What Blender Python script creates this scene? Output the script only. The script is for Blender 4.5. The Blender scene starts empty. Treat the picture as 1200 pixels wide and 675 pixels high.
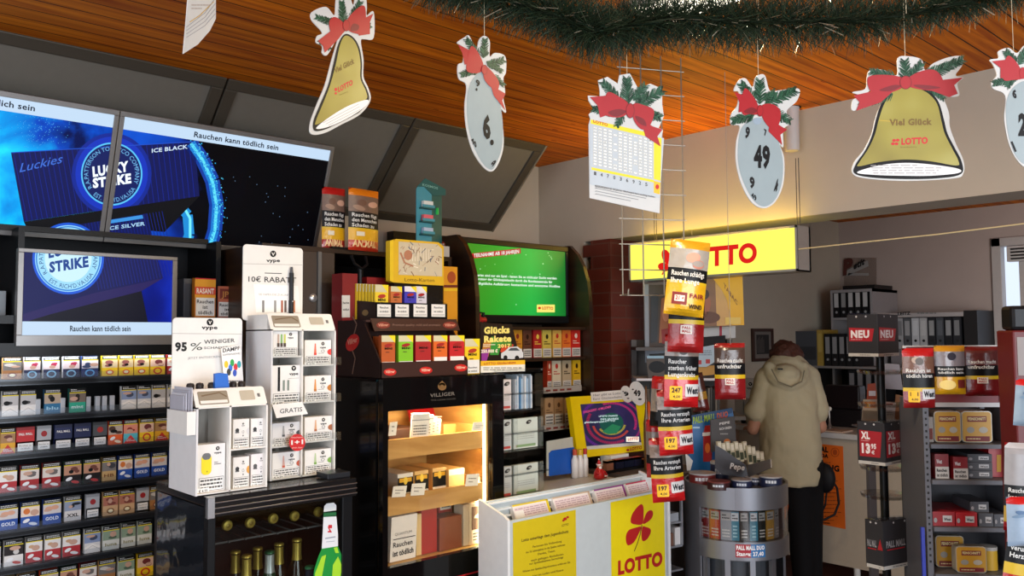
import bpy, bmesh, math, random
from mathutils import Vector as V, Matrix
random.seed(7)
sc = bpy.context.scene
COL = sc.collection
# ---------------------------------------------------------------- camera
# X runs along the cigarette wall into the shop, Y towards that wall, Z up; eye at 1.6 m
EYE = V((0, 0, 1.6)); FL = 984.07
_d1 = V((1070, -50.5, -FL)).normalized(); _d2 = V((-908, -62.5, -FL)).normalized(); _d3 = _d1.cross(_d2).normalized()
cd = bpy.data.cameras.new('camera'); cam = bpy.data.objects.new('camera', cd); COL.objects.link(cam)
cd.sensor_width = 36; cd.lens = FL / 1200 * 36; cd.clip_start = .05
cam.matrix_world = Matrix(((_d1.x, _d1.y, _d1.z, EYE.x), (_d2.x, _d2.y, _d2.z, EYE.y), (_d3.x, _d3.y, _d3.z, EYE.z), (0, 0, 0, 1)))
sc.camera = cam
# ---------------------------------------------------------------- light
sc.view_settings.view_transform = 'Standard'; sc.view_settings.look = 'None'
sc.view_settings.gamma = 1; sc.view_settings.use_curve_mapping = False; sc.view_settings.exposure = 0.38
wd = bpy.data.worlds.new('world'); sc.world = wd; wd.use_nodes = True
wd.node_tree.nodes['Background'].inputs[0].default_value = (.72, .82, 1, 1)
wd.node_tree.nodes['Background'].inputs[1].default_value = 0.9
def area(name, loc, direction, sx, sy, power, color, spread=math.pi):
    l = bpy.data.lights.new(name, 'AREA'); l.shape = 'RECTANGLE'; l.size = sx; l.size_y = sy; l.energy = power; l.color = color; l.spread = spread
    o = bpy.data.objects.new(name, l); COL.objects.link(o); o.location = loc
    o.rotation_euler = V(direction).to_track_quat('-Z', 'Y').to_euler(); return o
# ---------------------------------------------------------------- measuring
def ray(px, py):
    c = V((px - 600, -(py - 337.5), -FL)); return V((_d1.dot(c), _d2.dot(c), _d3.dot(c))) / FL
def at(px, py, X=None, Y=None, Z=None, D=None):
    r = ray(px, py)
    t = X / r.x if X is not None else Y / r.y if Y is not None else (Z - EYE.z) / r.z if Z is not None else D
    return EYE + r * t
area('window_daylight', (.9, -2.55, 1.55), (0, 1, -.05), 3.2, 1.9, 135, (.86, .93, 1))
area('shopfront_daylight', (-1.95, .6, 1.5), (1, 0, -.05), 3.0, 2.0, 52, (.9, .95, 1))
_lc = at(802, -14, Z=2.6)
area('ceiling_lamp_light', (_lc.x + .04, _lc.y, 2.545), (0, 0, -1), .12, .3, 15, (1, .8, .5))
area('office_fill', (5.3, .7, 1.7), (1, .1, 0), 1.2, 1.4, 14, (1, .92, .86), 2.0)  # added fill light in mid-room to lift the far wall; no opening there
class Fr:                                   # a flat face: origin, right, up, outward normal
    def __init__(s, o, u, v):
        s.o = V(o); s.u = V(u).normalized(); s.v = V(v); s.v = (s.v - s.u * s.v.dot(s.u)).normalized(); s.n = s.u.cross(s.v)
    def px(s, px, py):
        r = ray(px, py); t = (s.o - EYE).dot(s.n) / r.dot(s.n); p = EYE + r * t - s.o
        return (p.dot(s.u), p.dot(s.v))
    def w(s, x, y, z=0): return s.o + s.u * x + s.v * y + s.n * z
    def moved(s, x=0, y=0, z=0):
        f = Fr(s.w(x, y, z), s.u, s.v); return f
def FY(y): return Fr((0, y, 0), (1, 0, 0), (0, 0, 1))       # faces the shop from the cigarette wall
def FX(x): return Fr((x, 0, 0), (0, -1, 0), (0, 0, 1))      # faces the shop front
def Fyaw(p, deg, tilt=0, roll=0):                           # yaw 0 = like FY, 90 = like FX seen from -X ; tilt leans the top back
    a = math.radians(-deg); u = V((math.cos(a), math.sin(a), 0)); v = V((0, 0, 1))
    n = u.cross(v); t = math.radians(tilt); v = (v * math.cos(t) - n * math.sin(t))
    if roll: r = math.radians(roll); u, v = u * math.cos(r) + v * math.sin(r), v * math.cos(r) - u * math.sin(r)
    return Fr(p, u, v)
# ---------------------------------------------------------------- materials
MATS = {}
def lin(c):
    c = c.lstrip('#'); out = []
    if len(c) == 3: c = ''.join(k + k for k in c)
    for i in (0, 2, 4):
        x = int(c[i:i + 2], 16) / 255; out.append(x / 12.92 if x <= .04045 else ((x + .055) / 1.055) ** 2.4)
    return (*out, 1)
def mat(hexc, rough=.55, metal=0, emit=0, alpha=1, trans=0, noise=0, scale=30, bump=0, coat=0):
    k = (hexc, rough, metal, emit, alpha, trans, noise, scale, bump, coat)
    if k in MATS: return MATS[k]
    m = bpy.data.materials.new('surface'); m.use_nodes = True; nt = m.node_tree; b = nt.nodes['Principled BSDF']; c = lin(hexc)
    b.inputs['Base Color'].default_value = c; b.inputs['Roughness'].default_value = rough; b.inputs['Metallic'].default_value = metal
    b.inputs['Alpha'].default_value = alpha; b.inputs['Transmission Weight'].default_value = trans; b.inputs['Coat Weight'].default_value = coat
    if max(c[:3]) < .03 and not metal: b.inputs['Specular IOR Level'].default_value = .22
    if trans: b.inputs['IOR'].default_value = 1.2
    if emit: b.inputs['Specular IOR Level'].default_value = .12; b.inputs['Emission Color'].default_value = c; b.inputs['Emission Strength'].default_value = emit; b.inputs['Base Color'].default_value = (.01, .01, .01, 1)
    n = nt.nodes.new('ShaderNodeTexNoise'); n.inputs['Scale'].default_value = scale; n.inputs['Detail'].default_value = 3
    tc = nt.nodes.new('ShaderNodeTexCoord'); nt.links.new(tc.outputs['Object'], n.inputs['Vector'])
    if not emit:
        amt = noise or .06
        mr = nt.nodes.new('ShaderNodeMapRange'); mr.inputs['To Min'].default_value = 1 - amt; mr.inputs['To Max'].default_value = 1 + amt
        nt.links.new(n.outputs['Fac'], mr.inputs['Value'])
        hs = nt.nodes.new('ShaderNodeHueSaturation'); hs.inputs['Color'].default_value = c
        nt.links.new(mr.outputs[0], hs.inputs['Value']); nt.links.new(hs.outputs[0], b.inputs['Base Color'])
    if bump:
        bp = nt.nodes.new('ShaderNodeBump'); bp.inputs['Strength'].default_value = bump; bp.inputs['Distance'].default_value = .01
        nt.links.new(n.outputs['Fac'], bp.inputs['Height']); nt.links.new(bp.outputs[0], b.inputs['Normal'])
    MATS[k] = m; return m
def clear(name='clear', tint=(1, 1, 1), refl=.14, rough=.05, edge=.4):
    k = ('clear', name)
    if k in MATS: return MATS[k]
    m = bpy.data.materials.new(name); m.use_nodes = True; nt = m.node_tree; nt.nodes.clear()
    out = nt.nodes.new('ShaderNodeOutputMaterial'); mx = nt.nodes.new('ShaderNodeMixShader')
    tr = nt.nodes.new('ShaderNodeBsdfTransparent'); tr.inputs[0].default_value = (*tint, 1)
    gl = nt.nodes.new('ShaderNodeBsdfGlossy'); gl.inputs['Roughness'].default_value = rough
    lw = nt.nodes.new('ShaderNodeLayerWeight'); lw.inputs[0].default_value = .35
    ma = nt.nodes.new('ShaderNodeMath'); ma.operation = 'MULTIPLY_ADD'; ma.inputs[1].default_value = edge; ma.inputs[2].default_value = refl * .35
    nt.links.new(lw.outputs['Facing'], ma.inputs[0]); nt.links.new(ma.outputs[0], mx.inputs[0])
    nt.links.new(tr.outputs[0], mx.inputs[1]); nt.links.new(gl.outputs[0], mx.inputs[2]); nt.links.new(mx.outputs[0], out.inputs[0])
    MATS[k] = m; return m
def nodemat(name, fn):
    if name in MATS: return MATS[name]
    m = bpy.data.materials.new(name); m.use_nodes = True; nt = m.node_tree; fn(nt, nt.nodes['Principled BSDF'], nt.nodes.new, nt.links.new); MATS[name] = m; return m
def ramp(N, stops):
    r = N('ShaderNodeValToRGB'); e = r.color_ramp.elements
    while len(e) < len(stops): e.new(.5)
    for i, (p, c) in enumerate(stops): e[i].position = p; e[i].color = lin(c)
    return r
def wood(name, dark, light, plank=0, axis='y', scale=(1.2, 14, 14), rough=.45, gap='#1c0c04'):
    def fn(nt, b, N, L):
        if plank: b.inputs['Specular IOR Level'].default_value = .15
        tc = N('ShaderNodeTexCoord'); mp = N('ShaderNodeMapping'); mp.inputs['Scale'].default_value = scale; L(tc.outputs['Object'], mp.inputs[0])
        n = N('ShaderNodeTexNoise'); n.inputs['Scale'].default_value = 2.2; n.inputs['Detail'].default_value = 6; n.inputs['Distortion'].default_value = .6; L(mp.outputs[0], n.inputs['Vector'])
        r = ramp(N, [(.3, dark), (.68, light)]); L(n.outputs['Fac'], r.inputs[0]); col = r.outputs[0]
        if plank:
            sp = N('ShaderNodeSeparateXYZ'); L(tc.outputs['Object'], sp.inputs[0])
            d = N('ShaderNodeMath'); d.operation = 'DIVIDE'; d.inputs[1].default_value = plank; L(sp.outputs[axis.upper()], d.inputs[0])
            fr = N('ShaderNodeMath'); fr.operation = 'FRACT'; L(d.outputs[0], fr.inputs[0])
            fl = N('ShaderNodeMath'); fl.operation = 'FLOOR'; L(d.outputs[0], fl.inputs[0])
            wn = N('ShaderNodeTexWhiteNoise'); wn.noise_dimensions = '1D'; L(fl.outputs[0], wn.inputs['W'])
            mr = N('ShaderNodeMapRange'); mr.inputs['To Min'].default_value = .78; mr.inputs['To Max'].default_value = 1.15; L(wn.outputs['Value'], mr.inputs['Value'])
            hs = N('ShaderNodeHueSaturation'); L(mr.outputs[0], hs.inputs['Value']); L(col, hs.inputs['Color'])
            lt = N('ShaderNodeMath'); lt.operation = 'LESS_THAN'; lt.inputs[1].default_value = .055; L(fr.outputs[0], lt.inputs[0])
            mx = N('ShaderNodeMix'); mx.data_type = 'RGBA'; L(lt.outputs[0], mx.inputs['Factor']); L(hs.outputs[0], mx.inputs['A']); mx.inputs['B'].default_value = lin(gap); col = mx.outputs['Result']
            # knots
            mk = N('ShaderNodeMapping'); mk.inputs['Scale'].default_value = (2.2, 7, 1); L(tc.outputs['Object'], mk.inputs[0])
            vo = N('ShaderNodeTexVoronoi'); vo.inputs['Scale'].default_value = 1.3; L(mk.outputs[0], vo.inputs['Vector'])
            l2 = N('ShaderNodeMath'); l2.operation = 'LESS_THAN'; l2.inputs[1].default_value = .065; L(vo.outputs['Distance'], l2.inputs[0])
            m2 = N('ShaderNodeMix'); m2.data_type = 'RGBA'; L(l2.outputs[0], m2.inputs['Factor']); L(col, m2.inputs['A']); m2.inputs['B'].default_value = lin(dark); col = m2.outputs['Result']
        L(col, b.inputs['Base Color']); b.inputs['Roughness'].default_value = rough
    return nodemat(name, fn)
# ---------------------------------------------------------------- mesh building
_tc = {}
def glyphs(s, bold=0):
    k = (s, bold)
    if k not in _tc:
        cu = bpy.data.curves.new('t', 'FONT'); cu.body = s; cu.size = 1; cu.offset = bold; cu.resolution_u = 6 if s == 'LOTTO' else 2; cu.space_character = 1 + bold * 2
        ob = bpy.data.objects.new('t', cu); me = bpy.data.meshes.new_from_object(ob)
        _tc[k] = ([tuple(v.co[:2]) for v in me.vertices], [tuple(p.vertices) for p in me.polygons])
        bpy.data.objects.remove(ob); bpy.data.meshes.remove(me); bpy.data.curves.remove(cu)
    return _tc[k]
LOC = {}
class MB:
    def __init__(s): s.v = []; s.f = []; s.mi = []; s.m = []; s.T = None
    def mid(s, m):
        if isinstance(m, str): m = mat(m)
        if m not in s.m: s.m.append(m)
        return s.m.index(m)
    def add(s, vs, fs, m):
        o = len(s.v); T = s.T
        s.v += [tuple(T @ V(p)) if T else tuple(p) for p in vs]
        k = s.mid(m); s.f += [tuple(o + i for i in f) for f in fs]; s.mi += [k] * len(fs); return s
    def box(s, a, b, m):
        x0, y0, z0 = (min(a[i], b[i]) for i in range(3)); x1, y1, z1 = (max(a[i], b[i]) for i in range(3))
        return s.add([(x0,y0,z0),(x1,y0,z0),(x1,y1,z0),(x0,y1,z0),(x0,y0,z1),(x1,y0,z1),(x1,y1,z1),(x0,y1,z1)],
                     [(0,3,2,1),(4,5,6,7),(0,1,5,4),(1,2,6,5),(2,3,7,6),(3,0,4,7)], m)
    def fbox(s, fr, x0, x1, y0, y1, z0, z1, m):     # box in a frame
        P = [fr.w(*p) for p in [(x0,y0,z0),(x1,y0,z0),(x1,y1,z0),(x0,y1,z0),(x0,y0,z1),(x1,y0,z1),(x1,y1,z1),(x0,y1,z1)]]
        return s.add(P, [(0,3,2,1),(4,5,6,7),(0,1,5,4),(1,2,6,5),(2,3,7,6),(3,0,4,7)], m)
    def prism(s, fr, pts, z0, z1, m, side=None):
        n = len(pts); ar = sum(pts[i][0] * pts[(i + 1) % n][1] - pts[(i + 1) % n][0] * pts[i][1] for i in range(n))
        if ar < 0: pts = pts[::-1]
        P = [fr.w(x, y, z0) for x, y in pts] + [fr.w(x, y, z1) for x, y in pts]
        s.add(P, [tuple(range(n - 1, -1, -1)), tuple(range(n, 2 * n))], m)
        return s.add(P, [(i, (i + 1) % n, n + (i + 1) % n, n + i) for i in range(n)], side or m)
    def rings(s, rings, m, cap=True, closed=True):
        n = len(rings[0]); P = [p for r in rings for p in r]; F = []
        for j in range(len(rings) - 1):
            for i in range(n if closed else n - 1): F.append((j * n + i, j * n + (i + 1) % n, (j + 1) * n + (i + 1) % n, (j + 1) * n + i))
        if cap: F.append(tuple(range(n - 1, -1, -1))); F.append(tuple(range((len(rings) - 1) * n, len(rings) * n)))
        return s.add(P, F, m)
    def cyl(s, p0, p1, r0, m, r1=None, seg=16, cap=True):
        p0 = V(p0); p1 = V(p1); d = (p1 - p0).normalized(); a = d.orthogonal().normalized(); b = d.cross(a); r1 = r0 if r1 is None else r1
        return s.rings([[p + (a * math.cos(t) + b * math.sin(t)) * r for t in [2 * math.pi * i / seg for i in range(seg)]] for p, r in ((p0, r0), (p1, r1))], m, cap)
    def tube(s, pts, r, m, seg=6):
        pts = [V(p) for p in pts]; R = []; a = None
        for i, p in enumerate(pts):
            d = (pts[min(i + 1, len(pts) - 1)] - pts[max(i - 1, 0)]).normalized()
            a = d.orthogonal().normalized() if a is None else (a - d * a.dot(d)).normalized(); b = d.cross(a); rr = r[i] if isinstance(r, (list, tuple)) else r
            R.append([p + (a * math.cos(t) + b * math.sin(t)) * rr for t in [2 * math.pi * k / seg for k in range(seg)]])
        return s.rings(R, m)
    def lathe(s, c, prof, m, seg=20, axis=None):
        c = V(c); ax = V(axis or (0, 0, 1)).normalized(); a = ax.orthogonal().normalized(); b = ax.cross(a)
        return s.rings([[c + ax * h + (a * math.cos(t) + b * math.sin(t)) * max(r, 1e-4) for t in [2 * math.pi * k / seg for k in range(seg)]] for r, h in prof], m)
    def ball(s, c, r, m, seg=12, sq=(1, 1, 1)):
        n = seg // 2; R = []
        for j in range(n + 1):
            t = math.pi * j / n; rr = max(math.sin(t), .001)
            R.append([V((c[0] + r * sq[0] * rr * math.cos(q), c[1] + r * sq[1] * rr * math.sin(q), c[2] - r * sq[2] * math.cos(t))) for q in [2 * math.pi * k / seg for k in range(seg)]])
        return s.rings(R, m)
    def build(s, name, parent=None, smooth=False, bevel=0, label=None, cat=None, group=None, kind=None, origin=None, sub=0):
        me = bpy.data.meshes.new(name); xs = list(zip(*s.v)) if s.v else ((0,), (0,), (0,))
        o = V(origin) if origin is not None else V(((min(xs[0]) + max(xs[0])) / 2, (min(xs[1]) + max(xs[1])) / 2, min(xs[2])))
        me.from_pydata([tuple(V(p) - o) for p in s.v], [], s.f)
        for m in s.m: me.materials.append(m)
        me.polygons.foreach_set('material_index', s.mi)
        if smooth: me.polygons.foreach_set('use_smooth', [True] * len(s.f))
        me.update(); ob = bpy.data.objects.new(name, me); COL.objects.link(ob)
        if smooth and smooth != 'all': me.set_sharp_from_angle(angle=math.radians(40))
        pl = V((0, 0, 0))
        if parent: ob.parent = parent; pl = LOC[parent.name]
        ob.location = o - pl; LOC[ob.name] = o
        if bevel:
            b = ob.modifiers.new('bevel', 'BEVEL'); b.width = bevel; b.segments = 2; b.limit_method = 'ANGLE'; b.angle_limit = math.radians(50); b.material = -1
        if label: ob['label'] = label
        if cat: ob['category'] = cat
        if group: ob['group'] = group
        if kind: ob['kind'] = kind
        return ob
def thing(name, label, cat, loc, group=None):
    o = bpy.data.objects.new(name, None); COL.objects.link(o); o.location = loc; o.empty_display_size = .05; LOC[o.name] = V(loc)
    o['label'] = label; o['category'] = cat
    if group: o['group'] = group
    return o
def copy_tree(o, delta, label=None, parent=None, group=None):
    c = o.copy(); COL.objects.link(c); c.parent = parent
    if parent is None: c.location = o.location + V(delta)
    LOC[c.name] = LOC[o.name] + V(delta)
    if label: c['label'] = label
    if group: c['group'] = group
    for ch in list(o.children): copy_tree(ch, delta, None, c)
    return c
def struct(mb, name, **k): return mb.build(name, kind='structure', **k)
class D:                                    # flat artwork printed on a face; px=True takes photo measurements
    def __init__(s, mb, fr, px=True, base=.0004, step=.0004, hgt=None, clip=None):
        s.mb = mb; s.fr = fr; s.pxm = px; s.base = base; s.step = step; s.hgt = hgt; s.clip = clip
    def q(s, p): return s.fr.px(*p) if s.pxm else p
    def put(s, pts, faces, m, lvl):
        z = s.base + s.step * lvl
        if s.clip:
            P = []; F = []
            for f in faces:
                pg = [pts[i] for i in f]; cl = s.clip; n = len(cl)
                for i in range(n):
                    a, b = cl[i], cl[(i + 1) % n]; out = []
                    sd = lambda p: (b[0] - a[0]) * (p[1] - a[1]) - (b[1] - a[1]) * (p[0] - a[0])
                    for j in range(len(pg)):
                        c, e = pg[j], pg[(j + 1) % len(pg)]; sc_, se = sd(c), sd(e)
                        if sc_ >= 0: out.append(c)
                        if sc_ * se < 0: t = sc_ / (sc_ - se); out.append((c[0] + (e[0] - c[0]) * t, c[1] + (e[1] - c[1]) * t))
                    pg = out
                    if len(pg) < 3: break
                if len(pg) >= 3: F.append(tuple(range(len(P), len(P) + len(pg)))); P += pg
            pts, faces = P, F
            if not F: return
        h = s.hgt or (lambda x, y: 0)
        if s.hgt and len(faces) == 1 and not s.clip:      # large prints on curved foil follow the curve
            xs = [p[0] for p in pts]; ys = [p[1] for p in pts]; n = 8; q = D(s.mb, s.fr, False, s.base, s.step, s.hgt); x0, y0, w, v = min(xs), min(ys), (max(xs) - min(xs)) / n, (max(ys) - min(ys)) / n
            for i in range(n):
                for j in range(n): a, c = x0 + w * i, y0 + v * j; q.clip = [(a, c), (a + w, c), (a + w, c + v), (a, c + v)]; q.put(pts, faces, m, lvl)
            return
        s.mb.add([s.fr.w(x, y, z + h(x, y)) for x, y in pts], faces, m)
    def poly(s, pts, m, lvl=0):
        p = [s.q(a) for a in pts]; n = len(p); ar = sum(p[i][0] * p[(i + 1) % n][1] - p[(i + 1) % n][0] * p[i][1] for i in range(n))
        s.put(p[::-1] if ar < 0 else p, [tuple(range(n))], m, lvl)
    def rect(s, x0, y0, x1, y1, m, lvl=0): s.poly([(x0, y0), (x1, y0), (x1, y1), (x0, y1)], m, lvl)
    def ell(s, cx, cy, rx, ry, m, lvl=0, n=24, a0=0, a1=360, hole=0, rot=0):
        c, r_ = math.cos(math.radians(rot)), math.sin(math.radians(rot))
        def pt(k, t): x, y = k * rx * math.cos(t), k * ry * math.sin(t); return (cx + x * c - y * r_, cy + x * r_ + y * c)
        ts = [math.radians(a0 + (a1 - a0) * i / n) for i in range(n + (a1 - a0 < 360) if not hole else n + 1)]
        if hole:
            for i in range(n): s.poly([pt(1, ts[i]), pt(1, ts[i + 1]), pt(hole, ts[i + 1]), pt(hole, ts[i])], m, lvl)
        else: s.poly([pt(1, t) for t in ts], m, lvl)
    def line(s, pts, w, m, lvl=0):
        for a, b in zip(pts, pts[1:]):
            dx, dy = b[0] - a[0], b[1] - a[1]; l = math.hypot(dx, dy) or 1; nx, ny = -dy / l * w / 2, dx / l * w / 2
            s.poly([(a[0] + nx, a[1] + ny), (b[0] + nx, b[1] + ny), (b[0] - nx, b[1] - ny), (a[0] - nx, a[1] - ny)], m, lvl)
    def text(s, t, a, b, h, m, lvl=1, bold=0, up=None):     # baseline a->b, cap height h (same units)
        vs, fs = glyphs(t, bold)
        if not vs: return
        w = max(v[0] for v in vs); x0 = min(v[0] for v in vs); k = -1 if s.pxm else 1
        if up is None: up = (0, k * h)
        P = []
        for x, y in vs:
            f = (x - x0) / (w - x0); g = y / .7
            P.append(s.q((a[0] + (b[0] - a[0]) * f + up[0] * g, a[1] + (b[1] - a[1]) * f + up[1] * g)))
        s.put(P, fs, m, lvl)
    def arc(s, t, cx, cy, r, h, a0, a1, m, lvl=1, bold=0, flip=False):   # text round a circle, angles in degrees, clockwise from top
        vs, fs = glyphs(t, bold); w = max(v[0] for v in vs); k = -1 if s.pxm else 1; P = []
        for x, y in vs:
            a = math.radians(a0 + (a1 - a0) * x / w); rr = r + (-1 if flip else 1) * y / .7 * h
            P.append(s.q((cx + math.sin(a) * rr, cy + k * math.cos(a) * rr)))
        s.put(P, [f[::-1] for f in fs] if False else fs, m, lvl)
    def lines(s, x0, y0, x1, y1, n, m, lvl=1, frac=.45, seed=0):   # n rows of small illegible print
        rr = random.Random(seed + n)
        for i in range(n):
            ya = y0 + (y1 - y0) * (i + .25) / n; yb = y0 + (y1 - y0) * (i + .25 + frac) / n; x = x0
            while x < x1:
                w = (x1 - x0) * rr.uniform(.06, .17); s.rect(x, ya, min(x + w, x1), yb, m, lvl); x += w + (x1 - x0) * .025
                if rr.random() < .03: break
WHITE = '#e8e6e0'; BLK = '#0d0d0e'
CLR = clear()
# ================================================================ the room
def plaster(name, c): return mat(c, .9, noise=.05, scale=7, bump=.12)
M_WALL = plaster('w', '#b4a998'); M_FAR = plaster('w2', '#a4958e')
M_CEIL = wood('ceiling_boards', '#a24804', '#de7e0e', plank=.095, axis='y', scale=(.9, 16, 1), rough=.6)
def floor_fn(nt, b, N, L):
    tc = N('ShaderNodeTexCoord'); br = N('ShaderNodeTexBrick'); br.inputs['Scale'].default_value = 3.3; br.offset = 0
    br.inputs['Color1'].default_value = lin('#5b3226'); br.inputs['Color2'].default_value = lin('#4a271e'); br.inputs['Mortar'].default_value = lin('#2c1d18')
    br.inputs['Brick Width'].default_value = .8; br.inputs['Row Height'].default_value = .8; br.inputs['Mortar Size'].default_value = .012
    L(tc.outputs['Object'], br.inputs['Vector']); L(br.outputs['Color'], b.inputs['Base Color']); b.inputs['Roughness'].default_value = .35
H = 2.655; YW = 3.7; XB = 3.64; XF = 7.6
struct(MB().box((-2.2, -2.8, -.1), (XF + .2, YW + .2, 0), nodemat('floor_tiles', floor_fn)), 'floor', origin=(0, 0, 0))
struct(MB().box((-2.2, -2.8, H), (XF + .2, YW + .2, H + .1), M_CEIL), 'ceiling', origin=(0, .03, 0))
struct(MB().box((-2.2, YW, 0), (XF + .2, YW + .15, H), M_WALL), 'wall_left', origin=(0, 0, 0))
# beam wall that carries the lotto sign, then the wall above the opening
bz = at(800, 270, X=XB).z
struct(MB().box((XB, -2.8, bz), (XB + .24, YW, H), M_WALL), 'wall_beam', origin=(0, 0, 0))
yb0 = at(718, 400, X=XB).y; yb1 = at(686, 400, X=XB).y
mb = MB().box((XB, yb1, 0), (XB + .27, YW, bz), M_WALL)
struct(mb, 'wall_beside_pillar')
# far wall with its window opening
wy0 = at(1163, 300, X=XF).y; wz1 = at(1163, 280, X=XF).z; wz0 = 1.0; wy1 = wy0 - .95
m = MB(); m.box((XF, wy0, 0), (XF + .15, YW, H), M_FAR); m.box((XF, wy1, 0), (XF + .15, wy0, wz0), M_FAR); m.box((XF, wy1, wz1), (XF + .15, wy0, H), M_FAR); m.box((XF, -2.8, 0), (XF + .15, wy1, H), M_FAR)
struct(m, 'wall_far', origin=(0, 0, 0))
m = MB()
for a, b, c, d in ((wy1, wy0, wz1 - .07, wz1), (wy1, wy0, wz0, wz0 + .07), (wy0 - .07, wy0, wz0, wz1), (wy1, wy1 + .07, wz0, wz1)): m.box((XF - .03, a, c), (XF + .07, b, d), '#a8a29f')
m.box((XF - .05, wy0 - .55, wz1 - .20), (XF + .02, wy0 - .12, wz1 - .075), '#b5b0ad')
for i in range(4): m.box((XF - .06, wy0 - .53, wz1 - .185 + i * .026), (XF - .045, wy0 - .15, wz1 - .172 + i * .026), '#2a2828')
m.box((XF - .0, wy0 - .24, wz0 + .07), (XF + .05, wy0 - .19, wz1 - .2), '#a8a29f')
struct(m, 'window_1', bevel=.004)
struct(MB().box((XF + .03, wy1 + .07, wz0 + .07), (XF + .036, wy0 - .24, wz1 - .07), clear('window_glass', (.8, .85, .9), .3)), 'window_1_pane')
# shop front walls behind the photographer, with window openings that let the day in
m = MB(); m.box((-2.2, -2.8, 0), (XF, -2.65, .5), M_WALL); m.box((-2.2, -2.8, 2.5), (XF, -2.65, H), M_WALL); m.box((2.6, -2.8, .5), (XF, -2.65, 2.5), M_WALL); m.box((-2.2, -2.8, .5), (-.8, -2.65, 2.5), M_WALL)
struct(m, 'wall_front', origin=(0, 0, 0))
m = MB(); m.box((-2.2, -2.65, 0), (-2.05, YW, .5), M_WALL); m.box((-2.2, -2.65, 2.5), (-2.05, YW, H), M_WALL); m.box((-2.2, 2.2, .5), (-2.05, YW, 2.5), M_WALL); m.box((-2.2, -2.65, .5), (-2.05, -1, 2.5), M_WALL)
struct(m, 'wall_street', origin=(0, 0, 0))
# office partition to the right of the passage (outside the picture, closes the back room)
# ---------------------------------------------------------------- brick pillar
def brick_fn(nt, b, N, L):
    tc = N('ShaderNodeTexCoord'); sp = N('ShaderNodeSeparateXYZ'); L(tc.outputs['Object'], sp.inputs[0])
    ad = N('ShaderNodeMath'); ad.operation = 'ADD'; L(sp.outputs['X'], ad.inputs[0]); L(sp.outputs['Y'], ad.inputs[1])
    cb = N('ShaderNodeCombineXYZ'); L(ad.outputs[0], cb.inputs['X']); L(sp.outputs['Z'], cb.inputs['Y'])
    br = N('ShaderNodeTexBrick'); br.inputs['Scale'].default_value = 1; br.inputs['Brick Width'].default_value = .25; br.inputs['Row Height'].default_value = .071; br.inputs['Mortar Size'].default_value = .0035
    br.inputs['Color1'].default_value = lin('#6b2a1b'); br.inputs['Color2'].default_value = lin('#572013'); br.inputs['Mortar'].default_value = lin('#5c3a2e')
    L(cb.outputs[0], br.inputs['Vector']); L(br.outputs['Color'], b.inputs['Base Color']); b.inputs['Roughness'].default_value = .5
    bp = N('ShaderNodeBump'); bp.inputs['Strength'].default_value = .5; bp.inputs['Distance'].default_value = .004; L(br.outputs['Fac'], bp.inputs['Height']); bp.invert = True; L(bp.outputs[0], b.inputs['Normal'])
M_BRICK = nodemat('glazed_brick', brick_fn)
m = MB(); z = 0; k = 0
xp1 = at(755, 400, Y=yb0).x
while z < bz - .01:
    z1 = min(z + .071, bz); m.box((XB - .012, yb0, z), (xp1, yb1 - (0 if k % 2 else .06), z1), M_BRICK); z = z1; k += 1
struct(m, 'brick_pillar', origin=(0, 0, 0))
struct(MB().box((XB + .27, YW - .015, 0), (XF, YW, .08), '#5c5450'), 'baseboard_left')
# ---------------------------------------------------------------- slanted light boxes under the ceiling
ytop, zbot = 3.24, at(578, 272, Y=YW).z
A = V((0, ytop, H - .004)); B = V((0, YW - .01, zbot)); slope = (A - B)
fs = Fr(B, (1, 0, 0), slope); L_ = slope.length
xs = [-1.35, -.45, .47, at(268, 92, Y=ytop).x, at(487, 140, Y=ytop).x, at(640, 168, Y=ytop).x]
M_PF = mat('#4a443b', .4, .2); M_PI = mat('#67635b', .6)
for i, (a, b) in enumerate(zip(xs, xs[1:])):
    lab = ['left of the screens, out of sight', 'leftmost above the big screens', 'above the left big screen', 'above the right big screen', 'rightmost above the teal tower'][i]
    t = thing('slanted_panel', 'grey framed slanted panel under the wooden ceiling, ' + lab, 'panel', (a, YW - .01, zbot), 'slanted panels along the ceiling')
    a += .004; b -= .004; w = .05
    m = MB(); m.fbox(fs, a, b, 0, w, -.03, 0, M_PF); m.fbox(fs, a, b, L_ - w, L_, -.03, 0, M_PF); m.fbox(fs, a, a + w, w, L_ - w, -.03, 0, M_PF); m.fbox(fs, b - w, b, w, L_ - w, -.03, 0, M_PF)
    m.build('frame', t, bevel=.004)
    MB().fbox(fs, a + w, b - w, w, L_ - w, -.025, -.012, M_PI).build('infill', t)
x1 = xs[-1]
m = MB(); m.prism(Fr((x1, 0, 0), (0, -1, 0), (0, 0, 1)), [(-ytop, H - .004), (-YW + .001, zbot), (-YW + .001, H - .004)], -.012, 0, '#6f6a60')
struct(m, 'trim_1')
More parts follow.
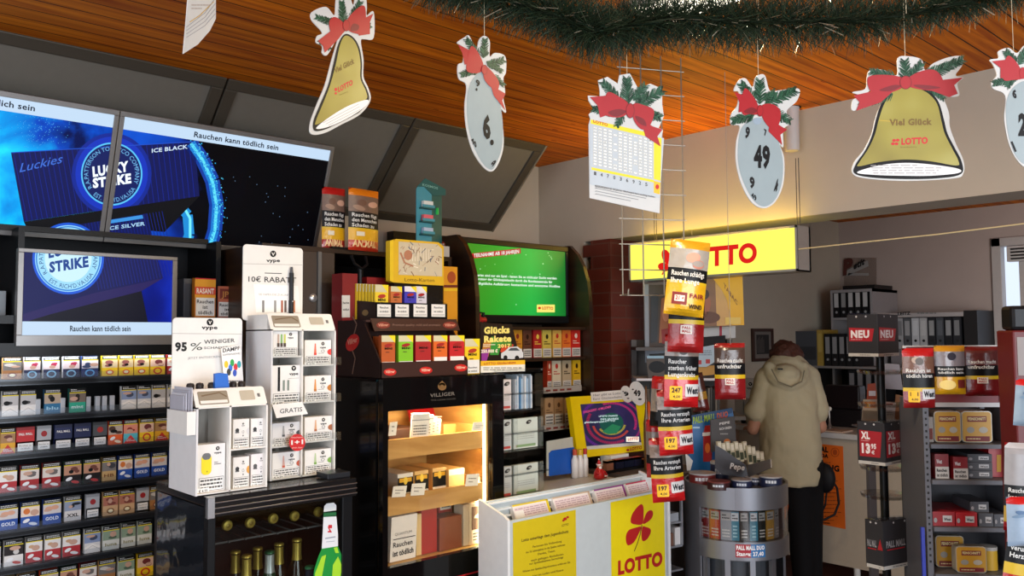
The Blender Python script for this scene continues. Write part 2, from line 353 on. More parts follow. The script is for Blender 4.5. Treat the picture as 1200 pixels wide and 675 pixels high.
# ---------------------------------------------------------------- hanging lotto sign
def sign_fn(nt, b, N, L):
    b.inputs['Base Color'].default_value = (.3, .28, .05, 1); b.inputs['Emission Color'].default_value = lin('#f5e95a'); b.inputs['Emission Strength'].default_value = .85
M_SIGN = nodemat('sign_light', sign_fn); M_ALU = mat('#b9b7b0', .35, .7)
xs_ = 3.52; fsn = FX(xs_)
c = [fsn.px(737, 286), fsn.px(934, 263), fsn.px(934, 317), fsn.px(738, 331)]
u0, u1 = c[0][0], c[1][0]; v0, v1 = (c[2][1] + c[3][1]) / 2, (c[0][1] + c[1][1]) / 2
t = thing('lotto_sign', 'lit yellow hanging box sign with red lettering beside the brick pillar', 'sign', fsn.w((u0 + u1) / 2, v0, -.06))
m = MB(); m.fbox(fsn, u0 + .008, u1 - .008, v0 + .008, v1 - .008, -.108, -.002, M_SIGN); m.build('light_box', t)
m = MB()
for z0_, z1_ in ((-.12, -.106), (-.004, .004)):
    m.fbox(fsn, u0, u1, v0, v0 + .01, z0_, z1_, M_ALU); m.fbox(fsn, u0, u1, v1 - .01, v1, z0_, z1_, M_ALU); m.fbox(fsn, u0, u0 + .01, v0, v1, z0_, z1_, M_ALU); m.fbox(fsn, u1 - .01, u1, v0, v1, z0_, z1_, M_ALU)
m.fbox(fsn, u1 - .008, u1, v0, v1, -.12, 0, M_ALU); m.fbox(fsn, u0, u1, v0, v0 + .006, -.12, 0, M_ALU)
m.build('frame', t)
m = MB(); d = D(m, fsn, base=.0005); RS = mat('#e01812', .5, emit=.75)
d.text('LOTTO', (797, 314.5), (887, 306), 21, RS, 1, bold=.045)
for q, (cx, cy, rx, ry, r) in enumerate(((781, 301, 5, 9, -20), (789, 299, 4, 6, 35), (778, 313, 7, 5, 15), (788, 311, 5, 4, -40))): d.ell(cx, cy, rx, ry, RS, 1, 14, rot=r)
d.line([(783, 308), (776, 322)], 1.5, RS, 1)
m.build('lettering', t)
area('lotto_sign_glow', fsn.w((u0 + u1) / 2, v1 + .004, -.055), (0, 0, 1), .9, .08, 1.5, (1, .66, .1)).rotation_euler = (math.pi, 0, math.pi / 2)
area('lotto_sign_front_glow', fsn.w((u0 + u1) / 2, v1 - .02, .012), (-.75, 0, .66), .9, .06, 4, (1, .6, .1))
# two hangers up to the beam / ceiling
for px_, tag_ in ((928, 'right'), (760, 'left')):
    p = fsn.px(px_, 270)[0]; m = MB()
    for dx in (0, .014): m.tube([fsn.w(p + dx, v1, -.05), fsn.w(p + dx, H - (.24 if tag_ == 'right' else 0), -.05)], .0018, '#3a3430')
    m.build('suspension_wire', t)
p = fsn.px(922, 180)[0]; cc = fsn.w(p, 0, -.05); zl = at(922, 175, X=xs_).z
m = MB(); m.lathe((cc.x, cc.y, zl), [(.030, 0), (.033, .005), (.034, .17), (.037, .20), (.044, .235), (.046, H - zl)], '#b3aca6', 24)
m.build('cable_cover', smooth=True, label='white tapered cable cover fixed to the ceiling above the lit sign', cat='fitting')
# ---------------------------------------------------------------- ceiling lamp behind the garland
lc = at(802, -14, Z=2.6)
t = thing('ceiling_lamp', 'bright ceiling lamp mostly hidden behind the green garland', 'lamp', (lc.x, lc.y, 2.56))
MB().box((lc.x - .04, lc.y - .17, 2.575), (lc.x + .12, lc.y + .17, H - .001), '#cfcac2').build('housing', t, bevel=.008)
MB().box((lc.x - .03, lc.y - .16, 2.56), (lc.x + .11, lc.y + .16, 2.575), mat('#fff3dc', .5, emit=4)).build('diffuser', t)
# ================================================================ cigarette wall (left)
YP = 3.34
def shp(px, py, Y=YP): p = at(px, py, Y=Y); return p.x, p.z
M_BLK = mat('#101113', .35); M_BLK2 = mat('#17181b', .5); M_STEEL = mat('#8f9196', .35, .8)
base_y = [445, 488, 531.5, 577, 621, 664, 706]
rowz = [at(10, y, Y=YP).z for y in base_y]; rowz += [rowz[-1] - .135, rowz[-1] - .27]
SX0, SX1 = -.3, 1.46
TS = t = thing('cigarette_shelf', 'black wall shelf unit filled with rows of cigarette packs', 'shelf', ((SX0 + SX1) / 2, 3.5, 0))
M_GROOVE = mat('#0b0c0e', .3)
MB().box((SX0, 3.66, 0), (SX1, 3.695, 2.0), M_BLK2).build('back_panel', t)
m = MB().box((SX0, 3.36, 0), (SX0 + .02, 3.66, 2.0), M_BLK); m.build('side_panel', t)
m = MB().box((SX1 - .02, 3.36, 0), (SX1, 3.66, 2.0), M_BLK); m.build('side_panel', t)
MB().box((SX0 + .02, 3.36, 0), (SX1 - .02, 3.66, rowz[-1] - .02), M_BLK).build('plinth', t)
rx = random.Random(3)
for i, z in enumerate(rowz):
    m = MB(); m.box((SX0 + .02, YP - .03, z - .012), (SX1 - .02, 3.64, z - .0006), M_BLK)
    m.box((SX0 + .02, YP - .034, z - .02), (SX1 - .02, YP - .028, z + .002), mat('#3a3d42', .25, .5))
    sh = m.build('shelf', t)
    m = MB().box((SX0 + .02, YP - .0315, z + .002), (SX1 - .02, YP - .0295, z + .022), clear('acrylic', (.93, .95, .97), .1, .3, .12)); m.build('front_guard', sh)
    m = MB().box((SX0 + .02, YP - .0335, z - .0165), (SX1 - .02, YP - .0350, z - .005), mat('#1d1f22', .25)); m.build('price_strip', sh)
# top board and cabinets above the packs
z_top = shp(100, 411)[1]
MB().box((SX0 + .02, YP - .03, z_top), (SX1 - .02, 3.66, z_top + .03), M_BLK).build('shelf', t)
MB().box((SX0 + .02, YP - .034, z_top - .016), (SX1 - .02, YP - .03, z_top + .03), M_BLK).build('top_lip', t)
struct_led = MB().box((SX0 + .05, YP + .02, z_top - .012), (SX1 - .05, YP + .035, z_top - .0005), mat('#e9f1ff', emit=2.2)); struct_led.build('light_strip', t)
area('shelf_strip_glow', ((SX0 + SX1) / 2, YP - .0, z_top - .018), (0, .15, -1), 1.6, .02, 1.6, (.85, .92, 1))
# ---- packs
def pack_art(d, w, h, p):
    body, pic, pic2, low, emb = p['c']; s = p.get('s', 0)
    d.rect(0, 0, w, h * .42, low, 0)
    if s == 'plain':            # pack without picture: coloured body with a white warning box
        d.rect(0, 0, w, h, body, 0); d.rect(.08 * w, .05 * h, .92 * w, .36 * h, '#e9e7e2', 1)
        d.text('Rauchen ist', (.16 * w, .24 * h), (.84 * w, .24 * h), .05 * h, BLK, 2); d.text('tödlich', (.25 * w, .12 * h), (.75 * w, .12 * h), .06 * h, BLK, 2)
        if p.get('t'): d.text(p['t'], (.12 * w, .68 * h), (.88 * w, .68 * h), .09 * h, emb, 2, bold=.03)
        else: d.ell(.5 * w, .68 * h, .22 * w, .12 * h, emb, 1, 14)
        d.rect(0, h * .88, w, h, pic, 1); return
    d.rect(0, h * .42, w, h * .80, pic, 0)
    r = random.Random(p['n'])
    for k in range(3):
        cx = w * r.uniform(.25, .75); cy = h * r.uniform(.5, .7); a = r.uniform(.12, .3) * w; b = r.uniform(.05, .13) * h
        d.ell(cx, cy, a, min(b, cy - h * .43, h * .79 - cy), (pic2, pic2, BLK if r.random() < .4 else '#c9a08a')[k], 1 + k, 12)
    d.rect(0, h * .80, w, h * .835, '#e6d019', 1); d.rect(0, h * .835, w, h, '#141414', 0)
    d.lines(.08 * w, h * .86, .92 * w, h * .98, 2, '#d8d8d4', 1, seed=p['n'])
    if s == 'circle': d.ell(.5 * w, .2 * h, .3 * w, .17 * h, emb, 1, 18); d.ell(.5 * w, .2 * h, .2 * w, .11 * h, low, 2, 18)
    elif s == 'oval': d.ell(.5 * w, .2 * h, .26 * w, .12 * h, emb, 1, 18); d.ell(.5 * w, .2 * h, .16 * w, .07 * h, '#f0e6c0', 2, 18)
    elif s == 'chev': d.poly([(0, 0), (0, .25 * h), (w * .5, .38 * h), (w, .25 * h), (w, 0)], '#efeae2', 1); d.line([(0, .1 * h), (w * .5, .3 * h), (w, .1 * h)], .012 * h, '#9a9a98', 2)
    elif s == 'peak': d.poly([(0, 0), (w * .5, .36 * h), (w, 0)], emb, 1); d.lines(.2 * w, .07 * h, .8 * w, .2 * h, 2, '#ddd', 2)
    elif s == 'swirl':
        d.ell(.3 * w, .26 * h, .2 * w, .07 * h, '#eeeeee', 1, 14, rot=25); d.ell(.66 * w, .12 * h, .24 * w, .06 * h, emb, 1, 14, rot=-15)
    else: d.text(p.get('t', 'L&M'), (.14 * w, .17 * h), (.86 * w, .17 * h), .13 * h, emb, 1, bold=.03)
PK = {}
def pack_mesh(name, w=.054, h=.087, dp=.022):
    p = KINDS[name]; m = MB(); body = p['c'][0]
    m.box((0, 0, 0), (w, dp, h), body); d = D(m, Fr((0, 0, 0), (1, 0, 0), (0, 0, 1)), px=False, base=.0003, step=.0003); pack_art(d, w, h, p)
    return m
KINDS = {
 'tan':    dict(n=1, c=('#b98a58', '#75706c', '#c9c2b8', '#a8713d', '#7d3b1d'), s='oval', l='tan and grey'),
 'navyc':  dict(n=2, c=('#e8e8ea', '#e8dada', '#b5224a', '#131c46', '#7fb6d8'), s='circle', l='white and navy'),
 'bluec':  dict(n=3, c=('#27407c', '#d9d2d2', '#26365c', '#12265c', '#5ea2d6'), s='circle', l='blue'),
 'yellow': dict(n=4, c=('#e8c21a', '#e6d0a0', '#9d5a55', '#f0c60e', '#de5a13'), s='oval', l='yellow'),
 'yelred': dict(n=5, c=('#e8c21a', '#dcb8a0', '#702a2a', '#e9c010', '#c2181c'), s='circle', l='yellow and red'),
 'red':    dict(n=6, c=('#8d1518', '#dfd6cc', '#6b6460', '#a81518', '#f0ece8'), s='swirl', l='red'),
 'white':  dict(n=7, c=('#dad8d4', '#b8b6b4', '#3c3a3a', '#e5e2dd', '#555'), s='chev', l='white and grey'),
 'teal':   dict(n=8, c=('#22506e', '#b9a48c', '#3a2c26', '#1f6d96', '#9fd0e6'), t='blu', l='black and blue'),
 'green':  dict(n=9, c=('#1b5b50', '#76675a', '#2c2420', '#1fa583', '#d6efe6'), t='mint', l='teal green'),
 'bluebw': dict(n=10, c=('#c9c7c4', '#8395b8', '#38425c', '#dbd9d6', '#4a4a4a'), s='chev', l='grey and pale blue'),
 'pmred':  dict(n=11, c=('#c01a20', '#8a0f14', '#c01a20', '#c01a20', '#f2efe9'), s='plain', t='PALL MALL', l='red boxed'),
 'pmnavy': dict(n=12, c=('#1a2550', '#10183a', '#1a2550', '#1a2550', '#e9e6e0'), s='plain', t='PALL MALL', l='navy blue boxed'),
 'silver': dict(n=13, c=('#a9abae', '#8b8d90', '#555', '#9fa1a4', '#9c1d22'), s='plain', l='silver'),
 'grey':   dict(n=14, c=('#4c4f52', '#333538', '#555', '#4c4f52', '#b02a24'), s='plain', l='dark grey boxed'),
 'orange': dict(n=15, c=('#d2441c', '#b8a79a', '#4b2c20', '#e05a1c', '#f4e4c8'), s='swirl', l='orange'),
 'cyan':   dict(n=16, c=('#cc2b22', '#dc8a74', '#8c1a1a', '#52b4c4', '#d22620'), s='peak', l='pale cyan and red'),
 'gold':   dict(n=17, c=('#c49a3a', '#a37a4c', '#5c2018', '#dca31c', '#c42818'), s='peak', l='golden'),
 'redw':   dict(n=18, c=('#e3dfda', '#e9e5e0', '#caa078', '#b3222a', '#f5f2ee'), s='swirl', l='white and red'),
 'dkred':  dict(n=19, c=('#24402f', '#c08c70', '#6e3a2c', '#1f1a1a', '#c82a2a'), s='swirl', l='black, white and red'),
 'beige':  dict(n=20, c=('#c39f66', '#7b7672', '#3a3a40', '#c39f66', '#7b4b22'), t='HB', l='beige'),
 'blue':   dict(n=21, c=('#1c3c86', '#cfcac8', '#d9a184', '#17489c', '#e6ecf5'), t='GOLD', l='royal blue'),
 'blueor': dict(n=22, c=('#1c3c86', '#ecd9c6', '#d9742a', '#1c50a8', '#e6ecf5'), s='swirl', l='blue with an orange picture'),
 'whbk':   dict(n=23, c=('#dededc', '#8d99b0', '#20242c', '#d8d4d0', '#15151a'), t='XXL', l='white and black'),
 'green2': dict(n=24, c=('#cfd3c8', '#8aa088', '#4c6450', '#d9dbd2', '#8d8a60'), t='luna', l='pale green'),
 'camel':  dict(n=25, c=('#d0a97a', '#b06e58', '#7a3a30', '#cfa87c', '#8a6038'), s='oval', l='sandy brown'),
 'cabin':  dict(n=26, c=('#e6e4e0', '#2c2626', '#cfcac4', '#e6e2dc', '#c2352c'), s='swirl', l='white with a black picture'),
}
rows = [
 [('tan',0,23),('navyc',25,45),('navyc',48,68),('navyc',71,91),('bluec',93,113),('yellow',117,136),('yellow',137,154),('yellow',155,173),('yelred',174,192),('red',194,210),('white',222,238),('navyc',240,256)],
 [('white',0,20),('white',22,41),('teal',50,70),('green',79,99),('bluebw',141,159),('bluebw',160,176),('white',177,193),('white',195,211)],
 [('gold',0,17),('pmred',18,40),('silver',43,59),('pmnavy',63,84),('pmnavy',86,106),('grey',108,125),('orange',126,143),('cyan',144,161),('yelred',163,180),('gold',181,198),('tan',200,216)],
 [('redw',0,21),('red',23,48),('red',49,73),('dkred',75,96),('dkred',98,118),('beige',120,137),('blueor',139,156),('blue',158,176),('blue',178,196),('blue',198,214)],
 [('blue',0,23),('blueor',25,49),('blue',50,75),('whbk',77,97),('silver',102,118),('camel',122,140),('camel',141,159),('silver',161,176),('tan',178,190)],
 [('white',-14,4),('cabin',7,31),('redw',33,53),('redw',55,74),('redw',75,98),('bluebw',101,120),('green2',122,142),('green2',144,161),('green2',163,180)],
 [('beige',0,22),('camel',24,46),('orange',50,72),('dkred',74,94),('red',96,117),('tan',118,138),('green2',140,161),('yelred',163,182)],
]
RN = ['top', 'second', 'third', 'fourth', 'fifth', 'sixth', 'lowest visible']
ON = ['first', 'second', 'third', 'fourth', 'fifth', 'sixth', 'seventh', 'eighth', 'ninth', 'tenth', 'eleventh', 'twelfth', 'thirteenth']
rp = random.Random(11)
for ri, row in enumerate(rows):
    z = rowz[ri]; py = base_y[ri]
    for k, (kn, a, b) in enumerate(row):
        x = shp((a + b) / 2, 540)[0]; wpx = shp(b, 540)[0] - shp(a, 540)[0]; w = .054
        lab = f"{KINDS[kn]['l']} cigarette pack, {ON[k]} from the left on the {RN[ri]} row"
        hgt = .076 if ri == 0 else .087
        key = (kn, hgt)
        if key not in PK:
            PK[key] = pack_mesh(kn, h=hgt).build('cigarette_pack', origin=(0, 0, 0)); o = PK[key]
        else: o = PK[key].copy(); COL.objects.link(o)
        wp = min(max(wpx - .002, .045), .058); o.scale = (wp / .054, 1, 1)
        o.location = (x - wp / 2, YP + rp.uniform(-.002, .004), z); LOC[o.name] = o.location.copy()
        o['label'] = lab; o['category'] = 'cigarette pack'; o['group'] = f'packs on the {RN[ri]} row of the wall shelf'
# empty pusher blocks on the second and first rows
pu = None
for k, px_ in enumerate((45, 74, 104, 115, 123, 132)):
    x = shp(px_, 470)[0]; 
    if pu is None: m = MB(); m.box((0, 0, 0), (.016, .02, .055), mat('#b4b8bc', .4)); m.box((.002, .02, 0), (.014, .09, .012), '#8d9194'); pu = m.build('pack_pusher', bevel=.002, origin=(0, 0, 0)); o = pu
    else: o = pu.copy(); COL.objects.link(o)
    o.location = (x - .008, YP, rowz[1]); o['label'] = f'small grey plastic pusher block, {ON[k]} from the left in gaps of the second row'; o['category'] = 'pusher'; o['group'] = 'pack pushers in the gaps'
# ---- compartment above, behind the lower screen
zc = at(245, 372, Y=YP).z
MB().box((SX0 + .02, YP - .02, zc - .03), (SX1 - .02, 3.66, zc - .001), M_BLK).build('shelf', TS)
MB().box((.72 * 1, 3.36, zc), (.74, 3.66, 2.0), M_BLK).build('divider', TS)
MB().box((SX0 + .02, YP + .1, 1.995), (SX1 - .02, 3.66, 2.015), M_BLK).build('shelf', TS)
def big_pack(px0, px1, py0, py1, Y, body, name, lab, fn, dp=.03, z=None, cat='tobacco box', group=None):
    fr = FY(Y); a = fr.px(px0, py1); b = fr.px(px1, py0); z0 = z if z is not None else a[1]; m = MB(); m.box((a[0], Y, z0), (b[0], Y + dp, z0 + b[1] - a[1]), body)
    w, h = b[0] - a[0], b[1] - a[1]; d = D(m, Fr((a[0], Y, z0), (1, 0, 0), (0, 0, 1)), px=False); fn(d, w, h)
    return m.build(name, label=lab, cat=cat, group=group)
def warn(d, w, h):
    d.rect(.05 * w, .04 * h, .95 * w, .5 * h, WHITE, 1); d.text('Rauchen', (.1 * w, .36 * h), (.9 * w, .36 * h), .09 * h, BLK, 2, .02)
    d.text('ist', (.38 * w, .22 * h), (.62 * w, .22 * h), .09 * h, BLK, 2, .02); d.text('tödlich', (.16 * w, .08 * h), (.84 * w, .08 * h), .09 * h, BLK, 2, .02)
def big1(d, w, h):
    d.rect(0, .5 * h, w, h, '#e8a018', 0); d.rect(.0, .58 * h, w, .78 * h, '#d8431c', 1); d.text('RASANT', (.08 * w, .61 * h), (.92 * w, .61 * h), .13 * h, '#f3ead8', 2, .03); warn(d, w, h); d.rect(0, .97 * h, w, h, '#c22', 1)
def big2(d, w, h):
    d.rect(0, .5 * h, w, h, '#c46a4a', 0); d.rect(.1 * w, .6 * h, .9 * w, .92 * h, '#7a2c1c', 1); d.text('JPS', (.2 * w, .66 * h), (.8 * w, .66 * h), .18 * h, '#d89a4a', 2); warn(d, w, h)
big_pack(228, 253, 320, 365, YP, '#c87820', 'tobacco_box', 'orange and yellow tobacco box in the dark compartment right of the lower screen', big1, z=zc)
big_pack(255, 277, 329, 365, YP + .01, '#a05038', 'tobacco_box', 'smaller reddish tobacco box right of the orange box in the dark compartment', big2, z=zc)
m = MB(); a = at(207, 310, Y=3.5); b = at(219, 372, Y=3.5); m.box((a.x, 3.42, zc), (b.x, 3.58, zc + .16), '#6d747c'); m.build('grey_carton', bevel=.002, label='blue-grey carton in the dark compartment directly right of the lower screen', cat='carton')
m = MB(); a = at(0, 335, Y=3.45); b = at(7, 358, Y=3.45); m.box((a.x - .03, 3.45, zc), (b.x, 3.55, zc + .09), '#8f979c'); m.build('grey_carton', bevel=.002, label='pale grey carton at the left picture edge beside the lower screen', cat='carton')
# ---------------------------------------------------------------- screens
def sky_fn(kind):
    def fn(nt, b, N, L):
        tc = N('ShaderNodeTexCoord'); n = N('ShaderNodeTexNoise'); n.inputs['Scale'].default_value = 5 if kind == 'a' else 3; n.inputs['Detail'].default_value = 7; n.inputs['Distortion'].default_value = .4
        L(tc.outputs['Object'], n.inputs['Vector']); sp = N('ShaderNodeSeparateXYZ'); L(tc.outputs['Object'], sp.inputs[0])
        if kind == 'a':
            ma = N('ShaderNodeMath'); ma.operation = 'MULTIPLY_ADD'; ma.inputs[1].default_value = -.55; L(sp.outputs['X'], ma.inputs[0]); L(n.outputs['Fac'], ma.inputs[2])
            mz = N('ShaderNodeMath'); mz.operation = 'MULTIPLY_ADD'; mz.inputs[1].default_value = -.55; L(sp.outputs['Z'], mz.inputs[0]); L(ma.outputs[0], mz.inputs[2])
            r = ramp(N, [(.0, '#031450'), (.14, '#0648c0'), (.27, '#06a0f0'), (.42, '#20e4ff')]); src = mz
        elif kind == 'b':
            ma = N('ShaderNodeMath'); ma.operation = 'MULTIPLY_ADD'; ma.inputs[1].default_value = -1.1; L(sp.outputs['X'], ma.inputs[0]); L(n.outputs['Fac'], ma.inputs[2])
            r = ramp(N, [(.45, '#030306'), (.62, '#02040e'), (.8, '#0a2c8c'), (1, '#0f52d0')]); src = ma
        else:
            ma = N('ShaderNodeMath'); ma.operation = 'MULTIPLY_ADD'; ma.inputs[1].default_value = .9; L(sp.outputs['X'], ma.inputs[0]); L(n.outputs['Fac'], ma.inputs[2])
            r = ramp(N, [(.3, '#040a2c'), (.6, '#0a1a80'), (.9, '#1236d0')]); src = ma
        L(src.outputs[0], r.inputs[0]); b.inputs['Base Color'].default_value = (.005, .005, .005, 1); b.inputs['Roughness'].default_value = .15
        L(r.outputs[0], b.inputs['Emission Color']); b.inputs['Emission Strength'].default_value = .85; b.inputs['Specular IOR Level'].default_value = .15
    return nodemat('screen_' + kind, fn)
def E(c, s=1.0): return mat(c, .4, emit=s * .85)
TILT = (0, 3.3 - 3.47, at(392, 172, Y=3.3).z - at(370, 300, Y=3.47).z)
ftv = Fr((0, 3.3, at(392, 172, Y=3.3).z), (1, 0, 0), TILT)
M_TV = mat('#83817f', .35, .45)
def arc_bottom(d, t, cx, cy, r, h, a0, a1, m, lvl):       # text along the bottom of a circle, readable upright
    vs, fs = glyphs(t, 0); w = max(v[0] for v in vs); P = []
    for x, y in vs:
        a = math.radians(a0 + (a1 - a0) * x / w); rr = r - y / .7 * h
        P.append(d.q((cx + math.sin(a) * rr, cy - math.cos(a) * rr)))
    d.put(P, fs, m, lvl)
def ice_black(d):
    nv = E('#050f52'); nv2 = E('#0a2088'); ed = E('#1a4cc4')
    d.poly([(13, 179), (228, 166), (234, 230), (28, 260)], nv, 2)
    for k in range(34):         # fine relief stripes
        f = k / 34; x0 = 14 + 212 * f; x1 = 30 + 202 * f; d.line([(x0 + 2, 179.5 - 12.4 * f), (x1 + 2, 259 - 29 * f)], .8, nv2, 3)
    for q, c in ((1.30, '#0c2aa0'), (1.18, '#1238cc')): d.ell(131, 204, 36 * q, 37 * q, E(c, .8), 3.5 + q * -1 + 1.3, 40)
    d.ell(131, 204, 36, 37, E('#0a1a5c'), 4.5, 40)
    d.poly([(28, 260), (234, 230), (193, 272), (125, 266), (33, 270)], E('#010208'), 4)
    d.line([(13, 179), (228, 166)], 1, ed, 5)
    d.ell(131, 204, 36, 37, E('#58c0f4'), 6, 60, hole=.95)
    d.arc('R.A.PATTERSON TOBACCO COMPANY', 131, 204, 27.5, 5, -125, 112, E('#6fb4ea'), 6)
    arc_bottom(d, "EST. RICH'D.VA.USA", 131, 204, 33, 5, 222, 122, E('#6fb4ea'), 6)
    d.text('LUCKY', (109, 207), (151, 200), 11, E('#eaf6ff', 1.1), 7, bold=.05, up=(-.8, -11)); d.text('STRIKE', (109, 220), (154, 214), 10.5, E('#eaf6ff', 1.1), 7, bold=.05, up=(-.6, -10.5))
    d.text('Luckies', (23, 202), (72, 191), 11, E('#3f6fd8'), 6, up=(3, -11))
    d.text('ICE BLACK', (178, 179), (220, 174), 4.6, E('#cfe4f8'), 6, bold=.02)
def ice_silver(d):
    nv = E('#050f50'); nv2 = E('#0b2080')
    d.poly([(-6, 278), (30, 270), (100, 262), (173, 250), (181, 290), (191, 326), (108, 344), (27, 368), (27, 400), (-6, 400)], nv, 4.5)
    for k in range(26): x = 100 + k * 3.6; d.line([(x, 262 - (x - 100) * .16), (x + 16, 340 - (x - 100) * .2)], .7, nv2, 5)
    d.poly([(128, 258), (167, 252), (168, 256), (129, 262)], E('#3a90dc'), 6); d.text('ICE SILVER', (126, 270), (170, 264), 4.2, E('#a8d4f4'), 6, bold=.02)
    d.ell(80, 303, 42, 42, E('#1c60e8', .8), 5.5, 48); d.ell(80, 303, 39, 39, E('#9ad8f8'), 6.2, 60); d.ell(80, 303, 38, 38, E('#2a7cd0'), 7, 60, hole=.96)
    d.ell(80, 303, 27.5, 27.5, E('#c8ecfc'), 7, 48)
    d.arc('R.A.PATTERSON TOBACCO COMPANY', 80, 303, 29.5, 5, -125, 112, E('#123a7c'), 8)
    arc_bottom(d, "EST. RICH'D.VA.USA", 80, 303, 35, 5, 222, 122, E('#123a7c'), 8)
    d.text('LUCKY', (57, 302), (101, 293), 11.5, E('#14408c'), 8, bold=.05, up=(-.5, -11.5)); d.text('STRIKE', (58, 319), (104, 312), 11.5, E('#14408c'), 8, bold=.05, up=(-.5, -11.5))
def glow_edge(d, xoff=0):
    rr = random.Random(5)
    def arcpts(k): return [(224 + 26 * math.sin(math.radians(a)) * (1 + k) + (a - 20) * .08, 170 + (a - 20) * 1.42) for a in range(20, 116, 6)]
    base = [(224, 168), (238, 188), (249, 212), (254, 240), (252, 270), (243, 300)]
    for k, (c, wd_) in enumerate((('#0a3a9c', 17), ('#1679cf', 10), ('#5fe0f4', 3.4))): d.line(base, wd_, E(c), 2 + k * .5)
    d.line([(208, 238), (220, 252), (222, 275), (214, 300)], 12, E('#1a8ad4'), 2); d.line([(214, 240), (223, 256), (223, 280), (218, 300)], 3, E('#76eaf6'), 2.6)
    for i in range(420):
        t_ = rr.random() * (len(base) - 1); j = int(t_); f = t_ - j; x = base[j][0] + (base[j + 1][0] - base[j][0]) * f + abs(rr.gauss(0, 6)) - 3; y = base[j][1] + (base[j + 1][1] - base[j][1]) * f + rr.gauss(0, 2)
        s = rr.uniform(.25, .7); d.rect(x - s, y - s, x + s, y + s, E(rr.choice(['#2fb4ee', '#5fd6f4', '#1a70d0'])), 5)
def ribbon(d, i, where, tx, m1=E('#c4dcf4', .95)):
    a = i[3] - .048 if where == 'top' else i[2]; e = D(d.mb, d.fr, px=False, base=d.base, step=d.step)
    e.rect(i[0], a, i[1], a + .048, m1, 8)
    return e, a
def draw1(d, i):
    e, a = ribbon(d, i, 'top', 0); rr = random.Random(1)
    for k in range(160):
        x, y = rr.gauss(45, 18), rr.gauss(150, 12); d.rect(x, y, x + .7, y + .7, E('#4aa6e8'), 1)
    ice_black(d); ice_silver(d)
    x = d.q((41, 128))[0]; e.text('Rauchen kann tödlich sein', (x - .37, a + .015), (x, a + .015), .021, E('#122038', .6), 9, bold=.02)
def draw2(d, i):
    e, a = ribbon(d, i, 'top', 0); glow_edge(d); ice_black(d); ice_silver(d); rr = random.Random(2)
    for k in range(22): x, y = rr.uniform(270, 365), rr.uniform(205, 285); d.rect(x, y, x + .9, y + .9, E('#6c8cb0', .7), 1)
    x0, x1 = d.q((226, 168))[0], d.q((326, 175))[0]; e.text('Rauchen kann tödlich sein', (x0, a + .013), (x1, a + .013), .022, E('#122038', .6), 9, bold=.02)
def draw3(d, i):
    e, a = ribbon(d, i, 'bottom', 0); ice_silver(d); d.poly([(27, 368), (108, 344), (191, 326), (166, 341), (60, 368), (27, 378)], E('#221a58'), 7)
    d.poly([(27, 378), (60, 368), (166, 341), (175, 385), (27, 390)], E('#03061c'), 7)
    x0, x1 = d.q((82, 388))[0], d.q((153, 388))[0]; e.text('Rauchen kann tödlich sein', (x0, a + .014), (x1, a + .014), .02, E('#122038', .6), 9, bold=.02)
g = 'silver framed advertising screens on the cigarette wall'
zt = ftv.px(392, 172)[1]; zb = ftv.px(370, 300)[1]
p143 = ftv.px(141, 133)[0]; w2 = ftv.px(392, 172)[0] - p143
def screen_uv(fr, u0, u1, v0, v1, name, lab, bg, draw, bez, th=.04):
    t = thing(name, lab, 'screen', fr.w((u0 + u1) / 2, v0, -th / 2), g); bw = bez
    m = MB(); m.fbox(fr, u0, u1, v0, v1, -th, -.006, M_TV)
    m.fbox(fr, u0, u1, v0, v0 + bw[2], -.006, .004, M_TV); m.fbox(fr, u0, u1, v1 - bw[0], v1, -.006, .004, M_TV); m.fbox(fr, u0, u0 + bw[1], v0 + bw[2], v1 - bw[0], -.006, .004, M_TV); m.fbox(fr, u1 - bw[1], u1, v0 + bw[2], v1 - bw[0], -.006, .004, M_TV)
    m.build('frame', t, bevel=.0015)
    i = (u0 + bw[1], u1 - bw[1], v0 + bw[2], v1 - bw[0]); cl = [(i[0], i[2]), (i[1], i[2]), (i[1], i[3]), (i[0], i[3])]
    m = MB(); m.fbox(fr, i[0], i[1], i[2], i[3], -.006, -.003, bg); d = D(m, fr, px=True, base=-.0027, step=.0003, clip=cl); draw(d, i); m.build('display', t)
    return t
screen_uv(ftv, p143 - w2 - .003, p143 - .003, zb, zt, 'wall_screen', 'large tilted screen at the left edge showing a glowing blue pack', sky_fn('a'), draw1, (.02, .017, .02))
screen_uv(ftv, p143, p143 + w2, zb, zt, 'wall_screen', 'large tilted screen with a mostly black picture and blue arc, right of its twin', sky_fn('b'), draw2, (.02, .017, .02))
ft3 = FY(3.30)
P = [ft3.px(*p) for p in ((22, 291), (208, 301), (206, 408), (18, 401))]
screen_uv(ft3, (P[0][0] + P[3][0]) / 2, (P[1][0] + P[2][0]) / 2, (P[2][1] + P[3][1]) / 2, (P[0][1] + P[1][1]) / 2, 'wall_screen', 'smaller upright screen below the two large screens, above the cigarette packs', sky_fn('c'), draw3, (.014, .018, .038), th=.03)
# mounting rail of the screens
m = MB(); 
for z in (2.06, 2.24): m.box((.2, 3.53, z), (1.9, 3.555, z + .04), mat('#6f6e6c', .4, .5))
for x in (.6, 1.2, 1.8): m.box((x, 3.555, 2.03), (x + .03, 3.575, 2.3), mat('#6f6e6c', .4, .5))
m.build('screen_mount', label='grey metal mounting frame behind the two large screens', cat='mount')
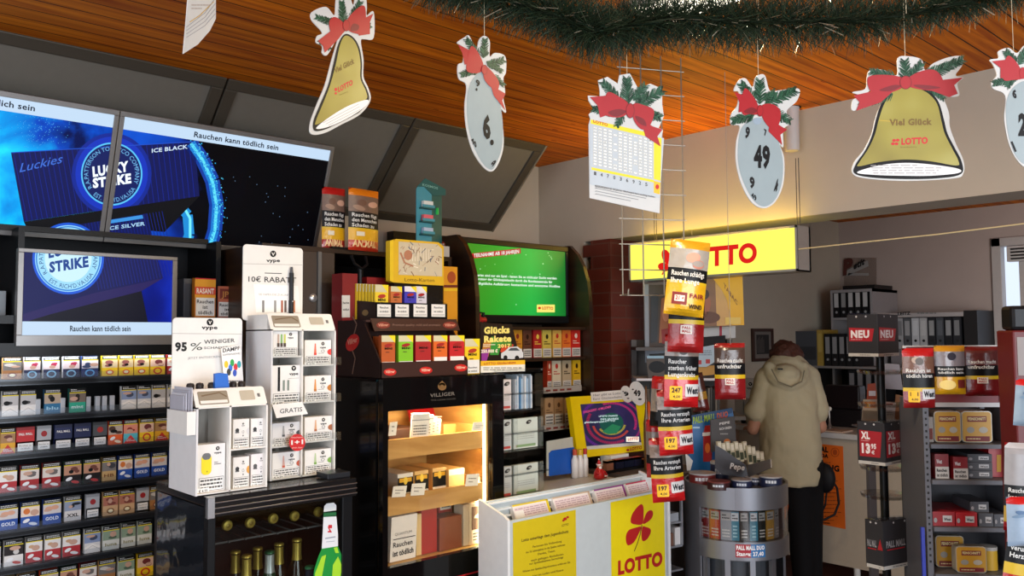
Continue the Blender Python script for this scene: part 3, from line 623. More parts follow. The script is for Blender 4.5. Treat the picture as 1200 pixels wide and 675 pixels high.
# ================================================================ beer cooler (left foreground)
M_CARD = mat('#e6e4de', .5); M_ACR = clear('acrylic_clear', (.97, .98, .98), .12, .04, .35)
YF = 2.3
zt_ = at(244, 584, Y=YF).z; fx0 = at(244, 600, Y=YF).x; fx1 = at(413, 600, Y=YF).x; fy1 = 2.70; zbot_ = .0
t = TC = thing('drinks_cooler', 'black glass-sided drinks cooler holding beer bottles under the white e-cigarette displays', 'cooler', ((fx0 + fx1) / 2, 2.5, 0))
m = MB(); m.box((fx0, YF + .02, zt_ - .03), (fx1, fy1, zt_), mat('#121314', .25)); m.build('top_panel', t, bevel=.006)
m = MB(); m.box((fx0 - .005, YF - .012, zt_ - .052), (fx1 + .006, YF + .02, zt_ + .003), mat('#1b1a1b', .2, .3))
for k in range(3): m.box((fx0 - .007, YF - .015, zt_ - .045 + k * .015), (fx1 + .008, YF - .011, zt_ - .041 + k * .015), mat('#9a9a9c', .2, .9))
m.box((fx0 - .008, YF - .017, zt_ - .054), (fx0 + .012, YF + .0, zt_ + .004), mat('#b8b8ba', .25, .8)); m.build('header_trim', t, bevel=.001)
m = MB(); m.box((fx0, YF, .5), (fx0 + .022, YF + .03, zt_ - .052), M_BLK); m.box((fx1 - .035, YF, .5), (fx1, YF + .03, zt_ - .052), M_BLK); m.box((fx0, YF, .5), (fx1, YF + .03, .53), M_BLK); m.build('door_frame', t, bevel=.002)
m = MB(); m.box((fx0 + .022, YF + .008, .53), (fx1 - .035, YF + .012, zt_ - .052), clear('door_glass', (.86, .88, .86), .12, .03, .22)); m.build('door_glass', t)
m = MB(); m.box((fx0, YF + .03, 0), (fx1, fy1, .5), M_BLK); m.build('base', t)
m = MB(); m.box((fx0, fy1 - .02, .5), (fx1, fy1, zt_ - .03), M_BLK); m.box((fx1 - .02, YF + .03, .5), (fx1, fy1 - .02, zt_ - .03), M_BLK); m.build('inner_wall', t)
def sideglass(nt, b, N, L):
    b.inputs['Base Color'].default_value = (.012, .014, .018, 1); b.inputs['Roughness'].default_value = .06; b.inputs['Specular IOR Level'].default_value = .9
    tc = N('ShaderNodeTexCoord'); n = N('ShaderNodeTexNoise'); n.inputs['Scale'].default_value = 9; L(tc.outputs['Object'], n.inputs['Vector']); bp = N('ShaderNodeBump'); bp.inputs['Strength'].default_value = .25; bp.inputs['Distance'].default_value = .01; L(n.outputs['Fac'], bp.inputs['Height']); L(bp.outputs[0], b.inputs['Normal'])
m = MB(); m.box((fx0, YF + .03, .5), (fx0 + .004, fy1 - .02, zt_ - .03), nodemat('glossy_side', sideglass)); m.build('side_glass', t)
zs1 = at(330, 633, Y=2.45).z - .0; zrack = at(300, 628, Y=2.36).z
m = MB()
for k in range(9): m.cyl((fx0 + .03 + k * .05, YF + .04, zrack), (fx0 + .03 + k * .05, fy1 - .03, zrack), .0025, '#55585a', seg=6)
m.cyl((fx0 + .02, YF + .05, zrack), (fx1 - .03, YF + .05, zrack), .003, '#55585a', seg=6); m.build('wire_shelf', t)
def bottle(name, glass, capc, lab_c, H_=.265, r=.031):
    tb = thing(name, '', 'beer bottle', (0, 0, 0))
    m = MB(); m.lathe((0, 0, 0), [(r * .9, 0), (r, .006), (r, H_ * .56), (r * .93, H_ * .62), (r * .5, H_ * .76), (r * .44, H_ * .82), (r * .42, H_ * .96), (r * .46, H_ * .965), (r * .46, H_ * .985)], glass, 20); m.build('glass_body', tb, smooth=True, origin=(0, 0, 0))
    m = MB(); m.lathe((0, 0, 0), [(r * .515, H_ * .76), (r * .455, H_ * .82), (r * .435, H_ * .955), (r * .5, H_ * .962)], lab_c, 18); m.build('neck_foil', tb, smooth=True, origin=(0, 0, 0))
    m = MB(); m.lathe((0, 0, 0), [(r * .50, H_ * .972), (r * .50, H_ * .985), (r * .4, H_ * 1.0), (.0005, H_ * 1.002)], capc, 18); m.build('crown_cap', tb, smooth=True, origin=(0, 0, 0))
    m = MB(); m.lathe((0, 0, 0), [(r * 1.01, H_ * .15), (r * 1.012, H_ * .48)], '#d9d2b8' if name != 'x' else '#fff', 20); m.build('label', tb, smooth=True, origin=(0, 0, 0))
    return tb
gold = mat('#b39c46', .3, .6)
def bput(src, first, px_, pytop, Y, lab, H_=.265):
    p = at(px_, pytop, Y=Y); d = V((p.x, Y, p.z - H_))
    if first: src.location = d; LOC[src.name] = d; src['label'] = lab; src['group'] = 'bottles standing in the cooler'; return src
    return copy_tree(src, d - LOC[src.name], lab, group='bottles standing in the cooler')
bA = bottle('beer_bottle', mat('#1c1408', .08, coat=.5), gold, gold); bput(bA, 1, 276, 645, 2.42, 'gold-necked beer bottle, leftmost inside the cooler')
for px_, py, Y, l in ((289, 650, 2.37, 'gold-necked beer bottle, second from the left, standing a little forward'), (302, 641, 2.43, 'gold-necked beer bottle, just left of the silver-necked one'), (327, 636, 2.44, 'gold-necked beer bottle directly right of the silver-necked one'), (348, 631, 2.41, 'tallest gold-necked beer bottle beside the green-capped one')): bput(bA, 0, px_, py, Y, l)
bB = bottle('beer_bottle', mat('#0c3a22', .08, coat=.5), mat('#1c5a3c', .3, .5), mat('#b7bfc0', .3, .5)); bput(bB, 1, 316, 645, 2.37, 'silver-necked beer bottle with a green cap inside the cooler')
bC = bottle('water_bottle', mat('#24405a', .1), mat('#2f9460', .4), mat('#27384a', .2)); bput(bC, 1, 363, 663, 2.38, 'small bottle with a green cap, right of the gold-necked bottles'); bC['category'] = 'bottle'
zshelf = at(300, 645, Y=2.4).z - .27
MB().box((fx0 + .005, YF + .035, zshelf - .012), (fx1 - .02, fy1 - .02, zshelf - .001), '#2a2d2f').build('bottle_shelf', TC)
# row of bottles lying on the wire shelf, caps to the front
first = None
for k, (px_, py) in enumerate(((267, 616), (294, 613), (321, 608), (346, 605), (374, 600))):
    p = at(px_, py, Y=2.345); l = f'lying beer bottle showing its gold cap, {ON[k]} from the left in the cooler'
    if first is None:
        tb = thing('beer_bottle', l, 'beer bottle', p, 'bottles lying on the wire shelf')
        m = MB(); m.lathe(p, [(.013, .006), (.0135, .02), (.0135, .07), (.030, .12), (.030, .25), (.026, .26)], mat('#3a2a10', .1, coat=.4), 18, axis=(0, 1, 0)); m.build('glass_body', tb, smooth=True)
        m = MB(); m.lathe(p, [(.001, -.003), (.013, -.002), (.0155, .003), (.0155, .008)], gold, 18, axis=(0, 1, 0)); m.ball((p.x, p.y - .003, p.z), .006, mat('#8a7430', .4, .5), 10, (1, .2, 1)); m.build('crown_cap', tb); first = tb; P0 = p
    else: copy_tree(first, p - P0, l)
# big printed bottle sticker on the door glass
fdr = FY(YF + .007)
m = MB(); d = D(m, fdr, base=.0, step=.0004); GR = mat('#138a34', .4); GR2 = mat('#9fd32a', .45)
d.poly([(379, 601), (380, 593), (383, 590), (391, 589), (394, 592), (394, 600)], '#c9cfd0', 1); d.poly([(379, 600), (394, 598), (394, 605), (379, 606)], '#0c5e2c', 1)
d.poly([(379, 606), (394, 604), (396, 626), (396, 640), (377, 643), (378, 626)], '#d8dce0', 1)
d.poly([(377, 643), (396, 640), (400, 650), (404, 664), (406, 690), (366, 690), (368, 668), (373, 652)], GR, 1)
d.poly([(377, 652), (382, 650), (377, 676), (369, 690), (369, 672)], GR2, 2); d.poly([(396, 652), (401, 664), (396, 690), (388, 690), (390, 662)], GR2, 2)
d.poly([(391, 642), (395, 641), (397, 648), (393, 648)], GR2, 2)
d.poly([(385, 615), (389, 615), (389, 619), (386, 619), (389, 624), (384, 624), (384, 622), (386, 622), (384, 618)], '#c0202c', 2); d.line([(381, 631), (393, 629)], 1.4, '#8d95a2', 2); d.line([(382, 635), (392, 634)], .8, '#a0a8b2', 2)
m.build('bottle_sticker', TC)
# ================================================================ white e-cigarette displays on the cooler
def round_poly(x0, y0, x1, y1, r, n=5, corners=(1, 1, 1, 1)):
    P = []
    for (cx, cy, a, on) in ((x1 - r, y1 - r, 0, corners[0]), (x0 + r, y1 - r, 90, corners[1]), (x0 + r, y0 + r, 180, corners[2]), (x1 - r, y0 + r, 270, corners[3])):
        if on: P += [(cx + r * math.cos(math.radians(a + 90 * i / n)), cy + r * math.sin(math.radians(a + 90 * i / n))) for i in range(n + 1)]
        else: P.append((x1 if a in (0, 270) else x0, y1 if a in (0, 90) else y0))
    return P
M_W2 = mat('#dcdcdc', .45); GRY = '#8b8b88'; M_CAV = mat('#9d9890', .6)
def vype(d, cx, cy, s, m=BLK, lv=2, plain=False):
    k = -1 if d.pxm else 1
    d.ell(cx, cy, s, s, m, lv, 16); d.text('V', (cx - s * .5, cy - k * s * .45), (cx + s * .5, cy - k * s * .45), s * .9, WHITE, lv + 1, .04)
    d.text('vype', (cx - s * 1.9, cy - k * s * 2.6), (cx + s * 1.9, cy - k * s * 2.6), s * 1.0, m, lv, .03)
def vbox(name, px0, px1, pyt, pyb, Y, lab, fn, grp='white boxes in the e-cigarette displays', dp=.045, z=None, c='#e9e7e2'):
    fr = FY(Y); a = fr.px(px0, pyb); b = fr.px(px1, pyt); z0 = a[1] if z is None else z
    w, h = b[0] - a[0], b[1] - a[1]; m = MB(); m.box((a[0], Y, z0), (b[0], Y + dp, z0 + h), c)
    d = D(m, Fr((a[0], Y, z0), (1, 0, 0), (0, 0, 1)), px=False, base=.0003, step=.0003); fn(d, w, h)
    return m.build(name, label=lab, cat='box', group=grp)
def warnbox(d, w, h, f=.30):
    d.rect(.05 * w, .02 * h, .95 * w, f * h, '#55534f', 1); d.rect(.065 * w, .03 * h, .935 * w, (f - .01) * h, '#efede8', 2); d.lines(.1 * w, .05 * h, .9 * w, (f - .02) * h, 3, '#4a4946', 3, .5, seed=3)
def tag_(d, w, h): d.rect(-.02 * w, -.03 * h, .42 * w, .09 * h, '#f4f3ee', 4); d.text('€ 4,99', (.05 * w, .0), (.36 * w, .0), .06 * h, '#333', 5, .01)
def art_pod(c1, c2):
    def fn(d, w, h):
        vype(d, .62 * w, .84 * h, .055 * w); d.ell(.25 * w, .62 * h, .12 * w, .07 * h, c1, 2, 14); d.rect(.13 * w, .52 * h, .37 * w, .57 * h, '#666', 2)
        d.ell(1.0 * w, .56 * h, .17 * w, .13 * h, c2, 2, 16, 90, 270); d.ell(.62 * w, .55 * h, .07 * w, .05 * h, '#444', 2, 12, hole=.8); d.ell(.62*w,.42*h,.04*w,.03*h,'#666',2,10); warnbox(d, w, h, .34); tag_(d, w, h)
    return fn
def art_pen(c1, c2, long=False):
    def fn(d, w, h):
        vype(d, .68 * w, .85 * h, .06 * w); d.poly([(.34 * w, .38 * h), (.37 * w, .86 * h), (.41 * w, .86 * h), (.44 * w, .38 * h)], c1, 2); d.rect(.34 * w, .38 * h, .44 * w, .47 * h, c2, 3)
        d.ell(1.0 * w, .5 * h, .15 * w, .13 * h, c2, 2, 16, 90, 270); d.ell(.68 * w, .54 * h, .07 * w, .06 * h, '#666', 2, 12, hole=.75); d.lines(.5 * w, .43 * h, .85 * w, .47 * h, 1, '#777', 2); warnbox(d, w, h, .34); tag_(d, w, h)
    return fn
# ---- front display
YA = 2.335; fa = FY(YA); ax0, az0 = fa.px(229, 580); ax1, _ = fa.px(313, 569); az0 = zt_ + .003; az1 = fa.px(229, 478)[1]; ay1 = YA + .20
t = thing('e_cigarette_display', 'lower white counter display with 95 percent poster and yellow device box', 'display stand', ((ax0 + ax1) / 2, YA + .1, az0), 'white e-cigarette displays on the cooler')
mids = fa.px(270, 500)[0]; ztop = fa.px(229, 457)[1]
def hood(fr_, x0, x1, zl, zh, Y, t, holes):
    m = MB(); f2 = Fr((x0, Y + .004, zl), (1, 0, 0), (0, .028, zh - zl)); L2 = math.hypot(.028, zh - zl); w = x1 - x0
    m.prism(f2, round_poly(0, 0, w, L2, .008, 4, (1, 1, 0, 0)), -.004, 0, M_CARD); d = D(m, f2, px=False)
    for (a, b, c, e, col) in holes: d.poly(round_poly(a * w, b * L2, c * w, e * L2, .004, 3), col, 1)
    d.rect(holes[0][0] * w + .004, .18 * L2, holes[0][2] * w - .004, .34 * L2, '#e6e3dc', 2); d.line([(holes[0][0] * w + .01, .6 * L2), (.35 * w, .75 * L2), (.44 * w, .5 * L2)], .004, '#6e5a44', 2); d.rect(.88 * w, .4 * L2, .92 * w, .6 * L2, '#666', 1)
    m.build('hood', t)
m = MB(); th = .005
m.box((ax0, YA, az0), (ax0 + th, ay1, az1), M_W2); m.box((ax1 - th, YA, az0), (ax1, ay1, az1), M_CARD); m.box((mids - th / 2, YA, az0), (mids + th / 2, ay1 - .05, az1), M_CARD)
m.build('side_walls', t)
MB().box((ax0, ay1 - .004, az0), (ax1, ay1, ztop), M_CAV).build('back_wall', t)
zsh = fa.px(290, 525)[1]
for a_, b_ in (((ax0 + th, YA, az0 + .001), (ax1 - th, ay1 - .004, az0 + th)), ((mids, YA + .004, zsh - .004), (ax1 - th, ay1 - .05, zsh)), ((ax0, YA, az1 - .004), (ax1, ay1, az1))): MB().box(a_, b_, M_CARD).build('shelf', t)
hood(fa, ax0, ax1, az1, ztop, YA, t, [(.05, .12, .46, .85, '#8b8170'), (.63, .25, .84, .8, '#b6ae9c')])
MB().box((ax0 - .0, YA + .05, az1), (ax1, ay1, ztop - .004), M_CARD).build('top_box', t)
# header card
fh = FY(ay1 - .012); h0 = fh.px(201, 462); h1 = fh.px(284, 373); hw = h1[0] - h0[0]
fhd = Fr((h0[0], ay1 - .012 + .0, ztop - .03), (1, 0, 0), (0, 0, 1)); hh = h1[1] - (ztop - .03)
m = MB(); m.prism(fhd, round_poly(0, 0, hw, hh, .012), -.004, 0, M_CARD); d = D(m, fhd, px=False)
d.ell(hw * .52, hh * .945, .0105, .0105, BLK, 1); d.text('V', (hw * .52 - .005, hh * .92), (hw * .52 + .005, hh * .92), .010, WHITE, 2, .03); d.text('vype', (hw * .40, hh * .855), (hw * .63, hh * .855), .011, BLK, 1, .03)
d.line([(0, hh * .80), (hw, hh * .79)], .0015, '#aaa8a2', 1); e = D(m, Fr(fhd.o, fhd.u, fhd.v), px=True); e.fr = fh
fh_ = FY(ay1 - .012); d = D(m, fh_)
d.text('95', (205, 411), (219, 411), 9.5, '#222', 1, .05); d.text('%', (223, 411), (237, 410), 9, '#2a3a2e', 1)
d.text('WENIGER', (239, 403), (275, 401), 4.6, '#333', 1, .01); d.text('SCHADSTOFFE', (239, 409), (282, 408), 2.6, '#444', 1, .01); d.text('JETZT ENTDECKEN', (220, 421), (258, 419), 2.4, '#8a8a8a', 1)
m.build('header_card', t)
# dampf leaflet, brochures, blue clip and black tips
fl = FY(ay1 - .03); m = MB(); P = [fl.px(*p) for p in ((259, 408), (282, 404), (284, 428), (286, 459), (264, 459))]; m.prism(fl, P, -.002, 0, '#f0eeea'); d = D(m, fl)
d.text('DAMPF', (261, 413), (281, 410), 4.5, '#333', 1, .02); d.text('OFFENSIVE', (261, 417), (281, 415), 2, '#555', 1)
for k, (x, y, c) in enumerate(((265, 427, '#e6c21a'), (270, 431, '#2c6ed0'), (272, 425, '#22a04a'), (276, 430, '#d0242c'), (280, 427, '#23a0a8'), (268, 436, '#333'), (275, 437, '#2a51b8'))): d.ell(x, y, 2.3, 4.2, c, 1 + k * .2, 14)
d.lines(267, 445, 283, 451, 2, '#777', 1)
m.build('leaflet', label='white leaflet with coloured ovals leaning against the lower display header', cat='leaflet')
m = MB(); fb = FY(YA + .06); P = [fb.px(*p) for p in ((252, 438), (258, 437), (267, 438), (269, 456), (252, 457))]; m.prism(fb, P, -.012, 0, mat('#1565c8', .4)); m.build('blue_clip', bevel=.002, label='bright blue plastic holder on top of the lower white display', cat='holder')
first = None
for k, px_ in enumerate((223, 234, 248, 273, 283)):
    p = at(px_, 455, Y=YA + .085)
    if first is None: m = MB(); m.lathe((p.x, p.y, ztop), [(.011, -.002), (.0115, .008), (.009, .014), (.001, .016)], mat('#2c2624', .35), 16); first = o = m.build('tester_cap', smooth=True); p0 = p.copy()
    else: o = first.copy(); COL.objects.link(o); o.location = first.location + V((p.x - p0.x, 0, 0)); LOC[o.name] = o.location
    o['label'] = f'dark round tester cap, {ON[k]} from the left on the lower white display'; o['category'] = 'cap'; o['group'] = 'tester caps on the lower display'
# brochures on the left side
m = MB(); fside = Fr((ax0 - .001, 0, 0), (0, -1, 0), (0, 0, 1))
for k in range(4): m.box((ax0 - .006 - .004 * k, YA + .02 + .01 * k, az1 - .06), (ax0 - .004 - .004 * k, YA + .15, az1 + .055 - .008 * k), ('#c4c4cc', '#b0b0ba')[k % 2])
m.build('brochure_stack', label='grey brochures in the side pocket of the lower white display', cat='brochures')
m = MB(); m.box((ax0 - .026, YA + .002, az1 - .075), (ax0 - .001, YA + .004, az1 - .01), M_CARD); m.box((ax0 - .026, YA + .004, az1 - .075), (ax0 - .024, YA + .15, az1 - .01), M_CARD); m.box((ax0 - .024, YA + .004, az1 - .075), (ax0 - .001, YA + .15, az1 - .073), M_CARD); m.build('side_pocket', t)
def art_dev(d, w, h):
    d.poly(round_poly(.13 * w, .36 * h, .50 * w, .80 * h, .16 * w, 6), '#f0dc10', 2); d.poly(round_poly(.16 * w, .68 * h, .47 * w, .82 * h, .12 * w, 5), '#6d7072', 3); d.ell(.34 * w, .43 * h, .03 * w, .02 * h, '#b0a010', 3, 10)
    vype(d, .72 * w, .90 * h, .07 * w); d.lines(.6 * w, .55 * h, .85 * w, .63 * h, 2, '#777', 2); warnbox(d, w, h, .30); tag_(d, w, h)
YB = YA + .02; g2 = 'white boxes in the lower e-cigarette display'
vbox('device_box', 231, 264, 519, 578, YB, 'white box picturing a bright yellow e-cigarette, lower display left compartment', art_dev, g2, z=az0 + th)
vbox('pod_box', 273, 292, 489, 524, YB, 'white pod box, left one on the upper level of the lower display', art_pod('#333', '#d8d8d8'), g2, z=zsh)
vbox('pod_box', 294, 312, 488, 522, YB, 'white pod box with a pale green half dot, upper level of the lower display', art_pod('#333', '#7cc49a'), g2, z=zsh)
vbox('pod_box', 273, 292, 535, 573, YB, 'white pod box with an amber half dot, bottom of the lower display', art_pod('#333', '#e0a040'), g2, z=az0 + th)
vbox('pod_box', 294, 313, 533, 572, YB, 'white pod box with a pink half dot and red top, bottom of the lower display', art_pod('#555', '#d8305c'), g2, z=az0 + th, c='#ebe5e2')
# ---- rear, taller display
YC = 2.42; fc = FY(YC); cx0 = fc.px(317, 500)[0]; cx1 = fc.px(393, 500)[0]; cz0 = zt_ + .003; cz1 = fc.px(340, 386)[1]; cy1 = 2.60; ctop = fc.px(340, 367)[1]; cm = fc.px(354, 480)[0]
t = thing('e_cigarette_display', 'taller white counter display with four levels of boxes and a rabatt poster', 'display stand', ((cx0 + cx1) / 2, YC + .1, cz0), 'white e-cigarette displays on the cooler')
m = MB(); m.box((cx0, YC, cz0), (cx0 + th, cy1, cz1), M_W2); m.box((cx1 - th, YC, cz0), (cx1, cy1, cz1), M_CARD); m.box((cm - th / 2, YC, cz0), (cm + th / 2, cy1 - .03, cz1), M_CARD); m.build('side_walls', t)
MB().box((cx0, cy1 - .004, cz0), (cx1, cy1, ctop), M_CAV).build('back_wall', t)
lev = [fc.px(335, y)[1] for y in (417, 474, 522, 565)]; levR = [fc.px(373, y)[1] for y in (427, 470, 516, 560)]
for z in lev[:3]: MB().box((cx0 + th, YC + .003, z - .005), (cm, cy1 - .004, z), M_CARD).build('shelf', t)
for z in levR[:3]: MB().box((cm, YC + .003, z - .005), (cx1 - th, cy1 - .004, z), M_CARD).build('shelf', t)
MB().box((cx0 + th, YC, cz0 + .001), (cx1 - th, cy1, cz0 + th), M_CARD).build('shelf', t); MB().box((cx0, YC, cz1 - .004), (cx1, cy1, cz1), M_CARD).build('shelf', t)
hood(fc, cx0, cx1, cz1, ctop, YC, t, [(.05, .12, .46, .85, '#8b8170'), (.62, .3, .84, .78, '#b6ae9c')])
MB().box((cx0, YC + .03, cz1), (cx1, cy1, ctop - .004), M_CARD).build('top_box', t)
# acrylic lips
for z in levR: m = MB(); m.box((cm, YC - .012, z - .004), (cx1 + .014, YC - .009, z + .022), M_ACR); m.box((cx1, YC - .009, z - .004), (cx1 + .014, YC + .01, z + .022), M_ACR); m.build('acrylic_lip', t)
for z in lev: MB().box((cx0, YC - .012, z - .004), (cm - .002, YC - .009, z + .022), M_ACR).build('acrylic_lip', t)
fh2 = FY(cy1 - .012); p0 = fh2.px(284, 372); p1 = fh2.px(355, 291)
m = MB(); z0_ = ctop - .02; m.prism(fh2, round_poly(p0[0], z0_, p1[0], p1[1], .013), -.004, 0, M_CARD); d = D(m, fh2)
d.ell(320, 297.5, 3.6, 3.8, BLK, 1, 20); d.text('V', (318, 299.5), (322, 299.5), 3.6, WHITE, 2, .03); d.text('vype', (312, 307), (328, 307), 3.8, BLK, 1, .03); d.line([(285, 309), (354, 310.5)], .6, '#b5b2ac', 1)
d.line([(310, 320), (330, 320.5)], .9, '#333', 1); d.text('10€ RABATT', (291, 330), (347, 331.5), 6.2, '#333', 1, .012)
d.poly([(297, 333), (349, 335), (352, 366), (300, 366)], '#f5f3ee', 1.4); d.text('SIE VAPEN DIE ZUKUNFT', (303, 346), (340, 347), 2.3, '#999', 2)
for k, x in enumerate((307, 321, 329, 333, 338, 343)): d.rect(x, 352, x + 2.6, 366, ('#777', '#8a8a8a', '#a35c44', '#5c4a42', '#777', '#c07040')[k], 2)
m.build('header_card', t)
m = MB(); p = fh2.px(340, 368); q = fh2.px(340, 313); yy = cy1 - .02
m.cyl((p[0], yy, ctop - .004), (p[0] + .0, yy, q[1] - .02), .0075, mat('#1a1a1c', .35)); m.cyl((p[0], yy, q[1] - .02), (p[0], yy, q[1]), .006, mat('#55565a', .3, .4), r1=.004); m.ball((p[0] + .001, yy - .0075, ctop + .045), .002, '#d8d8d8', 8)
m.build('e_cigarette', smooth=True, label='upright black e-cigarette standing in front of the rabatt poster', cat='e-cigarette')
YD = YC + .012; g3 = 'white boxes in the tall e-cigarette display'
def art_pens3(d, w, h):
    for k, c in enumerate(('#b8a090', '#7fae6a', '#c0c460')): d.rect((.16 + .13 * k) * w, .5 * h, (.24 + .13 * k) * w, .88 * h, c, 2); d.rect((.15 + .13 * k) * w, .36 * h, (.25 + .13 * k) * w, .52 * h, '#4a3a30', 3)
    vype(d, .7 * w, .88 * h, .06 * w); warnbox(d, w, h, .33); tag_(d, w, h)
def art_long(d, w, h):
    d.rect(.2 * w, .34 * h, .28 * w, .96 * h, '#1a1a1c', 2); d.rect(.37 * w, .35 * h, .44 * w, .62 * h, '#7d8a80', 2); d.rect(.52 * w, .35 * h, .59 * w, .62 * h, '#7d8a80', 2); vype(d, .74 * w, .92 * h, .08 * w); d.line([(.55 * w, .66 * h), (.92 * w, .66 * h)], .006 * h, '#555', 2); warnbox(d, w, h, .28); tag_(d, w, h)
LL = [vbox('pen_box', 320, 349, 388, 417, YD, 'white box with three pen tips, top left of the tall display', art_pens3, g3, z=lev[0]),
 vbox('pen_box', 318, 353, 425, 472, YD, 'largest white box with a long black pen, second level of the tall display', art_long, g3, z=lev[1]),
 vbox('pen_box', 319, 352, 491, 520, YD, 'white pen box with a grey dot under the gratis card', art_pen('#9a9c9c', '#4a4e50'), g3, z=lev[2], c='#d9d9d9'),
 vbox('pen_box', 319, 352, 532, 565, YD, 'white pen box with a brick-red tip, bottom left of the tall display', art_pen('#d8a89c', '#c45a3c'), g3, z=cz0 + th),
 vbox('pen_box', 357, 388, 399, 428, YD, 'white pen box with a coral stick and dot, top right of the tall display', art_pen('#e07050', '#d83c34'), g3, z=levR[0]),
 vbox('pen_box', 357, 388, 439, 470, YD, 'white pen box with an amber stick and dot, second right of the tall display', art_pen('#d89040', '#b8742c'), g3, z=levR[1]),
 vbox('pen_box', 357, 389, 486, 516, YD, 'white pen box with a tan stick and brown dot, third right of the tall display', art_pen('#d8a880', '#a8643c'), g3, z=levR[2]),
 vbox('pen_box', 357, 388, 528, 559, YD, 'white pen box with a green stick and dot, bottom right of the tall display', art_pen('#b8cc9c', '#7ca84c'), g3, z=cz0 + th)]
fg = FY(YC - .018); m = MB(); m.prism(fg, [fg.px(*p) for p in ((319, 474), (354, 471), (361, 485), (324, 490))], -.001, .0, '#efede8'); D(m, fg).text('GRATIS', (328, 484.5), (354, 482), 5.2, '#444', 1, .005)
m.build('gratis_card', t)
m = MB(); d = D(m, fg, base=.001); d.ell(348, 518.5, 9.5, 10, mat('#cc2022', .4), 0, 32); d.text('1+1', (341, 521), (355, 520), 5, WHITE, 1, .04); d.text('Geschenkt', (341, 513.5), (355, 513), 1.8, '#f4cfc8', 1); d.text('gratis dazu', (342, 525.5), (354, 525), 1.8, '#f4cfc8', 1)
m.build('round_sticker', t)
m = MB(); a = at(384, 562, Y=YF + .02); m.box((a.x, YF + .02, zt_ + .003), (fx1 + .004, YF + .09, zt_ + .02), mat('#26282c', .3)); m.build('black_tray', bevel=.002, label='small black tray at the right end of the cooler top', cat='tray')
# ================================================================ humidor cabinet
YH = 2.55; fhm = FY(YH); hx0 = fhm.px(448, 560)[0]; hx1 = fhm.px(591, 560)[0]; hz = fhm.px(500, 442)[1]; hy1 = 3.0
t = TH = thing('humidor_cabinet', 'tall glossy black cigar humidor with lit wooden shelves behind a glass door', 'cabinet', ((hx0 + hx1) / 2, 2.75, 0))
M_GB = mat('#0a0a0b', .12, coat=.3); M_OAK = wood('oak', '#a8783c', '#d8ad68', scale=(1, 1, 6), rough=.5)
wx0, wz1_ = fhm.px(455, 482); wx1, wz1b = fhm.px(577, 473); wz1_ = (wz1_ + wz1b) / 2; wz0_ = (fhm.px(456, 667)[1] + fhm.px(580, 637)[1]) / 2
m = MB(); m.box((hx0, YH + .03, 0), (hx0 + .03, hy1, hz), M_GB); m.build('side_panel', t, bevel=.012)
m = MB(); m.box((hx1 - .03, YH + .03, 0), (hx1, hy1, hz), M_GB); m.build('side_panel', t, bevel=.012)
m = MB(); m.box((hx0 + .03, YH + .03, hz - .03), (hx1 - .03, hy1, hz), M_GB); m.build('top_panel', t)
MB().box((hx0 + .03, hy1 - .02, 0), (hx1 - .03, hy1, hz - .03), M_OAK).build('back_panel', t)
fo = Fr((0, YH, 0), (1, 0, 0), (0, 0, 1)); m = MB()
m.box((hx0 + .002, YH, 0), (wx0, YH + .028, hz - .002), M_GB); m.box((wx1, YH, 0), (hx1 - .002, YH + .028, hz - .002), M_GB); m.box((wx0, YH, wz1_), (wx1, YH + .028, hz - .002), M_GB); m.box((wx0, YH, 0), (wx1, YH + .028, wz0_), M_GB)
dr = m.build('door', t)
m = MB(); d = D(m, fhm, base=.0006); BR = mat('#7a5a34', .4); d.ell(518, 453, 5, 4.5, BR, 0, 18, hole=.5); d.poly([(514, 450), (518, 446), (522, 450), (520, 455), (516, 455)], BR, 0)
d.text('VILLIGER', (504, 465.5), (533, 463), 4, '#6a635a', 0, .02); d.text('THE CIGAR HOUSE', (505, 470), (534, 468), 1.8, '#4a443c', 0)
zz = fhm.px(520, 679)[1]; e = D(m, fhm, px=False, base=.0006); e.rect(hx0 + .02, zz - .006, hx1 - .02, zz, mat('#b01820', .4), 0); m.build('emblem', dr)
m = MB(); m.box((wx0, YH + .012, wz0_), (wx1, YH + .016, wz1_), clear('humidor_glass', (.97, .96, .93), .04, .02, .10)); m.build('glass', dr)
m = MB(); m.box((wx0 - .02, YH + .03, wz0_ - .02), (wx0 - .004, hy1 - .02, wz1_ + .03), M_OAK); m.box((wx1 - .006, YH + .03, wz0_ - .02), (wx1 + .01, hy1 - .02, wz1_ + .03), M_OAK); m.box((wx0 - .004, YH + .03, wz0_ - .02), (wx1 - .006, hy1 - .02, wz0_ - .002), M_OAK); m.box((wx0 - .004, YH + .03, wz1_ + .01), (wx1 - .006, hy1 - .02, wz1_ + .03), M_OAK); m.build('wooden_lining', t)
m = MB(); m.box((wx1 - .010, YH + .034, wz0_), (wx1 - .007, YH + .05, wz1_), mat('#fff0c8', emit=3)); m.box((wx0, YH + .034, wz1_ - .002), (wx1 - .012, YH + .05, wz1_ + .006), mat('#fff0c8', emit=4)); m.build('light_strip', t)
area('humidor_light', ((wx0 + wx1) / 2, YH + .06, wz1_ - .005), (0, .35, -1), .4, .03, 2.2, (1, .84, .5))
area('humidor_light', (wx1 - .02, YH + .06, (wz0_ + wz1_) / 2), (-1, .35, 0), .03, .6, 2.6, (1, .84, .5)).rotation_euler = V((-1, .3, 0)).to_track_quat('-Z', 'Y').to_euler()
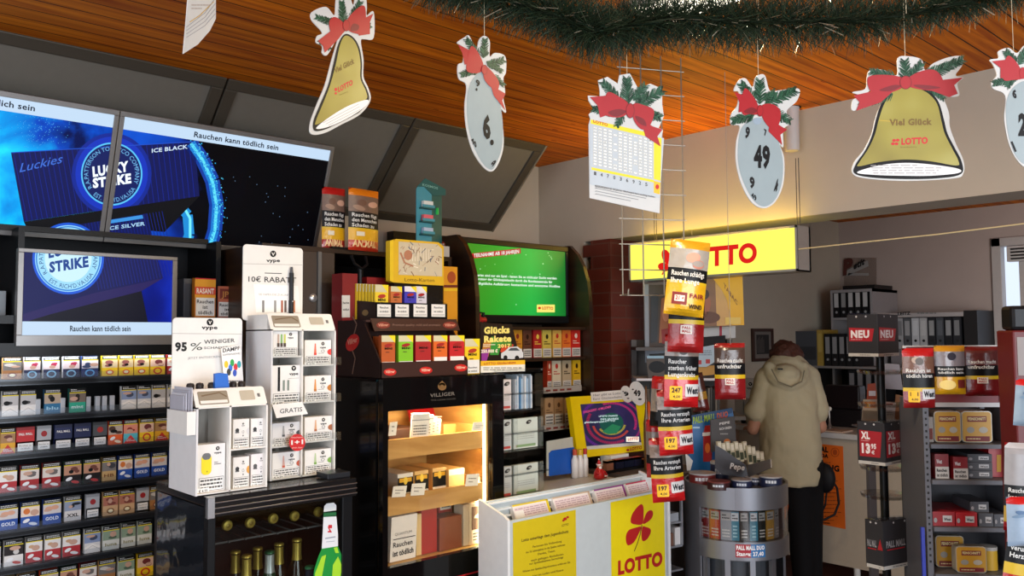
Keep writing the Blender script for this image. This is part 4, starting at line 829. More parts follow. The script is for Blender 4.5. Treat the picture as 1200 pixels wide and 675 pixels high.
def tray(py_top, py_bot, name, k):      # sloping wooden drawer with high front
    zt0 = fhm.px(456, py_top)[1]; zb0 = fhm.px(456, py_bot)[1]
    m = MB(); m.box((wx0, YH + .045, zb0), (wx1 - .014, YH + .058, zt0), M_OAK); m.box((wx0, YH + .058, zb0), (wx0 + .01, hy1 - .04, zt0 + .02), M_OAK); m.box((wx1 - .026, YH + .058, zb0), (wx1 - .014, hy1 - .04, zt0 + .02), M_OAK); m.box((wx0 + .01, YH + .058, zb0), (wx1 - .026, hy1 - .04, zb0 + .012), M_OAK); m.build('drawer', t); return zb0 + .012, zt0
dz1, dt1 = tray(518, 541, 'a', 0); dz2, dt2 = tray(586, 609, 'b', 1); dz3 = wz0_
def cbox(name, px0, px1, zb, h, Y, dp, c, lab, fn=None, tilt=0, lid=None, cat='cigar box', grp=None):
    fr = FY(Y); a = fr.px(px0, 560)[0]; b = fr.px(px1, 560)[0]; m = MB()
    f = Fyaw((a, Y, zb), 0, tilt); m.fbox(f, 0, b - a, 0, h, -dp, 0, c); d = D(m, f, px=False)
    if fn: fn(d, b - a, h)
    return m.build(name, label=lab, cat=cat, group=grp, bevel=.001)
def a_band(c, band='#141414', top='#d9a51c'):
    def fn(d, w, h): d.rect(0, 0, w, h * .42, '#eceae4', 1); d.rect(0, h * .42, w, h * .88, band, 1); d.rect(w * .1, h * .74, w * .9, h * .86, top, 2); d.ell(w * .5, h * .78, w * .13, h * .12, '#e8c84a', 3, 12); d.lines(w * .1, h * .08, w * .9, h * .34, 2, '#444', 2)
    return fn
gh = 'cigar boxes in the humidor'
# top drawer: open red box, white packs, labels
m = MB(); q = at(505, 500, Y=YH + .2); rx0 = at(492, 480, Y=YH + .3).x; rx1 = at(560, 480, Y=YH + .3).x
zb = dt1 - .03
cbox('cigar_box', 456, 492, dz1, .085, YH + .12, .15, '#3a1c12', 'dark brown cigar box in the top drawer, far left', None, grp=gh)
f = Fyaw((rx0, YH + .34, dt1 - .02), 0, 25); m = MB(); m.fbox(f, 0, rx1 - rx0, 0, .10, -.01, 0, mat('#b0141c', .4)); D(m, f, px=False).rect(.15, .035, .21, .07, '#c8303a', 1); D(m, f, px=False).rect(.14, .015, .21, .035, '#e6e0d8', 1); m.build('red_cigar_box', label='bright red open cigar box at the back of the top drawer', cat='cigar box', group=gh)
cbox('cigar_box', 520, 556, dz1, .075, YH + .2, .1, '#c49a5a', 'open tan cigar box below the red lid in the top drawer', None, grp=gh)
f = Fyaw(at(549, 480, Y=YH + .2), 40, 0); m = MB(); p = at(557, 500, Y=YH + .12); m.box((p.x - .012, YH + .1, dt1 - .02), (p.x - .004, YH + .32, dt1 + .045), mat('#c01820', .4)); m.build('cigar_box', label='red cigar box side seen at the right of the top drawer', cat='cigar box', group=gh)
first = None
for k in range(4):
    a = at(478 + k * 9, 515, Y=YH + .09); f = Fyaw((a.x, YH + .075 + k * .022, dt1 - .025), 18, -14 + 0)
    m = MB(); m.fbox(f, 0, .07, 0, .115 - .012 * k, -.014, 0, '#e4e0d6'); d = D(m, f, px=False); d.lines(.008, .03, .06, .075, 4, '#6a6660', 1); d.rect(.0, .09, .07, .093, '#888', 1)
    m.build('cigarillo_pack', label=f'white cigarillo pack leaning in the top drawer, {ON[k]} from the left of its stack', cat='cigarillo pack', group='white packs leaning in the top drawer')
def price_card(px0, px1, pyt, pyb, Y, k, wh):
    fr = FY(Y); P = [fr.px(px0 - 2 * 0, pyb), fr.px(px1, pyb - 1), fr.px(px1 + 2, pyt), fr.px(px0 + 2, pyt + 1)]; m = MB(); m.prism(fr, P, -.001, .0, '#ece8dc'); d = D(m, fr); xm = (px0 + px1) / 2
    d.lines(px0 + 4, pyt + 4, px1 - 2, pyb - 3, 2, '#8a867c', 1, .3)
    m.build('price_card', label='small white price card ' + wh, cat='price card', group='price cards in the humidor')
price_card(455, 464, 494, 511, YH + .043, 0, 'far left in the top drawer'); price_card(553, 569, 494, 505, YH + .04, 1, 'at the right end of the top drawer')
price_card(459, 475, 569, 583, YH + .04, 2, 'at the left end of the middle drawer'); price_card(481, 497, 566, 581, YH + .04, 3, 'second from the left on the middle drawer'); price_card(545, 560, 555, 570, YH + .04, 4, 'at the right end of the middle drawer')
for k, (a, b, c, n) in enumerate(((466, 484, '#16120f', 'black and white'), (486, 502, '#16120f', 'dark'), (507, 523, '#16120f', 'dark topped'))):
    cbox('cigar_box', a, b, dz2, .125 - .0 * k, YH + .10 + .01 * k, .16, mat('#d8b070' if k else '#e0dcd2', .6), f'{n} banded cigar box, {ON[k]} from the left in the middle drawer', a_band(c), -0, grp=gh)
cbox('cigar_box', 526, 544, dz2, .115, YH + .10, .17, '#d8b272', 'pale wooden cigar box with a printed lid, right in the middle drawer', lambda d, w, h: d.rect(0, .8 * h, w, h, '#e6e0d0', 1), grp=gh)
def a_toed(d, w, h): d.text('QUANTUM', (.15 * w, .58 * h), (.8 * w, .585 * h), .06 * h, '#6a6660', 1); d.line([(.1 * w, .5 * h), (.95 * w, .5 * h)], .02 * h, '#333', 1); d.text('Rauchen', (.1 * w, .32 * h), (.85 * w, .325 * h), .11 * h, '#222', 1, .02); d.text('ist tödlich', (.1 * w, .12 * h), (.9 * w, .13 * h), .12 * h, '#222', 1, .035)
cbox('cigar_box', 457, 487, dz3, .165, YH + .06, .12, '#e8e4dc', 'white cigar box with a large printed warning, bottom left of the humidor', a_toed, -4, grp=gh)
cbox('cigar_box', 488, 494, dz3, .155, YH + .07, .2, '#d9bd84', 'narrow pale cigar box beside the red one at the humidor bottom', None, grp=gh)
cbox('cigar_box', 494, 512, dz3, .165, YH + .07, .2, mat('#a3271c', .4), 'tall plain red cigar box at the humidor bottom', None, grp=gh)
cbox('cigar_box', 514, 530, dz3, .175, YH + .16, .15, mat('#b52a20', .4), 'red cigar box with a white label behind the brown one', lambda d, w, h: (d.rect(.1 * w, .75 * h, .9 * w, .93 * h, '#e4ddd0', 1), d.lines(.2 * w, .78 * h, .8 * w, .9 * h, 2, '#555', 2)), grp=gh)
cbox('cigar_box', 515, 541, dz3, .125, YH + .06, .08, mat('#7a3b20', .5), 'brown leather-like cigar box low at the humidor bottom', None, grp=gh)
def a_cap(d, w, h): d.rect(.15 * w, .35 * h, w, .9 * h, '#5a3020', 1); d.ell(.58 * w, .62 * h, .25 * w, .09 * h, '#efe8d8', 2, 14, 0, 180); d.rect(.15 * w, .04 * h, w, .33 * h, '#f0eee8', 1); d.lines(.25 * w, .08 * h, .92 * w, .29 * h, 3, '#333', 2)
cbox('cigarillo_pack', 550, 566, dz3, .165, YH + .055, .06, '#e2d8c6', 'upright cigarillo pack with a brown front at the humidor bottom right', a_cap, grp=None, cat='cigarillo pack')
cbox('cigarillo_pack', 543, 549, dz3, .16, YH + .062, .06, '#dcd4c4', 'narrow pale cigarillo pack left of the brown fronted one', None, cat='cigarillo pack')
cbox('cigarillo_pack', 568, 573, dz3, .15, YH + .07, .06, '#b08868', 'slim light brown cigarillo pack at the right wall of the humidor', None, cat='cigarillo pack')
# ================================================================ dark wall cabinet behind the humidor
M_DW = wood('dark_wood', '#1c1009', '#33200f', scale=(1, 1, 8), rough=.35); M_DK = mat('#15100d', .4)
YK = 3.05; kx0 = 1.49; kx1 = 2.43; kz = at(420, 293, Y=YK).z
t = thing('dark_cabinet', 'dark brown open-front wall cabinet behind the humidor and cigarillo displays', 'cabinet', ((kx0 + kx1) / 2, 3.3, 0))
MB().box((at(371, 350, Y=YK).x, YK - .012, 1.2), (at(375, 350, Y=YK).x, YK - .001, kz - .02), mat('#6f6e6c', .4, .5)).build('edge_strip', t)
MB().box((kx0, 3.60, 0), (kx1, 3.68, kz - .02), M_DK).build('back_panel', t)
for x in (kx0, kx1 - .02): MB().box((x, YK, 0), (x + .02, 3.6, kz - .02), M_DW).build('side_panel', t)
MB().box((kx0, YK, kz - .02), (kx1, 3.68, kz), M_DW).build('top_board', t)
xd = at(392, 350, Y=YK).x
dr = MB().box((kx0 + .02, YK, .4), (xd, YK + .02, kz - .02), mat('#3b2d22', .45)); dr = dr.build('door', t, bevel=.002)
p = at(366.5, 349, Y=YK); MB().lathe(p, [(.017, 0), (.017, .006), (.012, .010), (.0005, .011)], mat('#b0aeac', .3, .7), 20, axis=(0, -1, 0)).build('lock', dr, smooth=True)
for z in (.9, 1.48, 1.75): MB().box((xd + .005, YK + .03, z), (kx1 - .02, 3.6, z + .018), M_DW).build('shelf', t)
MB().box((kx0 + .02, YK + .03, .1), (kx1 - .02, 3.6, .4), M_DK).build('plinth', t)
# ---------------------------------------------------------------- cigarillo display (brown, two tiers) on the humidor
HZ = hz + .001
YG = 2.60; fgd = FY(YG)
gx0 = fgd.px(446, 440)[0]; gx1 = fgd.px(547, 430)[0]; gz1 = fgd.px(446, 425)[1]; M_BR = mat('#3a2019', .4); M_BR2 = mat('#2c1a16', .45); REDE = mat('#c8221c', .4)
t = thing('cigarillo_display', 'dark brown two tier cigarillo display on top of the humidor', 'display stand', ((gx0 + gx1) / 2, YG + .1, HZ))
zc2 = at(437, 375, Y=2.72).z
fsd = Fr((gx0 - .001, 0, 0), (0, -1, 0), (0, 0, 1))
S = [(-YG, HZ), (-(YG + .30), HZ), (-(YG + .30), zc2), (-(YG + .12), zc2), (-(YG + .06), gz1 + .08), (-YG, gz1)]
m = MB(); m.prism(fsd, S, -.006, 0, M_BR2); d = D(m, fsd, px=False); yc_ = -(YG + .19); zc_ = HZ + .13
d.ell(yc_, zc_, .05, .03, REDE, 1, 20, rot=20); d.text('Villiger', (yc_ - .035, zc_ - .01), (yc_ + .035, zc_ + .004), .02, '#e8a088', 2, .03)
d.line([(yc_, zc_ - .12), (yc_ + .02, zc_ - .06), (yc_, zc_ - .03)], .006, '#8a6a58', 1); d.line([(yc_ + .01, zc_ + .03), (yc_ + .03, zc_ + .07), (yc_, zc_ + .1)], .006, '#8a6a58', 1)
m.build('side_panel', t)
m = MB(); m.prism(fsd.moved(0, 0, -(gx1 - gx0)), S, -.006, 0, M_BR2); m.build('side_panel', t)
m = MB(); m.box((gx0, YG, HZ), (gx1, YG + .006, gz1), M_BR); d = D(m, FY(YG))
for x, y in ((457, 436), (499, 434), (540, 431)): d.ell(x, y, 7.5, 4.2, REDE, 1, 20); d.text('Villiger', (x - 5.5, y + 1.5), (x + 5.5, y + .8), 3.2, '#f0c4a8', 2, .03)
m.build('front_lip', t)
MB().box((gx0, YG + .13, gz1 + .005), (gx1, YG + .136, zc2), M_BR2).build('back_panel', t)
MB().box((gx0, YG + .006, HZ + .0), (gx1, YG + .3, HZ + .012), M_BR2).build('base', t)
MB().box((gx0, YG + .10, zc2 - .008), (gx1 + .01, YG + .3, zc2), M_BR).build('top_board', t)
fhh = Fr((0, YG + .085, fgd.px(437, 387)[1]), (1, 0, 0), (0, .3, 1)); m = MB(); P = [fhh.px(*p) for p in ((439, 388), (539, 387), (535, 374), (434, 373))]; m.prism(fhh, P, -.006, 0, M_BR); d = D(m, fhh)
for x in (449, 527): d.ell(x, 381, 8, 4, '#7c2a1e', 1, 20); d.text('Villiger', (x - 6, 382.5), (x + 6, 382.2), 3, '#d89a80', 2, .03)
d.text('Premium quality, mild and aromatic', (460, 382), (516, 382), 2.6, '#8a6c60', 1)
m.build('header_strip', t)
def cig(px0, px1, pyt, pyb, Y, c, lab, c2=None, z=None, corner='#f0d818', warn_h=.26, yellow=False, dp=.018, grp='cigarillo packs in the brown display', tilt=0):
    fr = FY(Y); a = fr.px(px0, pyb); b = fr.px(px1, pyt); z0 = a[1] if z is None else z; w, h = b[0] - a[0], b[1] - z0
    m = MB(); f = Fyaw((a[0], Y, z0), 0, tilt); m.fbox(f, 0, w, 0, h, -dp, 0, c); d = D(m, f, px=False)
    d.rect(0, .78 * h, w, h, mat('#cfc9a4'), 1) if c2 is None else d.rect(0, .78 * h, w, h, c2, 1)
    d.poly([(w * .5, h), (w, h), (w, h * .74)], corner, 2); d.ell(w * .5, .66 * h, .3 * w, .06 * h, '#a01c14' if not yellow else '#b03018', 2, 16, rot=8); d.text('MINI', (.22 * w, .52 * h), (.78 * w, .52 * h), .07 * h, '#241008', 2, .04)
    d.lines(.3 * w, .40 * h, .7 * w, .46 * h, 1, '#3a1c10', 2)
    d.rect(.03 * w, .015 * h, .97 * w, warn_h * h, WHITE, 2)
    if warn_h > .2: d.text('Rauchen', (.2 * w, .16 * h), (.8 * w, .16 * h), .05 * h, '#222', 3, .02); d.text('ist tödlich', (.2 * w, .06 * h), (.8 * w, .06 * h), .05 * h, '#222', 3, .02)
    return m.build('cigarillo_pack', label=lab, cat='cigarillo pack', group=grp)
zz = gz1 - .045
for k, (a, b, c, n) in enumerate(((447, 463, '#b8561c', 'brown-orange'), (467, 484, '#7cbf1c', 'lime green'), (487, 505, '#a81c1c', 'dark red'), (508, 524, '#d8641c', 'orange'), (527, 544, '#c01c20', 'bright red'))):
    cig(a, b, 393, 428 - k * .6, YG + .012, c, f'{n} cigarillo pack in the lower tier, {ON[k]} from the left', z=fgd.px(a, 428 - k)[1], warn_h=.2 if k > 2 else .1)
m = MB()
for k in range(3):
    cig(440 + k * 2.6, 448 + k * 2.6, 394, 426, YG + .075 - k * .02, '#c0622a', f'orange-edged cigarillo pack behind the first one, lower tier, {ON[k]} from the back', z=HZ + .0125)
cig(545, 562, 397, 437, YG + .01, '#ecc61c', 'yellow cigarillo pack with white warning right of the brown display', yellow=True, warn_h=.4, z=HZ)
# upper tray
YU = YG + .155; fu = FY(YU); ux0 = fu.px(440, 370)[0]; ux1 = fu.px(524, 370)[0]; uz0 = zc2 + .001; uz1 = fu.px(440, 354)[1]
t = thing('cigarillo_tray', 'black cigarillo tray with four white warning labels standing on the brown display', 'tray', ((ux0 + ux1) / 2, YU + .08, uz0))
m = MB(); m.box((ux0, YU, uz0), (ux1, YU + .005, uz1), M_BLK); d = D(m, FY(YU))
for k, x in enumerate((442, 463, 484.5, 505.5)):
    d.poly([(x, 356.5), (x + 16, 357), (x + 16, 371.5), (x, 371)], WHITE, 1); d.text('Rauchen', (x + 3, 361.3), (x + 13, 361.6), 2.2, '#222', 2, .02); d.text('ist tödlich', (x + 3, 366), (x + 13, 366.2), 2.2, '#222', 2, .02); d.line([(x + 1, 369), (x + 15, 369)], .5, '#555', 2)
m.build('front', t)
fsd2 = Fr((ux0 - .001, 0, 0), (0, -1, 0), (0, 0, 1)); sb = -(YU + .15); m = MB(); m.prism(fsd2, [(-YU, uz0), (sb, uz0), (sb, uz1 + .012), (-YU, uz1)], -.004, 0, M_BR2); D(m, fsd2, px=False).ell(-(YU + .07), uz0 + .03, .022, .012, '#8a7040', 1, 16); m.build('side_panel', t)
m = MB(); m.prism(fsd2.moved(0, 0, -(ux1 - ux0)), [(-YU, uz0), (sb, uz0), (sb, uz1 + .06), (-YU, uz1)], -.004, 0, CLR); m.build('side_panel', t)
MB().box((ux0, YU + .005, uz0), (ux1, YU + .15, uz0 + .005), M_BLK).build('base', t)
for k in range(7): cig(439.5 - k * 3.6, 455 - k * 4.2, 334 - k * .2, 356, YU + .03 + k * .017, '#e8c828', f'yellow cigarillo pack in the black tray, {ON[k]} from the front of its stack', yellow=True, z=uz0 + .0055, warn_h=.05, dp=.012, grp='yellow cigarillo packs in the tray')
cig(458, 471, 336, 355, YU + .015, '#c06a30', 'brown-orange cigarillo pack leaning beside the yellow ones in the tray', z=uz1 - .03, warn_h=.05)
for k, (a, b) in enumerate(((474, 488), (487, 500))): cig(a, b, 336, 356, YU + .012 + .014 * k, '#3a36b0' if k == 0 else '#d8d4e0', ['blue and white cigarillo pack leaning in the black tray', 'white and yellow cigarillo pack at the right of the black tray'][k], z=uz1 - .03, warn_h=.05, c2='#e4e2ea')
# postcard box, red box, amber box
fp_ = FY(2.86); a = fp_.px(462, 332); b = fp_.px(519, 286); z0 = uz1 + .06
t = thing('postcard_box', 'yellow cardboard postcard box with a faint sketch of people on its front', 'box', (a[0], 2.9, a[1]))
m = MB(); m.box((a[0], 2.86, uz0 + .0), (b[0], 2.95, a[1]), M_DK); m.build('support', t)
m = MB(); m.prism(fp_, [fp_.px(*q) for q in ((461, 282), (464, 280), (514, 284), (520, 289), (520, 335), (461, 331))], -.02, 0, mat('#dfb41c', .5)); d = D(m, fp_)
d.poly([(467, 283), (512, 286), (518, 292), (518, 324), (467, 322)], '#cfc2a4', 1); rr = random.Random(4)
for k in range(46): x, y = rr.uniform(469, 514), rr.uniform(287, 320); d.line([(x, y), (x + rr.uniform(-4, 5), y + rr.uniform(-6, 6))], rr.uniform(.4, 1.2), rr.choice(['#8a6c54', '#b58e70', '#6d7684', '#a87c62', '#efe6d4']), 2)
for k in range(8): d.line([(481 + k * 3, 288 + k * .6), (480 + k * 3.2, 306)], .6, '#ece4d4', 2)
d.ell(478, 299, 5, 6, '#b67c5c', 3, 14); d.line([(469, 296), (474, 308), (484, 312)], 2, '#b67c5c', 3)
d.text('Lotto-Karten', (474, 329.5), (509, 330.5), 4, '#6a4a10', 1)
m.build('card_front', t)
m = MB(); m.prism(fp_, [fp_.px(*q) for q in ((457, 282), (461, 281), (461, 331), (457, 329))], -.03, .0, mat('#e8c41c', .5)); m.build('side_flap', t)
m = MB(); fr = FY(2.9); a = fr.px(401, 372); b = fr.px(419, 321); m.box((a[0], 2.9, HZ), (b[0], 2.98, b[1]), mat('#7c1418', .4)); d = D(m, fr); d.rect(400.5, 346, 410, 372, '#cfccc6', 1); d.text('Rauchen', (401.5, 356), (409, 356), 2.5, '#222', 2, .02); d.text('tödlich', (401.5, 364), (409, 364), 2.5, '#222', 2, .02)
m.build('red_carton', label='tall dark red carton with a white warning left of the black tray', cat='carton')
m = MB(); fr = FY(2.955); a = fr.px(430, 330); b = fr.px(458, 326); m.box((a[0], 2.955, HZ), (b[0] - .01, 3.03, b[1]), mat('#8a181a', .4)); m.build('red_carton', label='low red carton behind the yellow packs of the black tray', cat='carton')
m = MB(); fr = FY(2.97); a = fr.px(520, 345); b = fr.px(536, 313); m.box((a[0], 2.97, HZ), (b[0], 3.03, b[1]), mat('#e09a18', .5)); d = D(m, fr); d.ell(529, 325, 5, 7, '#a8481c', 1, 16); d.rect(520, 334, 536, 337, '#6a1c14', 1); d.rect(520, 338, 536, 341, '#e8c01c', 1)
m.build('amber_carton', label='amber yellow carton with a brown oval left of the green screen', cat='carton')
m = MB(); fr = FY(3.02); a = fr.px(498, 292); b = fr.px(537, 281); m.box((a[0], YK + .01, kz), (b[0] - .02, YK + .2, kz + .05), mat('#b7b4ae', .5)); d = D(m, FY(YK + .01)); d.lines(504, 284, 530, 289, 1, '#8a8884', 1); m.build('white_tray', label='flat whitish tray beneath the teal display tower', cat='tray')
WT = kz + .0515
# teal tower
yt_ = YK + .05; ft = FY(yt_); a = ft.px(488, 280)[0]; b = ft.px(506, 280)[0]; top = ft.px(498, 210)[1]; tl = ft.px(488, 221)[1]
t = thing('display_tower', 'teal cardboard tower with slanted top and small shelves above the postcard box', 'display tower', ((a + b) / 2, yt_ + .05, WT))
M_T1 = mat('#3f8fa0', .5); M_T2 = mat('#1c5a58', .5)
xr = b + .075
m = MB(); m.prism(ft, [(a, WT), (b, WT), (b, ft.px(506, 226)[1]), (ft.px(497, 212)[0], top), (a, tl)], -.004, 0, M_T1); m.build('front_panel', t)
m = MB(); fr2 = Fr((b, yt_, 0), (1, .25, 0), (0, 0, 1)); q = [fr2.px(*p) for p in ((506, 227), (522, 224))]; m.prism(fr2, [(0, WT), (.075, WT), (.075, q[1][1]), (0, q[0][1])], -.004, 0, M_T2); m.build('side_panel', t)
m = MB(); fr3 = Fr((b, yt_ - .004, 0), (1, .25, 0), (0, 0, 1)); m.prism(ft.moved(0, 0, .003), [ft.px(*p) for p in ((488, 219), (498, 209), (522, 222), (522, 229), (507, 229), (497, 219))], -.003, 0, M_T2); D(m, ft.moved(0, 0, .003)).text('KOSMOS', (495, 217.5), (513, 222), 2.6, '#7fb8b0', 1, .02); m.build('header_flap', t)
for y in (243, 259, 274):
    m = MB(); p0, p1 = ft.px(491, y), ft.px(505, y); m.box((p0[0], yt_ - .03, p0[1] - .006), (p1[0], yt_, p0[1]), M_T2); m.box((p0[0], yt_ - .03, p0[1]), (p1[0], yt_ - .027, p0[1] + .012), M_T1); m.build('pocket', t)
for k, (y, c, n) in enumerate(((243, '#d8dcd8', 'white'), (259, '#d8606c', 'pink'), (274, '#aebed6', 'pale blue'))):
    p0, p1 = ft.px(493, y), ft.px(504, y - 6); m = MB(); m.box((p0[0], yt_ - .024, p0[1] + .0005), (p1[0], yt_ - .006, p1[1]), c); m.build('small_box', label=f'tiny {n} box in a pocket of the teal tower', cat='box')
m = MB(); p = fr2.px(514, 252); m.fbox(fr2, .03, .036, p[1], p[1] + .03, 0, .012, mat('#38d060', .4)); m.build('lighter', label='bright green sliver on the dark side of the teal tower', cat='lighter')
p = at(518, 281, Y=YK + .1); MB().ball((p.x, p.y, WT + .016), .016, mat('#7c2018', .3), 12).build('round_candle', smooth=True, label='small dark red round object on the white tray right of the tower', cat='candle')
# tobacco pouches
def pouch(fr, w, h, T, bands, draw=None, cols=8, rows=24, pinch=.9, sag=0, top_flat=.12):
    """inflated pouch, local x 0..w, y 0..h; bands = [(y_from, material)] bottom up"""
    def hg(x, y):
        u = min(max(x / w, 0), 1) * 2 - 1; v = min(max(y / h, 0), 1); a = max(0, 1 - abs(u) ** 2.6); b = min(1, v / .10) if v < .5 else min(1, (1 - v) / top_flat)
        return T * .5 * a * max(b, .0) ** .6
    m = MB(); ys = sorted(set([round(i / rows, 4) for i in range(rows + 1)] + [round(b[0], 4) for b in bands]))
    def nar(y): return 1 - (1 - pinch) * (1 - min(1, min(y, 1 - y) * 6)) * 0
    for side in (1, -1):
        for j in range(len(ys) - 1):
            mm = [b for b in bands if b[0] <= ys[j] + 1e-6][-1][1] if side > 0 else bands[0][1]
            V_ = []; 
            for y in (ys[j], ys[j + 1]):
                for i in range(cols + 1): x = w * i / cols; V_.append(fr.w(x, y * h, side * hg(x, y * h)))
            n = cols + 1; F = [(i, i + 1, n + i + 1, n + i) if side > 0 else (i, n + i, n + i + 1, i + 1) for i in range(cols)]
            m.add(V_, F, mm)
    d = D(m, fr, px=False, base=.0012, step=.0005, hgt=hg)
    if draw: draw(d, w, h)
    return m, d
def foil(c, r=.28): return mat(c, r, 0, noise=.10, scale=40, bump=.35, coat=.3)
def wtxt(d, w, h, y, lines, s, x0=.08, x1=.9):
    for k, l in enumerate(lines): d.text(l, (x0 * w, (y - k * s * 1.5) * h), (min(x1, x0 + .07 * len(l)) * w if len(l) < 12 else x1 * w, (y - k * s * 1.5) * h), s * h, '#d8d8d4', 1, .02)
def art_blob(d, w, h, y0, y1, cols, seed=1):
    r = random.Random(seed)
    for k, c in enumerate(cols):
        cx, cy = w * r.uniform(.25, .75), h * r.uniform(y0 + .06, y1 - .06); a, b = w * r.uniform(.12, .2), h * r.uniform(.03, .07)
        d.ell(cx, cy, a, min(b, cy - y0 * h - .001, y1 * h - cy - .001), c, k * .3, 14, rot=r.uniform(-20, 20))
def pou(name, px0, px1, pyt, pyb, D_=None, Y=None, yaw=0, roll=0, T=.03, bands=None, draw=None, lab='', grp=None, tilt=0):
    c = at((px0 + px1) / 2, pyb, D=D_, Y=Y); f = Fyaw(c, yaw, tilt, roll); l = f.px(px0, pyb)[0]; r = f.px(px1, pyb)[0]; tp = f.px((px0 + px1) / 2, pyt)[1]
    f2 = Fr(f.w(l, 0, 0), f.u, f.v); m, d = pouch(f2, r - l, tp, T, bands, draw)
    return m.build(name, smooth='all', label=lab, cat='tobacco pouch', group=grp)
DKR = foil('#7c1210'); RED = foil('#b3161a'); YEL = foil('#d6a414'); BKF = mat('#101012', .4); YLN = mat('#c9a818', .4); 
def d_animal(d, w, h): art_blob(d, w, h, .62, .9, ['#6b4c3c', '#9a7c68', '#c49a84'], 3); wtxt(d, w, h, .54, ['Rauchen fügt', 'den Menschen', 'Schaden zu'], .055); d.rect(.2 * w, .23 * h, .45 * w, .30 * h, '#ddd6c0', 1); d.text('ANIMAL', (.1 * w, .06 * h), (.86 * w, .06 * h), .10 * h, '#e8c48c', 1, .04)
ab = [(0, foil('#b4301a')), (.16, YEL), (.34, YLN), (.36, BKF), (.62, mat('#70584c', .4, noise=.3, scale=60)), (.88, foil('#d87a18'))]
pou('tobacco_pouch', 377, 404, 220, 293, Y=YK + .02, T=.03, bands=[(0, foil('#9c2216'))] + ab[1:5] + [(.88, foil('#b01c1c'))], draw=d_animal, lab='left tobacco pouch with a red top edge beside the large screens', grp='tobacco pouches standing on the dark cabinet')
pou('tobacco_pouch', 408, 443, 222, 294, Y=YK - .01, yaw=-6, T=.035, bands=ab, draw=d_animal, lab='right tobacco pouch with an orange top edge above the black clamp', grp='tobacco pouches standing on the dark cabinet')
m = MB(); p = at(406, 300, Y=YK - .005); m.box((p.x - .07, YK - .012, kz + .0), (p.x + .1, YK + .035, kz + .006), M_BLK); m.box((p.x - .003, YK + .036, kz + .006), (p.x + .003, YK + .042, kz + .26), '#a8a8a4')
q = at(420, 310, Y=YK - .03); m.tube([(q.x - .035, YK - .03, q.z + .035), (q.x - .03, YK - .05, q.z - .0), (q.x, YK - .055, q.z - .02), (q.x + .03, YK - .05, q.z), (q.x + .035, YK - .03, q.z + .035)], .007, M_BLK); m.cyl((q.x, YK - .045, q.z - .015), (q.x, YK - .045, q.z - .12), .012, M_BLK, seg=10); m.build('pouch_stand', label='black clamp stand carrying the two pouches right of the screens', cat='stand')
# ================================================================ curved unit with the green screen
YM = 3.08; fm = FY(YM); ux0 = 2.465; ux1 = at(690, 400, Y=2.95).x
t = thing('curved_shelf_unit', 'dark wooden shelf unit with curved side boards around the green screen', 'shelf', ((ux0 + ux1) / 2, 3.3, 0))
ztp = at(690, 300, X=ux1).z
for X_ in (ux1, ux0 + .02):
    f = Fr((X_, 0, 0), (0, -1, 0), (0, 0, 1)); P = []
    for (px_, py_) in ((667, 288), (676, 298), (683, 312), (688, 330), (690.5, 352), (691, 380)): p = at(px_, py_, X=ux1); P.append((-p.y, p.z))
    P += [(-2.93, .0), (-3.66, 0), (-3.66, P[0][1])]
    m = MB(); m.prism(f, P, -.025, 0, M_DW); m.build('side_board', t)
zsh = [at(640, y, Y=3.0).z for y in (383, 419, 456, 500)]
MB().box((ux0 + .02, 3.6, 0), (ux1 - .001, 3.66, at(600, 284, Y=3.6).z), M_DK).build('back_panel', t)
for z in zsh: MB().box((ux0 + .022, 2.97, z - .016), (ux1 - .002, 3.6, z - .001), M_DW).build('shelf', t)
MB().box((ux0 + .022, 3.0, 0), (ux1 - .002, 3.6, .9), M_DK).build('plinth', t)
# screen
c = [fm.px(*p) for p in ((539, 279), (664, 288), (664, 378), (541, 379))]; u0, u1, v0, v1 = (c[0][0] + c[3][0]) / 2, c[1][0], (c[2][1] + c[3][1]) / 2, (c[0][1] + c[1][1]) / 2
v0 = max(v0, zsh[0] + .02)
t = thing('monitor', 'black framed monitor with a bright green lottery notice', 'screen', ((u0 + u1) / 2, YM, zsh[0]))
m = MB(); m.box((u0, YM, v0), (u1, YM + .05, v1), M_DK); bz_ = .035
for a in ((u0, u1, v1 - bz_ * .8, v1), (u0, u1, v0, v0 + bz_ * 1.1), (u0, u0 + bz_, v0 + bz_ * 1.1, v1 - bz_ * .8), (u1 - bz_ * .5, u1, v0 + bz_ * 1.1, v1 - bz_ * .8)): m.box((a[0], YM - .012, a[2]), (a[1], YM, a[3]), M_BLK)
m.build('frame', t, bevel=.003)
m = MB(); m.box((u0 + .2, YM - .01, zsh[0]), (u1 - .2, YM + .12, zsh[0] + .012), M_BLK); m.box(((u0 + u1) / 2 - .04, YM + .05, zsh[0] + .012), ((u0 + u1) / 2 + .04, YM + .07, v0 + .05), M_BLK); m.build('foot', t)
def green_fn(nt, b, N, L):
    tc = N('ShaderNodeTexCoord'); sp = N('ShaderNodeSeparateXYZ'); L(tc.outputs['Object'], sp.inputs[0]); mr = N('ShaderNodeMapRange'); mr.inputs['From Min'].default_value = -.35; mr.inputs['From Max'].default_value = .35; L(sp.outputs['X'], mr.inputs['Value'])
    r = ramp(N, [(0, '#2c8a0c'), (.3, '#08a020'), (.62, '#02b844'), (1, '#027020')]); L(mr.outputs[0], r.inputs[0]); b.inputs['Base Color'].default_value = (.005, .005, .005, 1); L(r.outputs[0], b.inputs['Emission Color']); b.inputs['Emission Strength'].default_value = .75
m = MB(); i0, i1, j0, j1 = u0 + bz_, u1 - bz_ * .5, v0 + bz_ * 1.1, v1 - bz_ * .8; m.box((i0, YM - .006, j0), (i1, YM - .001, j1), nodemat('green_picture', green_fn)); d = D(m, FY(YM - .006), base=.0006, step=.0005)
